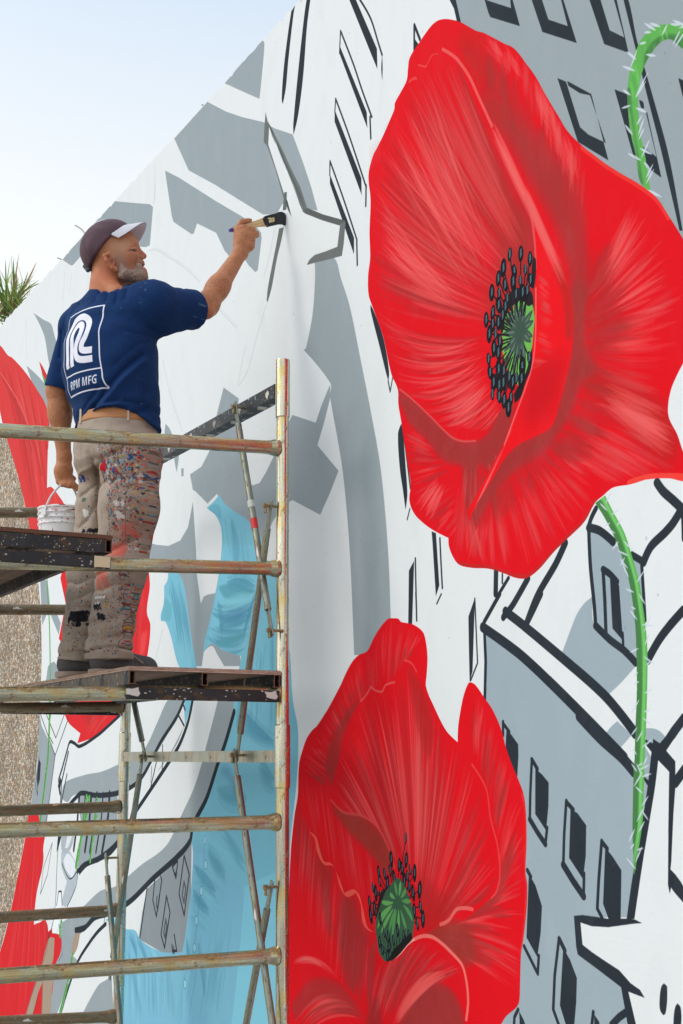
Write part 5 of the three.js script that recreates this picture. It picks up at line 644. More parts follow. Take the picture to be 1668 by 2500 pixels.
// stack of ellipses: rows [y, cx, cz, half width, half depth], body turned so that its right side is (RX, RZ)
const RX = 0.66, RZ = 0.75;
function stack(rows, o = {}) {
  return { t: 2, k: o.k ?? 0.03, f: (x, y, z) => {
    let i = 0; while (i < rows.length - 2 && y < rows[i + 1][0]) i++;
    const A = rows[i], B = rows[i + 1]; let t = Math.min(1, Math.max(0, (A[0] - y) / (A[0] - B[0]))); t = t * t * (3 - 2 * t);
    const cx = A[1] + (B[1] - A[1]) * t, cz = A[2] + (B[2] - A[2]) * t, a = A[3] + (B[3] - A[3]) * t + (o.grow ?? 0), b = A[4] + (B[4] - A[4]) * t + (o.grow ?? 0), X = x - cx, Z = z - cz, u = X * RX + Z * RZ, w = X * RZ - Z * RX, q = Math.sqrt((u / a) ** 2 + (w / b) ** 2), l = Math.sqrt(u * u + w * w);
    let d = q < 1e-4 ? -Math.min(a, b) : (1 - 1 / q) * l; d = Math.max(d, -Math.min(a, b));
    const top = y - rows[0][0], bot = rows[rows.length - 1][0] - y; return Math.max(d, top, bot);
  } };
}
function segDist(x, y, a) { let best = 1e9; for (let i = 0; i + 3 < a.length; i += 2) { const dx = a[i + 2] - a[i], dy = a[i + 3] - a[i + 1], t = Math.max(0, Math.min(1, ((x - a[i]) * dx + (y - a[i + 1]) * dy) / (dx * dx + dy * dy))), qx = x - a[i] - dx * t, qy = y - a[i + 1] - dy * t, d = qx * qx + qy * qy; if (d < best) best = d; } return best; }
const flat = (...p) => p.flatMap((q) => [q[0], q[1]]);
const n3 = (x, y, z, s) => { const xi = Math.floor(x), yi = Math.floor(y), zi = Math.floor(z), fx = x - xi, fy = y - yi, fz = z - zi, u = fx * fx * (3 - 2 * fx), v = fy * fy * (3 - 2 * fy), w = fz * fz * (3 - 2 * fz); let r = 0; for (let c = 0; c < 8; c++) r += hash2(xi + (c & 1), yi + ((c >> 1) & 1), s + (zi + (c >> 2)) * 131) * ((c & 1) ? u : 1 - u) * ((c & 2) ? v : 1 - v) * ((c & 4) ? w : 1 - w); return r; };
function paintVertices(g, f) { const p = g.attributes.position, c = new Float32Array(p.count * 3), k = new THREE.Color(); for (let i = 0; i < p.count; i++) { const q = f(p.getX(i), p.getY(i), p.getZ(i), i); k.setRGB(q[0] / 255, q[1] / 255, q[2] / 255, THREE.SRGBColorSpace); c[3 * i] = k.r; c[3 * i + 1] = k.g; c[3 * i + 2] = k.b; } g.setAttribute('color', new THREE.BufferAttribute(c, 3)); return g; }
const mixA = (a, b, t) => { t = Math.min(1, Math.max(0, t)); return [a[0] + (b[0] - a[0]) * t, a[1] + (b[1] - a[1]) * t, a[2] + (b[2] - a[2]) * t]; };
const near = (x, y, z, c, r) => Math.exp(-(((x - c[0]) ** 2 + (y - c[1]) ** 2 + (z - c[2]) ** 2) / (r * r)));

const MANPOS = [-4.889,2.896,0.745], MANROT = 1.0776, LOGO = [0.0, 1.396, 222, 334];
const EAR0 = [-0.0413,1.6136,0.08], EAR1 = [-0.0148,1.6136,0.08], EAR2 = [-0.0404,1.5858,0.08], EAR = (a, b, z) => [EAR0[0] + (EAR1[0] - EAR0[0]) * (a - 600) / 100, EAR0[1] + (EAR2[1] - EAR0[1]) * (b - 800) / 100, z];
const ZS = (p, s) => [p[0], p[1], p[2] * s];
const man = thing('person', 'bearded man in navy shirt, plum cap and paint spattered trousers, brushing the wall', 'person', MANPOS);
man.rotation.y = MANROT;
const shR = [0.1518,1.4125,0.12], elR = [0.3347,1.49,-0.1], wrR = [0.4552,1.7641,-0.24], shL = [-0.193,1.4059,-0.12], elL = [-0.2623,1.1487,-0.16], wrL = [-0.2281,0.8772,-0.17];
const sleeveR = [0.2911,1.4473,-0.04], sleeveL = [-0.2567,1.1575,-0.155];
const lerp3 = (a, b, t) => [0, 1, 2].map((k) => a[k] + (b[k] - a[k]) * t);
const finger = (r, ...p) => p.slice(1).map((q, i) => cap(p[i], q, r * (1 - 0.06 * i), r * (1 - 0.06 * (i + 1)), 0.006));
const torsoIn = [[1.4286, -0.0323, 0, 0.17, 0.11], [1.1953, -0.0252, 0, 0.17, 0.1], [0.9493, 0.0061, 0, 0.15, 0.1], [0.8198, 0.0099, 0, 0.14, 0.1]];
const hipR = [0.0789,0.8204,0.07], hipL = [-0.047,0.869,-0.075], knR = [0.054,0.4195,0.075], knL = [-0.0853,0.4497,-0.08], anR = [0.013,0.0771,0.06], anL = [-0.1228,0.0837,-0.07];
const bodyPrims = [
  ell([-0.0416,1.7036,0], [0.098, 0.092, 0.077], 0.02), ell([0.0191,1.6526,0], [0.053, 0.082, 0.06], 0.04), cap([-0.0116,1.599,0], [0.0694,1.5793,0], 0.055, 0.036, 0.03), ell([-0.0285,1.6272,0], [0.06, 0.07, 0.066], 0.03),
  cap([0.0554,1.6978,0.032], [0.0507,1.72,-0.02], 0.0125, 0.0125, 0.02), cap([0.0626,1.691,-0.004], [0.0903,1.6592,-0.004], 0.009, 0.0125, 0.014), ell([0.0849,1.6466,0.012], [0.012, 0.009, 0.008], 0.008), ell([0.0799,1.6588,-0.02], [0.012, 0.009, 0.008], 0.008),
  ell([0.0442,1.6457,0.04], [0.03, 0.026, 0.02], 0.03), ell([0.0811,1.6249,-0], [0.016, 0.009, 0.024], 0.012), ell([0.0855,1.5995,0], [0.015, 0.008, 0.022], 0.01), ell([0.0789,1.5736,0], [0.028, 0.03, 0.032], 0.02), ell([0.0954,1.6114,0], [0.012, 0.0045, 0.025], 0.004, { sub: true }),
  ell([0.0648,1.6678,0.048], [0.018, 0.011, 0.016], 0.012, { sub: true }), ell([0.0558,1.6691,0.036], [0.0125, 0.0125, 0.0125], 0.004), cap([0.0465,1.6656,0.05], [0.0641,1.6767,0.036], 0.0045, 0.0045, 0.006),
  ...[[750, 945, 0.068, 690, 930, 0.08], [690, 930, 0.08, 610, 830, 0.089], [610, 830, 0.089, 580, 755, 0.088], [580, 755, 0.088, 640, 722, 0.084], [640, 722, 0.084, 705, 780, 0.078]].map(([a, b, c, d, e, f]) => cap(EAR(a, b, c), EAR(d, e, f), 0.0062, 0.0062, 0.006)),
  ell([-0.0232,1.6067,0.076], [0.018, 0.026, 0.007], 0.006), ell([-0.0179,1.6022,0.088], [0.008, 0.014, 0.009], 0.006, { sub: true }), ell([-0.0059,1.5766,0.071], [0.009, 0.011, 0.006], 0.006),
  cap([-0.0552,1.5952,-0.005], [-0.0548,1.494,-0.005], 0.058, 0.068, 0.03), cap([-0.0601,1.5467,0.02], [0.0037,1.4704,0.07], 0.03, 0.04, 0.03),
  stack(torsoIn, { k: 0.05 }), cap(shL, shR, 0.055, 0.055, 0.05),
  cap(shR, elR, 0.052, 0.046, 0.03), cap(elR, lerp3(elR, wrR, 0.35), 0.045, 0.043, 0.03), cap(lerp3(elR, wrR, 0.3), wrR, 0.043, 0.029, 0.03), ell([0.3364,1.4436,-0.06], [0.03, 0.025, 0.03], 0.03),
  cap(shL, elL, 0.05, 0.042, 0.03), cap(elL, lerp3(elL, wrL, 0.35), 0.042, 0.043, 0.03), cap(lerp3(elL, wrL, 0.3), wrL, 0.043, 0.027, 0.03),
  // right hand closed round the brush
  cap(wrR, [0.4644,1.8329,-0.245], 0.03, 0.03, 0.02), cap([0.4488,1.8035,-0.24], [0.4432,1.8619,-0.24], 0.02, 0.015, 0.02), cap([0.4651,1.8035,-0.24], [0.4639,1.8656,-0.245], 0.02, 0.015, 0.02), cap([0.4843,1.802,-0.245], [0.4849,1.8591,-0.25], 0.02, 0.014, 0.02), cap([0.4938,1.7971,-0.25], [0.5043,1.8438,-0.255], 0.019, 0.013, 0.02),
  ...finger(0.0125, [0.4371,1.8309,-0.24], [0.441,1.8743,-0.245], [0.4574,1.9088,-0.26], [0.4771,1.9205,-0.28], [0.4896,1.9264,-0.29]),
  ...finger(0.0105, [0.4432,1.8619,-0.24], [0.4642,1.8764,-0.24], [0.4812,1.8882,-0.275], [0.4897,1.8877,-0.295]), ...finger(0.0105, [0.4639,1.8656,-0.245], [0.4899,1.8736,-0.245], [0.5055,1.8833,-0.28], [0.5006,1.8813,-0.305]),
  ...finger(0.01, [0.4849,1.8591,-0.25], [0.506,1.8653,-0.25], [0.5178,1.8684,-0.28], [0.5107,1.8691,-0.305]), ...finger(0.009, [0.5043,1.8438,-0.255], [0.5163,1.8514,-0.255], [0.5219,1.8586,-0.285], [0.5143,1.8592,-0.302]),
  // left hand closed round the bucket's handle
  cap(wrL, [-0.2324,0.8195,-0.172], 0.026, 0.03, 0.02), cap([-0.2347,0.8239,-0.172], [-0.2382,0.7831,-0.165], 0.03, 0.02, 0.02), cap([-0.2246,0.8246,-0.175], [-0.216,0.7929,-0.17], 0.03, 0.02, 0.02),
  ...finger(0.0115, [-0.2403,0.7831,-0.165], [-0.2281,0.7669,-0.15], [-0.2143,0.7659,-0.145], [-0.2113,0.7777,-0.16]), ...finger(0.0115, [-0.2256,0.7896,-0.165], [-0.2106,0.7643,-0.148], [-0.1991,0.7594,-0.145], [-0.1983,0.7733,-0.16]), ...finger(0.011, [-0.2114,0.7946,-0.168], [-0.194,0.7669,-0.15], [-0.1839,0.7582,-0.15], [-0.1865,0.7743,-0.165]), ...finger(0.01, [-0.2015,0.7955,-0.172], [-0.182,0.7614,-0.155], [-0.1708,0.7484,-0.155], [-0.1752,0.7644,-0.17]), ...finger(0.012, [-0.2403,0.819,-0.19], [-0.2119,0.8123,-0.2], [-0.1932,0.798,-0.195]),
  // legs, under the trousers down to the ankles
  cap(hipR, knR, 0.075, 0.055, 0.03), cap(knR, anR, 0.052, 0.04, 0.03), cap(hipL, knL, 0.075, 0.055, 0.03), cap(knL, anL, 0.052, 0.04, 0.03), cap(anR, [anR[0], 0.05, anR[2]], 0.04, 0.04), cap(anL, [anL[0], 0.05, anL[2]], 0.04, 0.04)];
{
  // one field, meshed finer round the head and the two hands, then merged into one body
  const F = union(bodyPrims), boxes = [[[-0.22, 1.53, -0.14], [0.16, 1.87, 0.16], 0.0027], [[0.4, 1.66, -0.4], [0.68, 1.95, -0.1], 0.0027], [[-0.22, 0.62, -0.26], [-0.04, 0.84, -0.08], 0.0027]];
  const coarse = surfNet(F, [-0.32, 0.02, -0.4], [0.68, 1.95, 0.26], 0.0046), cp = coarse.attributes.position, ci = coarse.index.array, keep = [];
  const inside = (i) => boxes.some(([a, b]) => cp.getX(i) > a[0] + 0.004 && cp.getX(i) < b[0] - 0.004 && cp.getY(i) > a[1] + 0.004 && cp.getY(i) < b[1] - 0.004 && cp.getZ(i) > a[2] + 0.004 && cp.getZ(i) < b[2] - 0.004);
  for (let t = 0; t < ci.length; t += 3) if (!(inside(ci[t]) && inside(ci[t + 1]) && inside(ci[t + 2]))) keep.push(ci[t], ci[t + 1], ci[t + 2]);
  coarse.setIndex(keep);
  const g = mergeGeometries([coarse, ...boxes.map(([a, b, h]) => surfNet(F, a, b, h))]);
  const stub = flat([0.0055,1.6212,0.06], [0.0225,1.5849,0.06], [0.0612,1.5692,0.05], [0.0776,1.5924,0.04], [0.0847,1.6196,0.02]), eye = [0.056,1.6609,0.05], brow = [0.0574,1.6932,0.03], mouth = [0.0927,1.6114,0], elb = [0.3387,1.4304,-0.04], cheek = [0.0487,1.6362,0.05], noseT = [0.0915,1.6554,0], earC = [-0.0304,1.6052,0.08], neckB = [-0.0546,1.5357,0.05], scalp = [0.0119,1.6744,0.06], con = [-0.0188,1.6052,0.08];
  paintVertices(g, (x, y, z) => {
    const n = n3(x * 60, y * 60, z * 60, 3), m = n3(x * 220, y * 220, z * 220, 5);
    let c = mixA([170, 108, 72], [192, 132, 94], n * 0.7 + m * 0.3);
    c = mixA(c, [192, 100, 72], 0.4 * near(x, y, z, elb, 0.04) + 0.35 * near(x, y, z, cheek, 0.04) + 0.6 * near(x, y, z, noseT, 0.02) + 0.35 * near(x, y, z, earC, 0.03) + 0.45 * near(x, y, z, neckB, 0.07));
    c = mixA(c, [196, 168, 142], 0.5 * near(x, y, z, scalp, 0.05));
    const arm = x > 0.3 || (x < -0.12 && y < 1.2 && y > 0.7); if (arm) { const h = n3(x * 120 + y * 60, y * 380 - x * 160, z * 120, 8); if (h > 0.5) c = mixA(c, [120, 78, 54], (h - 0.5) * 1.0); }
    if (y > 1.5) { c = mixA(c, [58, 40, 34], 0.95 * Math.exp(-(((x - eye[0]) / 0.013) ** 2 + ((y - eye[1] - (x - eye[0]) * 0.35) / 0.0052) ** 2)) * (z > 0.02 ? 1 : 0)); c = mixA(c, [96, 64, 50], 0.8 * near(x, y, z, brow, 0.011)); c = mixA(c, [112, 44, 40], near(x, y, z, mouth, 0.012)); c = mixA(c, [120, 62, 46], 0.75 * near(x, y, z, con, 0.009)); const st = segDist(x, y, stub); c = mixA(c, [150, 128, 114], 0.75 * Math.exp(-st / 0.0006) * (0.55 + 0.6 * m)); if (m > 0.72 && x > 0.04) c = mixA(c, [150, 88, 62], 0.5); }
    return c;
  });
  part('body', g, new THREE.MeshPhysicalMaterial({ vertexColors: true, roughness: 0.55, specularIntensity: 0.5, sheen: 0.15, sheenColor: new THREE.Color(0.9, 0.6, 0.5) }), man);
}
{ // beard
  const f0 = union([-1, 1].flatMap((s) => [cap(ZS([0.0091,1.6143,0.056], s), ZS([0.0248,1.5621,0.054], s), 0.006, 0.019, 0.02), cap(ZS([0.0232,1.5658,0.044], s), ZS([0.0732,1.5613,0.022], s), 0.026, 0.03, 0.02), cap(ZS([0.0752,1.6061,0.026], s), ZS([0.0866,1.6306,0.002], s), 0.012, 0.0105, 0.012), cap(ZS([0.0772,1.6046,0.03], s), ZS([0.0813,1.5676,0.024], s), 0.013, 0.016, 0.012)]).concat([ell([0.0825,1.5694,0], [0.032, 0.032, 0.034], 0.02)]));
  const g = surfNet((x, y, z) => f0(x, y, z) + 0.004 * (n3(x * 160, y * 80, z * 160, 21) - 0.5) + 0.004 * (n3(x * 360, y * 200, z * 360, 25) - 0.5) + 0.0035, [-0.03, 1.46, -0.1], [0.14, 1.74, 0.1], 0.0028);
  const chin = [0.0885,1.5652,0], jaw = [0.0589,1.543,0.03];
  paintVertices(g, (x, y, z) => { const h = n3(x * 420, y * 200, z * 420, 31), h2 = n3(x * 120, y * 120, z * 120, 33); let c = mixA([196, 180, 166], [134, 106, 88], h * 0.8 + h2 * 0.3); c = mixA(c, [84, 60, 46], 0.55 * near(x, y, z, jaw, 0.05) * (0.4 + h)); c = mixA(c, [140, 100, 74], 0.6 * near(x, y, z, chin, 0.035)); return h > 0.76 ? mixA(c, [214, 204, 196], 0.6) : c; });
  part('beard', g, new THREE.MeshStandardMaterial({ vertexColors: true, roughness: 0.9 }), man);
}
{ // cap
  const P2 = (a, b) => [a, b], C = [-0.0474,1.6917,0], n = [-0.754, 0.657, 0], f = [0.657, 0.754, 0], s = [0, 0, 1], crown = ell(C, [0.121, 0.109, 0.093], 0.01, { m: [f, n, s] }), inner = ell(C, [0.112, 0.1, 0.084], 0.01, { m: [f, n, s] });
  const L = (x, y, z) => { const dx = x - C[0], dy = y - C[1], dz = z - C[2]; return [dx * f[0] + dy * f[1], dx * n[0] + dy * n[1], dz]; };
  const g = surfNet((x, y, z) => { const [a, b, c] = L(x, y, z), an = Math.atan2(c, a); let d = dist(crown, x, y, z); d += 0.0018 * Math.exp(-(((Math.abs(((an / (Math.PI / 3)) % 1 + 1) % 1 - 0.5) * 0.12) / 0.003) ** 2)) + 0.004 * (n3(a * 26, b * 26, c * 26, 41) - 0.5); d = Math.max(d, -(b + 0.006)); return Math.max(d, -Math.max(dist(inner, x, y, z), -(b - 0.01))); }, [-0.2, 1.58, -0.11], [0.1, 1.87, 0.11], 0.0042);
  const logo = [-0.0076,1.7905,0.01];
  paintVertices(g, (x, y, z) => { const h = n3(x * 300, y * 300, z * 300, 43), q = n3(x * 40, y * 40, z * 40, 44); let c = mixA([70, 50, 58], [100, 76, 84], q * 0.7 + h * 0.3); if (hash2(Math.floor(x * 160), Math.floor(y * 160), Math.floor(z * 160) + 7) > 0.9992) c = [214, 206, 206]; return c; });
  const m = part('cap', g, new THREE.MeshPhysicalMaterial({ vertexColors: true, roughness: 0.95, sheen: 0.3, sheenColor: new THREE.Color(0.5, 0.4, 0.45) }), man, 'plum baseball cap with a pale grey brim');
  const pos = [], idx = [], NT = 24, NL = 6, bd = [0.97, 0.24, 0];
  for (const off of [0, 0.003]) for (let i = 0; i <= NT; i++) for (let j = 0; j <= NL; j++) { const t = (i / NT * 2 - 1) * 1.32, len = 0.073 * Math.sqrt(Math.max(0.02, Math.cos(t))), k = j / NL, A = [0, 1, 2].map((q) => C[q] + f[q] * 0.115 * Math.cos(t) + s[q] * 0.09 * Math.sin(t)), dr = 0.058 * (1 - Math.cos(t)) * len / 0.073 * k; pos.push(A[0] + bd[0] * len * k, A[1] + bd[1] * len * k - dr + off - 0.003 * k, A[2] + Math.sin(t) * 0.004 * k); }
  const W = NL + 1, S = (NT + 1) * W; for (let i = 0; i < NT; i++) for (let j = 0; j < NL; j++) { const a = i * W + j; idx.push(a, a + W, a + 1, a + 1, a + W, a + W + 1, S + a, S + a + 1, S + a + W, S + a + 1, S + a + W + 1, S + a + W); }
  for (let i = 0; i < NT; i++) { const a = i * W + NL; idx.push(a, a + W, S + a, S + a, a + W, S + a + W); }
  const bg = new THREE.BufferGeometry(); bg.setAttribute('position', new THREE.Float32BufferAttribute(pos, 3)); bg.setIndex(idx); bg.computeVertexNormals();
  part('brim', bg, new THREE.MeshStandardMaterial({ color: new THREE.Color('rgb(206,206,212)'), roughness: 0.9, side: THREE.DoubleSide }), m, 'pale grey cap brim');
  part('strap', surfNet(union([cap([-0.1435,1.622,-0.02], [-0.1259,1.5971,0.005], 0.009, 0.008, 0.006), cap([-0.1259,1.5971,0.005], [-0.1171,1.592,0.03], 0.008, 0.006, 0.006)]), [-0.2, 1.55, -0.06], [-0.05, 1.7, 0.07], 0.003), new THREE.MeshStandardMaterial({ color: new THREE.Color('rgb(44,58,72)'), roughness: 0.8 }), m);
  for (const [dx, r] of [[0, 0.0022], [0.02, 0.0022]]) { const c = new THREE.CatmullRomCurve3([P2(-0.012 + dx * 0.5, 0.02), P2(0.012 + dx * 0.5, 0.012), P2(0.034 + dx * 0.5, 0.004)].map(([u, w]) => { const A = [0, 1, 2].map((q) => C[q] + f[q] * (0.045 + u) + n[q] * 0.109 * Math.sqrt(Math.max(0, 1 - ((0.045 + u) / 0.121) ** 2 - (w / 0.093) ** 2)) + s[q] * w); return new THREE.Vector3(A[0] + n[0] * 0.001, A[1] + n[1] * 0.001, A[2]); })); part('cap_emblem', new THREE.TubeGeometry(c, 14, r * 1.3, 6), new THREE.MeshStandardMaterial({ color: 0xe8e8ea, roughness: 0.8 }), m); }
}
// shirt with its folds and the print on its back
const shirtRows = [[1.4589, -0.0332, 0, 0.195, 0.115], [1.3616, -0.0367, 0, 0.21, 0.142], [1.2782, -0.0325, 0, 0.234, 0.164], [1.1953, -0.0283, 0, 0.234, 0.166], [1.1128, -0.0147, 0, 0.226, 0.162], [1.0309, 0.0053, 0, 0.21, 0.15], [0.9656, 0.0088, 0, 0.2, 0.146], [0.8844, 0.0112, 0, 0.2, 0.146]];
{
  const folds = [[flat([-0.1033,0.9702,0.12], [-0.0385,1.03,0.14], [0.0394,1.1153,0.15], [0.121,1.2002,0.14]), -0.0187, 0.0117], [flat([-0.0961,0.9442,0.12], [-0.0068,1.0235,0.14], [0.0743,1.1088,0.15], [0.1375,1.1739,0.14]), 0.0136, 0.0144], [flat([-0.1507,0.9492,0.1], [-0.0665,1.006,0.12], [0.0438,1.0203,0.14], [0.1197,1.0105,0.14]), -0.0153, 0.0081], [flat([-0.1533,0.933,0.1], [-0.0844,0.9735,0.12], [0.0258,0.9878,0.14], [0.105,0.9716,0.14]), -0.0153, 0.0072], [flat([-0.1383,0.959,0.1], [-0.0597,0.9898,0.12], [0.0411,1.004,0.14]), 0.0136, 0.0072], [flat([-0.1548,0.9753,0.1], [-0.0985,1.0158,0.12], [-0.0415,1.0686,0.13]), -0.0102, 0.0099],
    [flat([0.1113,1.4182,0.2], [0.1131,1.3489,0.2], [0.1298,1.3127,0.2], [0.2164,1.2995,0.16]), -0.0045, 0.005], [flat([0.1286,1.3588,0.2], [0.1517,1.3193,0.2], [0.216,1.316,0.16]), 0.0, 0.01], [flat([-0.0601,1.4837,0.1], [-0.0737,1.4194,0.12]), -0.0085, 0.0072], [flat([-0.0179,1.4799,0.12], [-0.0221,1.4158,0.14]), -0.0102, 0.0072], [flat([0.0237,1.4866,0.12], [0.0167,1.4022,0.16]), -0.0102, 0.0081], [flat([0.0624,1.4795,0.14], [0.0513,1.4189,0.16]), -0.0085, 0.0072], [flat([-0.2379,1.3718,0], [-0.2439,1.2697,0]), -0.0136, 0.0090], [flat([-0.2232,1.4163,0], [-0.2175,1.3514,0], [-0.2225,1.2223,0]), -0.0085, 0.0090], [flat([0.1468,1.0561,0.14], [0.1792,1.1542,0.14], [0.1933,1.2266,0.14]), -0.0102, 0.0108], [flat([0.114,0.9846,0.14], [0.1607,1.0073,0.14], [0.206,1.0887,0.14]), -0.0102, 0.0117], [flat([0.0519,1.2863,0.16], [0.1155,1.2764,0.16], [0.204,1.2863,0.16]), -0.0085, 0.0108], [flat([0.2211,1.5006,0], [0.2528,1.4555,0], [0.2602,1.3976,0]), -0.0046, 0.0081], [flat([0.2516,1.5136,0], [0.2705,1.4942,0]), -0.0046, 0.0054], [flat([0.1909,1.4716,-0], [0.2228,1.4233,0]), -0.0046, 0.0090], 
    [flat([-0.0591,0.9702,0.12], [-0.0056,0.9846,0.14], [0.0761,0.9911,0.14]), -0.010, 0.006], [flat([-0.1441,0.9427,0.1], [-0.1136,0.9753,0.1], [-0.0409,0.9963,0.12]), -0.010, 0.006], [flat([-0.0853,0.9995,0.12], [-0.0015,1.0561,0.14], [0.1088,1.1805,0.14]), -0.007, 0.007], [flat([0.0957,0.9651,0.14], [0.1329,0.9846,0.14], [0.1803,0.9963,0.12]), -0.008, 0.008], [flat([0.0211,1.1476,0.14], [0.1136,1.2398,0.14], [0.1542,1.2662,0.14]), -0.006, 0.009], [flat([-0.1344,1.4705,0.08], [-0.1495,1.44,0.08], [-0.1851,1.4198,0.06]), -0.006, 0.007]];
  const hem = flat([-0.2076,0.951,0], [-0.1776,0.9542,0], [-0.148,0.9672,0], [-0.1137,0.9819,0], [-0.0366,0.9998,0], [0.0188,1.0015,0], [0.0667,0.99,0], [0.1163,0.9689,0], [0.163,0.9363,0], [0.1964,0.9315,0], [0.2517,0.9315,0]);
  const hemAt = (x) => { for (let i = 0; i + 3 < hem.length; i += 2) if (x < hem[i + 2]) { const t = Math.max(0, (x - hem[i]) / (hem[i + 2] - hem[i])); return hem[i + 1] + (hem[i + 3] - hem[i + 1]) * t; } return hem.at(-1); };
  const dirR = lerp3(shR, sleeveR, 0.72), dirL = lerp3(shL, sleeveL, 0.8);
  const base = union([stack(shirtRows, { k: 0.03 }), cap(shL, shR, 0.055, 0.074, 0.07), cap([-0.0662,1.4825,0], shR, 0.045, 0.066, 0.05), cap([-0.0662,1.4825,0], shL, 0.045, 0.048, 0.05), cap(shR, sleeveR, 0.0775, 0.08, 0.06, { cut: 1 }), cap(shL, sleeveL, 0.058, 0.059, 0.03, { cut: 1 }), cap([0.1814,1.3355,0.08], [0.2447,1.3717,0.02], 0.03, 0.02, 0.05)]);
  const f = (x, y, z) => {
    let d = base(x, y, z); if (d > 0.06) return d;
    for (const [a, amp, w] of folds) { const q = segDist(x, y, a); if (q < 9 * w * w) d -= amp * Math.exp(-Math.sqrt(q + 4e-6) / w * 1.1); }
    d += 0.0035 * (n3(x * 14, y * 10, z * 14, 51) - 0.5) + 0.004 * (Math.abs(n3(x * 26 + y * 9, y * 13 - x * 12, z * 26, 53) - 0.5) - 0.2);
    const hy = hemAt(x); if (y < 1.2) { d = Math.max(d, hy - y); if (y < hy + 0.035) d -= 0.004 * Math.exp(-(((y - hy - 0.006) / 0.01) ** 2)); const q = dist(hollow, x, y, z); if (y < hy + 0.014) d = Math.max(d, -q); }
    d = Math.max(d, -dist(holeR, x, y, z)); d = Math.max(d, -dist(holeL, x, y, z)); return Math.max(d, -dist(neckHole, x, y, z));
  };
  const hollow = stack(shirtRows, { grow: -0.022 }), holeR = cap(dirR, lerp3(shR, sleeveR, 1.3), 0.07, 0.072), holeL = cap(dirL, lerp3(shL, sleeveL, 1.2), 0.05, 0.05), neckHole = cap([-0.0562,1.5389,-0.005], [-0.0533,1.6178,-0.005], 0.062, 0.07);
  const g = surfNet(f, [-0.32, 0.9, -0.34], [0.42, 1.62, 0.34], 0.0042, 0.045), p = g.attributes.position, nn = g.attributes.normal, uv = new Float32Array(p.count * 2);
  const U = (x, z) => x * RX + z * RZ;
  for (let i = 0; i < p.count; i++) { const back = -nn.getX(i) * RZ + nn.getZ(i) * RX > -0.25; uv[2 * i] = (U(p.getX(i), p.getZ(i)) + 0.5) + (back ? 0 : 1); uv[2 * i + 1] = (p.getY(i) - 0.8); }
  g.setAttribute('uv', new THREE.BufferAttribute(uv, 2));
  const W = 2048, H = 1024, c = canvas(W, H), x = c.getContext('2d'), r = rngOf(91); x.fillStyle = 'rgb(23,52,97)'; x.fillRect(0, 0, W, H);
  for (let i = 0; i < 2600; i++) { x.fillStyle = rgba(r() < 0.5 ? [14, 30, 68] : [46, 78, 134], 0.05); x.beginPath(); x.ellipse(r() * W, r() * H, 3 + r() * 40, 3 + r() * 26, r() * 3, 0, 7); x.fill(); }
  for (let i = 0; i < 16000; i++) { x.fillStyle = rgba(r() < 0.5 ? [12, 28, 64] : [60, 92, 146], 0.16); x.fillRect(r() * W, r() * H, 1 + r() * 2, 1 + r() * 5); }
  // canvas metres: u in -0.5..0.5 over the left half (1024 px a metre), y from 0.8 up
  const X = (u) => (u + 0.5) * 1024, Y = (y) => H - (y - 0.8) * 1024;
  for (let i = 0; i < 26; i++) { const q = [0.1374,0.9884,0.15]; x.fillStyle = rgba([196, 206, 216], 0.8); x.beginPath(); x.ellipse(X(U(q[0], q[2]) + (r() - 0.4) * 0.14), Y(q[1] + (r() - 0.5) * 0.09), 0.6 + r() * 1.8, 0.6 + r() * 1.2, 0, 0, 7); x.fill(); }
  for (let i = 0; i < 8; i++) { x.fillStyle = rgba([150, 176, 186], 0.35); x.beginPath(); x.ellipse(X(0.1 + r() * 0.15), Y(1.32 + r() * 0.16), 1 + r() * 2, 1 + r() * 4, 0, 0, 7); x.fill(); }
  // the print: a framed double banded R over a line of lettering
  const LX = X(LOGO[0]), LY = Y(LOGO[1]), S = LOGO[2], sy = LOGO[3], P = (a, b) => [LX + (a - 0.5) * S + b * 22, LY + b * sy];
  x.strokeStyle = x.fillStyle = 'rgb(236,236,246)'; x.lineJoin = 'round'; x.lineWidth = 5.2; x.beginPath(); x.moveTo(...P(0, 0)); x.lineTo(...P(1, 0)); x.lineTo(...P(1, 1)); x.lineTo(...P(0, 1)); x.closePath(); x.stroke(); x.beginPath(); x.moveTo(...P(0, 0.775)); x.lineTo(...P(1, 0.775)); x.stroke();
  const band = (pts, w) => { x.lineWidth = w; x.lineCap = 'butt'; x.beginPath(); x.moveTo(...P(...pts[0])); for (let i = 1; i + 2 < pts.length; i += 3) x.bezierCurveTo(...P(...pts[i]), ...P(...pts[i + 1]), ...P(...pts[i + 2])); x.stroke(); };
  const bw = S * 0.122; x.lineJoin = 'miter';
  band([[0.17, 0.69], [0.17, 0.5], [0.17, 0.45], [0.17, 0.32], [0.17, 0.02], [0.76, 0.02], [0.76, 0.26], [0.76, 0.4], [0.62, 0.4], [0.62, 0.49], [0.62, 0.53], [0.68, 0.545], [0.86, 0.545]], bw);
  band([[0.338, 0.69], [0.338, 0.5], [0.338, 0.45], [0.338, 0.34], [0.338, 0.15], [0.595, 0.14], [0.595, 0.27], [0.595, 0.37], [0.46, 0.4], [0.46, 0.5], [0.46, 0.62], [0.55, 0.655], [0.86, 0.65]], bw);
  x.save(); x.translate(...P(0.5, 0.895)); x.scale(1, 1.25); x.font = 'italic bold ' + Math.round(S * 0.165) + 'px sans-serif'; x.textAlign = 'center'; x.textBaseline = 'middle'; x.fillText('RPM MFG', 0, 0, S * 0.84); x.strokeStyle = 'rgb(25,50,101)'; x.lineWidth = 0.8; x.strokeText('RPM MFG', 0.4, 0.4, S * 0.84); x.restore();
  const tex = ctex(c, true); tex.repeat.set(0.5, 1);
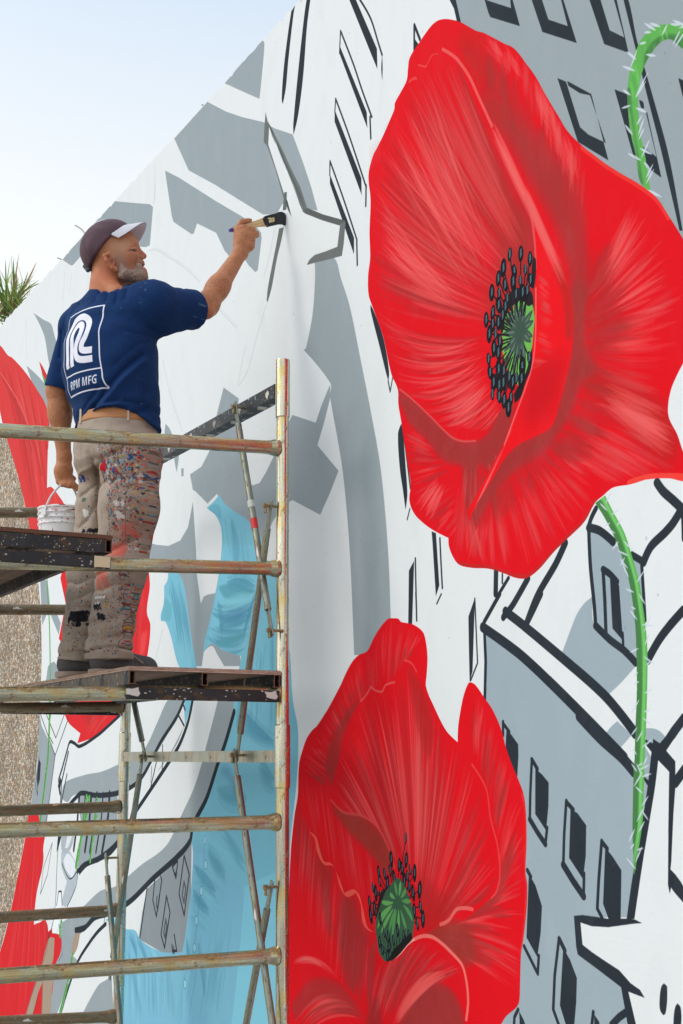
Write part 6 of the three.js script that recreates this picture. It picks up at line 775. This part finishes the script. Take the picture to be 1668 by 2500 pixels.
  const weave = noiseTex(256, (u, v) => 0.5 + 0.3 * Math.sin(u * 256 * 1.6) * Math.sin(v * 256 * 1.6) + 0.35 * (fbm(u, v, 20, 61, 3) - 0.5)); weave.repeat.set(9, 9);
  part('shirt', g, new THREE.MeshPhysicalMaterial({ map: tex, bumpMap: weave, bumpScale: 0.0012, roughness: 0.95, specularIntensity: 0.3, sheen: 0.25, sheenColor: new THREE.Color(0.24, 0.42, 0.62), sheenRoughness: 0.6 }), man, 'navy short sleeved shirt with a white print on its back');
}
// trousers
const pelvis = [[1.0064, 0.0076, 0, 0.178, 0.134], [0.9493, 0.0061, 0, 0.182, 0.142], [0.8844, 0.0064, 0, 0.188, 0.156], [0.8198, 0.0099, 0, 0.184, 0.158], [0.7716, 0.0145, 0, 0.165, 0.14]];
{
  const fd = [[flat([-0.0454,0.7784,0.1], [-0.0022,0.8073,0.12], [0.0554,0.8341,0.13]), -0.0192, 0.0108], [flat([-0.0337,0.7121,0.12], [0.0201,0.7162,0.14], [0.0884,0.7244,0.14]), -0.0128, 0.0090], [flat([-0.06,0.8085,0], [-0.0543,0.6942,0], [-0.0465,0.5433,0]), -0.0224, 0.0081], [flat([-0.1265,0.69,0], [-0.094,0.7069,0], [-0.0577,0.7364,0]), -0.0128, 0.0081], [flat([-0.1264,0.5684,0], [-0.0943,0.5934,0], [-0.0551,0.6564,0]), -0.0112, 0.0099], [flat([-0.0788,0.8291,0.06], [-0.0658,0.808,0.06], [-0.0218,0.8034,0.1]), -0.0128, 0.0090], [flat([0.0215,0.4493,0.1], [0.0643,0.4707,0.12], [0.1158,0.495,0.12]), -0.0128, 0.0108], [flat([-0.0401,0.3642,0.1], [-0.0003,0.3763,0.1], [0.0472,0.3966,0.1]), -0.0128, 0.0090], [flat([-0.0465,0.3158,0.1], [-0.0062,0.3077,0.1], [0.0491,0.3319,0.1]), -0.0096, 0.0108], [flat([-0.1683,0.361,0], [-0.1229,0.3486,0], [-0.0706,0.3733,0]), -0.0112, 0.0090], [flat([-0.1698,0.2911,0], [-0.121,0.2952,-0], [-0.0729,0.3199,0]), -0.0112, 0.0090], [flat([-0.1699,0.238,0], [-0.1321,0.2625,0], [-0.0749,0.2584,-0]), -0.0080, 0.0090], [flat([-0.0489,0.1476,0.1], [0.0076,0.1238,0.1], [0.0705,0.1476,0.1]), -0.0096, 0.0108], [flat([-0.0585,0.1955,0.1], [-0.0024,0.1875,0.1], [0.0841,0.2275,0.1]), -0.0096, 0.0108], [flat([0.0853,0.6916,0.14], [0.115,0.6342,0.14], [0.1355,0.6179,0.14]), -0.0096, 0.0108], [flat([0.0922,0.3682,0.1], [0.0979,0.3077,0.1], [0.0916,0.2475,0.1]), -0.0096, 0.0126]];
  const footR = [0.0151,0.0605,0.06], footL = [-0.1236,0.062,-0.07], legs = [stack(pelvis, { k: 0.03 }), cap([0.0715,0.8066,0.06], [0.0711,0.6297,0.075], 0.112, 0.112, 0.05), cap([0.0711,0.6297,0.075], [0.0517,0.3964,0.075], 0.112, 0.092, 0.03), cap([0.0517,0.3964,0.075], [0.0198,0.183,0.065], 0.092, 0.082, 0.03), cap([0.0198,0.183,0.065], footR, 0.082, 0.079, 0.02, { cut: 1 }),
    cap([-0.0387,0.8352,-0.07], [-0.0466,0.6746,-0.08], 0.102, 0.102, 0.04), cap([-0.0466,0.6746,-0.08], [-0.0842,0.4178,-0.08], 0.102, 0.094, 0.03), cap([-0.0842,0.4178,-0.08], [-0.1042,0.1963,-0.075], 0.094, 0.081, 0.03), cap([-0.1042,0.1963,-0.075], footL, 0.081, 0.072, 0.02, { cut: 1 }),
    cap([0.0152,0.1044,0.06], footR, 0.0905, 0.09, 0.004, { cut: 1 }), cap([-0.1186,0.0992,-0.07], footL, 0.083, 0.082, 0.004, { cut: 1 })];
  const base = union(legs), hR = cap([0.0146,0.0771,0.06], [0.0158,-0.0133,0.06], 0.074, 0.074), hL = cap([-0.1226,0.079,-0.07], [-0.1212,-0.006,-0.07], 0.066, 0.066);
  const f = (x, y, z) => { let d = base(x, y, z); if (d > 0.05) return d; for (const [a, amp, w] of fd) { const q = segDist(x, y, a); if (q < 9 * w * w) d -= amp * Math.exp(-Math.sqrt(q + 4e-6) / w * 1.1); } d += 0.005 * (n3(x * 13, y * 9, z * 13, 71) - 0.5) + 0.006 * (Math.abs(n3(x * 20, y * 26, z * 20, 73) - 0.5) - 0.2) * (y < 0.35 ? 1.2 : 0.9); d = Math.max(d, -dist(hR, x, y, z)); const ct = x > -0.045 + (z - 0) * 0.0 ? 0.098 : 0.09; d += 0.009 * Math.exp(-(((y - ct - 0.004 * Math.sin(x * 40)) / 0.006) ** 2)); return Math.max(d, -dist(hL, x, y, z)); };
  const g = surfNet(f, [-0.3, 0.0, -0.28], [0.26, 1.03, 0.26], 0.0042, 0.045), p = g.attributes.position, uv = new Float32Array(p.count * 2), U = (q) => q[0] * 0.85 + q[2] * 0.53;
  for (let i = 0; i < p.count; i++) { uv[2 * i] = (U([p.getX(i), 0, p.getZ(i)]) + 0.35) / 0.7; uv[2 * i + 1] = p.getY(i) / 1.1; }
  g.setAttribute('uv', new THREE.BufferAttribute(uv, 2));
  const W = 1024, H = 1608, c = canvas(W, H), x = c.getContext('2d'), r = rngOf(101), K = W / 0.7; x.fillStyle = 'rgb(186,169,154)'; x.fillRect(0, 0, W, H);
  for (let i = 0; i < 3000; i++) { x.fillStyle = rgba(r() < 0.5 ? [128, 110, 96] : [182, 164, 148], 0.08); x.beginPath(); x.ellipse(r() * W, r() * H, 2 + r() * 30, 2 + r() * 30, 0, 0, 7); x.fill(); }
  for (let i = 0; i < 9000; i++) { x.fillStyle = rgba(r() < 0.5 ? [120, 104, 92] : [186, 170, 154], 0.14); x.fillRect(r() * W, r() * H, 1 + r() * 3, 1); }
  const pt = (q) => [(U(q) + 0.35) * K, H - q[1] * K * (1.1 * K === 0 ? 1 : H / (1.1 * K))];
  const blob = (X, Y, s, col, a = 0.95, st = 1) => { x.fillStyle = rgba(col, a); x.beginPath(); const n = 10, ph = r() * 6; for (let i = 0; i < n; i++) { const t = i / n * 6.283 + ph, d = s * (0.5 + 0.75 * r()); x.lineTo(X + Math.cos(t) * d, Y + Math.sin(t) * d * st); } x.closePath(); x.fill(); };
  const hues = [[196, 40, 44], [150, 44, 42], [222, 222, 220], [44, 84, 150], [40, 48, 62], [62, 134, 150], [70, 120, 84], [214, 160, 60], [222, 116, 104], [110, 60, 56], [120, 170, 190], [206, 92, 60], [90, 90, 96], [98, 74, 70]];
  const spots = (A, B, n, smin_, smax, cols) => { const a = pt(A), b = pt(B); for (let i = 0; i < n; i++) { const X = a[0] + (b[0] - a[0]) * r(), Y = a[1] + (b[1] - a[1]) * r(); blob(X, Y, smin_ + (smax - smin_) * r() ** 3, mixA(cols[Math.floor(r() * cols.length)], [128, 106, 96], 0.25 * r()), 0.8, 0.7 + r() * 1.2); } };
  const wash = (A, B, n, s, col, a) => { const p0 = pt(A), p1 = pt(B); for (let i = 0; i < n; i++) blob(p0[0] + (p1[0] - p0[0]) * r(), p0[1] + (p1[1] - p0[1]) * r(), s * (0.3 + r()), col, a); };
  wash([0.0414,0.871,0.15], [0.1968,0.4666,0.12], 260, 30, [124, 84, 76], 0.06); wash([0.0277,0.7882,0.15], [0.152,0.1856,0.12], 120, 22, [110, 80, 76], 0.05);
  spots([-0.031,0.8586,0.15], [0.1951,0.7038,0.12], 1300, 0.8, 8, hues); spots([-0.0196,0.8066,0.16], [0.1037,0.7162,0.16], 110, 1.5, 11, [[206, 40, 50], [40, 90, 160], [150, 196, 214], [226, 226, 226], [60, 140, 150]]);
  spots([0.0221,0.706,0.15], [0.1933,0.4463,0.12], 1100, 0.8, 7, hues); spots([0.0782,0.4059,0.12], [0.1352,0.1079,0.1], 800, 0.7, 6, hues); spots([-0.0538,0.4059,0.12], [0.0997,0.0668,0.12], 420, 0.7, 5.5, hues); spots([-0.1772,0.3816,0], [-0.0648,0.0756,0], 420, 0.6, 5, hues); spots([-0.1629,0.898,0], [-0.048,0.5442,0.02], 260, 0.6, 5, hues); spots([-0.0534,0.3938,0.12], [0.1074,0.0747,0.12], 500, 0.5, 3.5, hues); for (let i = 0; i < 70; i++) { const a = pt([0.0878,0.5462,0.13]); x.save(); x.translate(a[0] + (r() - 0.5) * 260, a[1] + (r() - 0.3) * 1000); x.rotate((r() - 0.5) * 1.2 + 1.2); x.fillStyle = rgba(hues[Math.floor(r() * hues.length)], 0.3); x.fillRect(0, 0, 8 + r() * 40, 1 + r() * 5); x.restore(); }
  wash([0.0273,0.4797,0.14], [0.0925,0.4353,0.14], 50, 22, [222, 116, 100], 0.35); wash([-0.0209,0.3777,0.12], [0.0369,0.3173,0.12], 60, 22, [216, 116, 100], 0.3); wash([0.0892,0.5527,0.14], [0.1305,0.504,0.14], 30, 18, [206, 104, 92], 0.3);
  wash([-0.1621,0.2461,0], [-0.0773,0.2094,0], 120, 9, [38, 38, 44], 0.75); wash([-0.1273,0.2421,0], [-0.0856,0.2135,0], 30, 15, [34, 34, 40], 0.8); spots([-0.1679,0.238,0], [-0.0725,0.185,0], 60, 1, 8, [[36, 36, 42]]); wash([-0.1177,0.2013,0], [-0.097,0.1891,0], 8, 14, [30, 30, 34], 0.9); wash([-0.0371,0.2613,0.12], [0.0073,0.2413,0.12], 50, 8, [42, 42, 48], 0.75); wash([-0.0039,0.2174,0.12], [0.0244,0.2015,0.12], 8, 14, [44, 44, 48], 0.9); wash([-0.0339,0.2853,0.12], [0.0219,0.2833,0.12], 30, 7, [232, 230, 226], 0.9); wash([-0.108,0.6312,0], [-0.0868,0.6144,0], 8, 16, [236, 236, 232], 0.95); wash([-0.0313,0.2653,0.12], [-0.0052,0.2613,0.12], 10, 9, [230, 228, 224], 0.9);
  wash([-0.0266,0.7904,0.14], [0.0026,0.7615,0.14], 12, 18, [196, 36, 46], 0.85); wash([-0.1457,0.7661,0], [-0.1078,0.7491,0], 12, 10, [44, 70, 140], 0.8); wash([-0.1097,0.56,0], [-0.0522,0.5483,0.02], 10, 12, [40, 40, 46], 0.85); wash([-0.1178,0.6774,0], [-0.0927,0.669,0], 6, 12, [84, 116, 96], 0.7); wash([0.0644,0.6323,0.15], [0.0982,0.5712,0.15], 16, 12, [226, 222, 216], 0.75); wash([0.0227,0.2573,0.12], [0.039,0.2453,0.12], 6, 8, [226, 168, 50], 0.9);
  x.strokeStyle = rgba([106, 90, 78], 0.8); x.lineWidth = 2; for (const l of [[[0.0339,0.7142,0.15], [0.0308,0.616,0.15], [0.036,0.5104,0.15]], [[0.1204,0.8531,0.12], [0.1243,0.6298,0.12], [0.112,0.4869,0.12]], [[0.0908,0.3857,0.12], [0.0913,0.2254,0.12], [0.0639,0.0747,0.12]], [[-0.1336,0.8937,0], [-0.1189,0.8297,0], [-0.0725,0.8085,0]]]) { x.beginPath(); l.forEach((q, i) => x[i ? 'lineTo' : 'moveTo'](...pt(q))); x.stroke(); }
  const cloth = noiseTex(256, (u, v) => 0.5 + 0.4 * Math.sin((u + v) * 256 * 1.2) + 0.3 * (fbm(u, v, 16, 81, 3) - 0.5)); cloth.repeat.set(6, 9);
  const t = part('trousers', g, new THREE.MeshPhysicalMaterial({ map: ctex(c), bumpMap: cloth, bumpScale: 0.0014, roughness: 0.95, specularIntensity: 0.3 }), man, 'khaki work trousers covered in paint splashes, rolled at the ankle');
  const by = 0.9786, band = stack(pelvis, { grow: 0.004 });
  part('belt', surfNet((x, y, z) => { const d = dist(band, x, y, z); return Math.max(d, Math.abs(y - by - (x - 0.02) * -0.06) - 0.021, -(d + 0.02)); }, [-0.25, by - 0.06, -0.25], [0.28, by + 0.06, 0.25], 0.004), new THREE.MeshStandardMaterial({ color: new THREE.Color('rgb(178,122,76)'), roughness: 0.7, bumpMap: wallBump.clone(), bumpScale: 0.0 }), t, 'tan leather belt');
  for (const q of [[0.0754,0.9314,0.165], [-0.1212,0.9404,0.07]]) { const b = new RoundedBoxGeometry(0.012, 0.058, 0.006, 2, 0.002).rotateY(-0.85).translate(q[0], by - (q[0] - 0.02) * 0.06, q[2]); part('belt_loop', b, new THREE.MeshStandardMaterial({ color: new THREE.Color('rgb(196,178,160)'), roughness: 0.95 }), t); }
}
{ // shoes, toes towards the wall
  const D = [0.881, -0.473], mShoe = (() => { const c = canvas(256, 256), x = c.getContext('2d'), r = rngOf(131); x.fillStyle = 'rgb(92,90,90)'; x.fillRect(0, 0, 256, 256); for (let i = 0; i < 2600; i++) { x.fillStyle = rgba(r() < 0.5 ? [28, 28, 32] : [132, 128, 124], 0.4); x.fillRect(r() * 256, r() * 256, 1, 2 + r() * 10); } const t = ctex(c, true); return new THREE.MeshStandardMaterial({ map: t, roughness: 0.95, bumpMap: t, bumpScale: 0.002 }); })();
  const mSole = new THREE.MeshStandardMaterial({ color: new THREE.Color('rgb(172,152,138)'), roughness: 0.85 });
  for (const [x, z, turn] of [[anL[0] + 0.005, anL[2], 0.2], [anR[0] + 0.01, anR[2], -0.3]]) {
    const c = Math.cos(turn), s = Math.sin(turn), d = [D[0] * c - D[1] * s, D[0] * s + D[1] * c], P = (a, y, b = 0) => [x + d[0] * a - d[1] * b, y, z + d[1] * a + d[0] * b];
    const up = union([cap(P(-0.045, 0.05), P(0.02, 0.075), 0.042, 0.045, 0.03), cap(P(0.0, 0.055), P(0.15, 0.04), 0.045, 0.038, 0.03), cap(P(0.06, 0.04, 0.012), P(0.16, 0.036, 0.012), 0.038, 0.034, 0.03), cap(P(-0.04, 0.06), P(-0.045, 0.1), 0.036, 0.036, 0.02)]);
    const g = surfNet((a, b, e) => Math.max(up(a, b, e), 0.022 - b), [x - 0.25, 0, z - 0.25], [x + 0.25, 0.17, z + 0.25], 0.0052), p = g.attributes.position, uv = new Float32Array(p.count * 2); for (let i = 0; i < p.count; i++) { uv[2 * i] = (p.getX(i) + p.getZ(i)) * 8; uv[2 * i + 1] = p.getY(i) * 8; } g.setAttribute('uv', new THREE.BufferAttribute(uv, 2));
    const sh = part('shoe', g, mShoe, man);
    part('sole', surfNet((a, b, e) => Math.max(up(a, Math.max(b, 0.04), e) - 0.006, b - 0.024, 0.001 - b), [x - 0.25, -0.02, z - 0.25], [x + 0.25, 0.05, z + 0.25], 0.0052), mSole, sh);
    const L = (a, b) => { const lg = tube(a, b, 0.003, { seg: 8 }); part('lace', lg, mSole, sh); }; L(P(0.03, 0.105, -0.045), P(0.075, 0.06, -0.055)); L(P(0.02, 0.1, 0.05), P(0.1, 0.05, 0.06));
  }
}
// brush and bucket
const toWorld = (l) => { const c = Math.cos(MANROT), s = Math.sin(MANROT); return [MANPOS[0] + l[0] * c + l[2] * s, MANPOS[1] + l[1], MANPOS[2] - l[0] * s + l[2] * c]; };
{
  const a = toWorld([0.4189,1.866,-0.245]), tip = toWorld([0.6324,1.9858,-0.395]), A = V3(a), L = A.distanceTo(V3(tip)), d = V3(tip).sub(A).normalize(), up = new THREE.Vector3(0, 1, 0), w = up.clone().sub(d.clone().multiplyScalar(up.dot(d))).normalize(), t = d.clone().cross(w);
  const b = thing('paint_brush', 'wooden handled flat brush loaded with black paint, in the raised hand of the painter', 'paint brush', a), M = new THREE.Matrix4().makeBasis(d, w, t);
  const flatShape = (pts, th) => { const s = new THREE.Shape(pts.map(([x, y]) => new THREE.Vector2(x, y))); return new THREE.ExtrudeGeometry(s, { depth: th, bevelEnabled: true, bevelSize: 0.002, bevelThickness: 0.002, bevelSegments: 2, curveSegments: 6 }).translate(0, 0, -th / 2).applyMatrix4(M); };
  const prof = [[0.0, 0.006], [0.02, 0.01], [0.06, 0.0095], [L * 0.45, 0.012], [L * 0.56, 0.015], [L * 0.6, 0.0175]];
  const wood = (() => { const c = canvas(128, 128), x = c.getContext('2d'), r = rngOf(141); x.fillStyle = 'rgb(214,178,128)'; x.fillRect(0, 0, 128, 128); for (let i = 0; i < 160; i++) { x.fillStyle = rgba(r() < 0.7 ? [180, 138, 90] : [236, 208, 160], 0.3); x.fillRect(0, r() * 128, 128, 1 + r() * 2); } for (let i = 0; i < 10; i++) { x.fillStyle = rgba([40, 36, 34], 0.8); x.beginPath(); x.ellipse(r() * 128, r() * 128, 3 + r() * 6, 2 + r() * 3, 0, 0, 7); x.fill(); } const q = ctex(c, true); q.repeat.set(12, 12); return new THREE.MeshPhysicalMaterial({ map: q, roughness: 0.5 }); })();
  part('handle', flatShape([...prof, ...prof.slice().reverse().map(([x, y]) => [x, -y])], 0.008), wood, b);
  part('handle_tip', flatShape([[-0.012, 0.004], [0.002, 0.0066], [0.002, -0.0066], [-0.012, -0.004]], 0.0085), new THREE.MeshStandardMaterial({ color: new THREE.Color('rgb(70,52,150)'), roughness: 0.5 }), b);
  const fer = (() => { const c = canvas(128, 128), x = c.getContext('2d'), r = rngOf(151); x.fillStyle = 'rgb(28,28,32)'; x.fillRect(0, 0, 128, 128); for (let i = 0; i < 46; i++) { x.fillStyle = rgba([226, 206, 150], 0.9); x.fillRect(36 + r() * 50, 26 + r() * 56, 4 + r() * 9, 6 + r() * 16); } const q = ctex(c, true); q.offset.set(0, 0); return new THREE.MeshStandardMaterial({ map: q, roughness: 0.45, metalness: 0.2 }); })();
  const fg = flatShape([[L * 0.585, 0.012], [L * 0.64, 0.021], [L * 0.84, 0.021], [L * 0.84, -0.021], [L * 0.64, -0.021], [L * 0.585, -0.012]], 0.016); { const uv = fg.attributes.uv; for (let i = 0; i < uv.count; i++) uv.setXY(i, (uv.getX(i) - L * 0.585) / (L * 0.26), (uv.getY(i) + 0.021) / 0.042); } part('ferrule', fg, fer, b);
  const bp = [[L * 0.835, 0.0205], [L * 0.9, 0.0245], [L * 0.96, 0.022], [L * 1.0, 0.014], [L * 1.003, -0.01], [L * 0.998, -0.034], [L * 0.985, -0.045], [L * 0.965, -0.036], [L * 0.92, -0.026], [L * 0.835, -0.0205]]; part('bristles', flatShape(bp, 0.012), new THREE.MeshPhysicalMaterial({ color: new THREE.Color('rgb(24,25,29)'), roughness: 0.35 }), b, 'bristles wet with black paint');
}
{
  const rim = toWorld([-0.2284,0.6756,-0.2]), bottom = [rim[0], rim[1] - 0.2, rim[2]], b = thing('paint_bucket', 'white plastic paint bucket with red drips hanging from the left hand of the painter', 'bucket', bottom);
  const prof = [[0.0005, 0.002], [0.08, 0.002], [0.085, 0.006], [0.096, 0.128], [0.1, 0.13], [0.1005, 0.136], [0.097, 0.139], [0.0975, 0.15], [0.1015, 0.152], [0.102, 0.158], [0.0985, 0.161], [0.099, 0.171], [0.1025, 0.173], [0.103, 0.178], [0.0995, 0.181], [0.1, 0.19], [0.103, 0.192], [0.104, 0.199], [0.1015, 0.202], [0.0965, 0.2], [0.094, 0.15], [0.081, 0.01], [0.0005, 0.008]].map(([x, y]) => new THREE.Vector2(x, y));
  const c = canvas(1024, 512), x = c.getContext('2d'), r = rngOf(161); x.fillStyle = 'rgb(226,226,226)'; x.fillRect(0, 0, 1024, 512);
  for (let i = 0; i < 320; i++) { const hi = r() < 0.6; x.fillStyle = rgba(r() < 0.75 ? [166, 34, 50] : [40, 44, 58], 0.85); const X = r() * 1024, Y = hi ? 50 + r() * 180 : 230 + r() * 240; x.beginPath(); x.ellipse(X, Y, 3 + r() * (hi ? 26 : 5), 3 + r() * 6, 0, 0, 7); x.fill(); } x.fillStyle = rgba([150, 30, 46], 0.9); for (let i = 0; i < 26; i++) { const X = r() * 1024; x.fillRect(X, 60 + r() * 50, 10 + r() * 44, 10 + r() * 14); }
  const t = ctex(c, true); part('pail', new THREE.LatheGeometry(prof, 56), new THREE.MeshPhysicalMaterial({ map: t, roughness: 0.4, clearcoat: 0.2, side: THREE.DoubleSide }), b);
  const top = V3(toWorld([-0.2102,0.7796,-0.165])).sub(V3(bottom)), cx = new THREE.Vector3(-0.054, 0, 0.087), ang = MANROT, q = cx.clone().applyAxisAngle(new THREE.Vector3(0, 1, 0), ang), l1 = q.clone().setY(0.168), l2 = q.clone().multiplyScalar(-1).setY(0.168), mid = (p, u, dy) => p.clone().lerp(top, u).add(new THREE.Vector3(0, dy, 0));
  const side = (p) => p.clone().setY(0).normalize().multiplyScalar(0.012);
  part('bail', new THREE.TubeGeometry(new THREE.CatmullRomCurve3([l1.clone().add(side(l1).multiplyScalar(0.5)), mid(l1, 0.35, 0.012).add(side(l1).multiplyScalar(1.6)), mid(l1, 0.75, 0.014).add(side(l1)), top, mid(l2, 0.75, 0.014).add(side(l2)), mid(l2, 0.35, 0.012).add(side(l2).multiplyScalar(1.6)), l2.clone().add(side(l2).multiplyScalar(0.5))]), 60, 0.0042, 10), new THREE.MeshStandardMaterial({ color: new THREE.Color('rgb(214,216,216)'), roughness: 0.45 }), b);
  for (const l of [l1, l2]) { const e = l.clone().add(side(l)); part('handle_lug', tube(l.clone().multiplyScalar(0.93).setY(l.y).toArray(), e.toArray(), 0.013, { seg: 18 }), new THREE.MeshStandardMaterial({ color: new THREE.Color('rgb(222,222,222)'), roughness: 0.45 }), b); }
}

// ---------------------------------------------------------------- spiky plant over the wall and dry stalks on its top
{
  const p0 = [-12.2, 6.75, -0.75], o = thing('spiky_tree', 'spiky green narrow leaved tree showing above the far left end of the wall', 'tree', [p0[0], 0, p0[2]]), r = rngOf(171);
  const mats = [[104, 144, 58], [82, 122, 54], [134, 166, 76], [160, 168, 78], [172, 132, 90]].map((c) => new THREE.MeshPhysicalMaterial({ color: new THREE.Color(`rgb(${c})`), roughness: 0.6, transmission: 0.4, side: THREE.DoubleSide }));
  const bark = new THREE.MeshStandardMaterial({ color: new THREE.Color('rgb(110,88,66)'), roughness: 0.95, bumpMap: wallBump.clone(), bumpScale: 0.02 }); bark.bumpMap.channel = 0;
  part('trunk', tube([0, 0, 0], [0.1, p0[1] - 0.5, 0], 0.12, { profile: [[0, 0.16], [0.5, 0.1], [1, 0.08]] }), bark, o);
  const leafGeo = [0, 1, 2, 3].map((v) => { const N = 9, pos = [], idx = []; for (let i = 0; i <= N; i++) { const t = i / N, w = 0.011 * Math.pow(Math.sin(Math.PI * (0.12 + 0.88 * t)), 0.8) + 0.001, x = 0.11 * v * t * t * 3, y = t - 0.16 * v * t * t; pos.push(x, y, -w, x + 0.004, y, 0, x, y, w); if (i < N) { const a = i * 3; idx.push(a, a + 1, a + 3, a + 1, a + 4, a + 3, a + 1, a + 2, a + 4, a + 2, a + 5, a + 4); } } const g = new THREE.BufferGeometry(); g.setAttribute('position', new THREE.Float32BufferAttribute(pos, 3)); g.setIndex(idx); g.computeVertexNormals(); return g; });
  const heads = [[-12.25, 6.72, -0.62, 100, 0.46], [-11.75, 6.45, -0.7, 80, 0.42], [-12.7, 7.0, -0.8, 60, 0.42], [-11.35, 6.15, -0.55, 50, 0.36]];
  for (const [hx, hy, hz, n, len] of heads) {
    part('branch', tube([0.1, p0[1] - 0.6, 0], [hx - p0[0], hy - 0.05, hz - p0[2]], 0.03, { seg: 10 }), bark, o);
    for (let i = 0; i < n; i++) {
      const az = r() * 6.283, el = -0.5 + 1.9 * Math.pow(r(), 0.8), d = new THREE.Vector3(Math.cos(az) * Math.cos(el), Math.sin(el), Math.sin(az) * Math.cos(el)), dead = r() < (el < 0 ? 0.6 : 0.06);
      const m = part('leaf', leafGeo[Math.floor(r() * 4)], mats[dead ? 4 : Math.floor(r() * 4)], o); m.position.set(hx - p0[0], hy, hz - p0[2]); m.quaternion.setFromUnitVectors(new THREE.Vector3(0, 1, 0), d).multiply(new THREE.Quaternion().setFromAxisAngle(new THREE.Vector3(0, 1, 0), r() * 6.283)); const s = len * (0.6 + 0.6 * r()); m.scale.set(s, s, s * 1.6);
    }
  }
}
{
  const m = new THREE.MeshStandardMaterial({ color: new THREE.Color('rgb(132,136,116)'), roughness: 0.9 });
  for (const [a, b, l] of [[[-7.91,5.834], [-8.11,5.994], 'thin dry stalk on the wall top just behind the cap of the painter'], [[-8.396,5.822], [-8.49,5.891], 'short dry stalk on the wall top between the cap and the spiky tree'], [[-5.941,5.828], [-5.965,5.865], 'tiny dry stalk on the wall top right of the painter']]) {
    const c = new THREE.CatmullRomCurve3([new THREE.Vector3(0, -0.03, 0), new THREE.Vector3((b[0] - a[0]) * 0.4, (b[1] - a[1]) * 0.5, 0.01), new THREE.Vector3(b[0] - a[0], b[1] - a[1], 0.03)]), s = new THREE.Mesh(new THREE.TubeGeometry(c, 10, 0.0035, 6), m); s.name = numbered('dry_stalk'); s.position.set(a[0], Math.max(a[1], TOP), -0.05); s.castShadow = true; scene.add(tag(s, l, 'plant'));
  }
}
renderer.render(scene, camera);
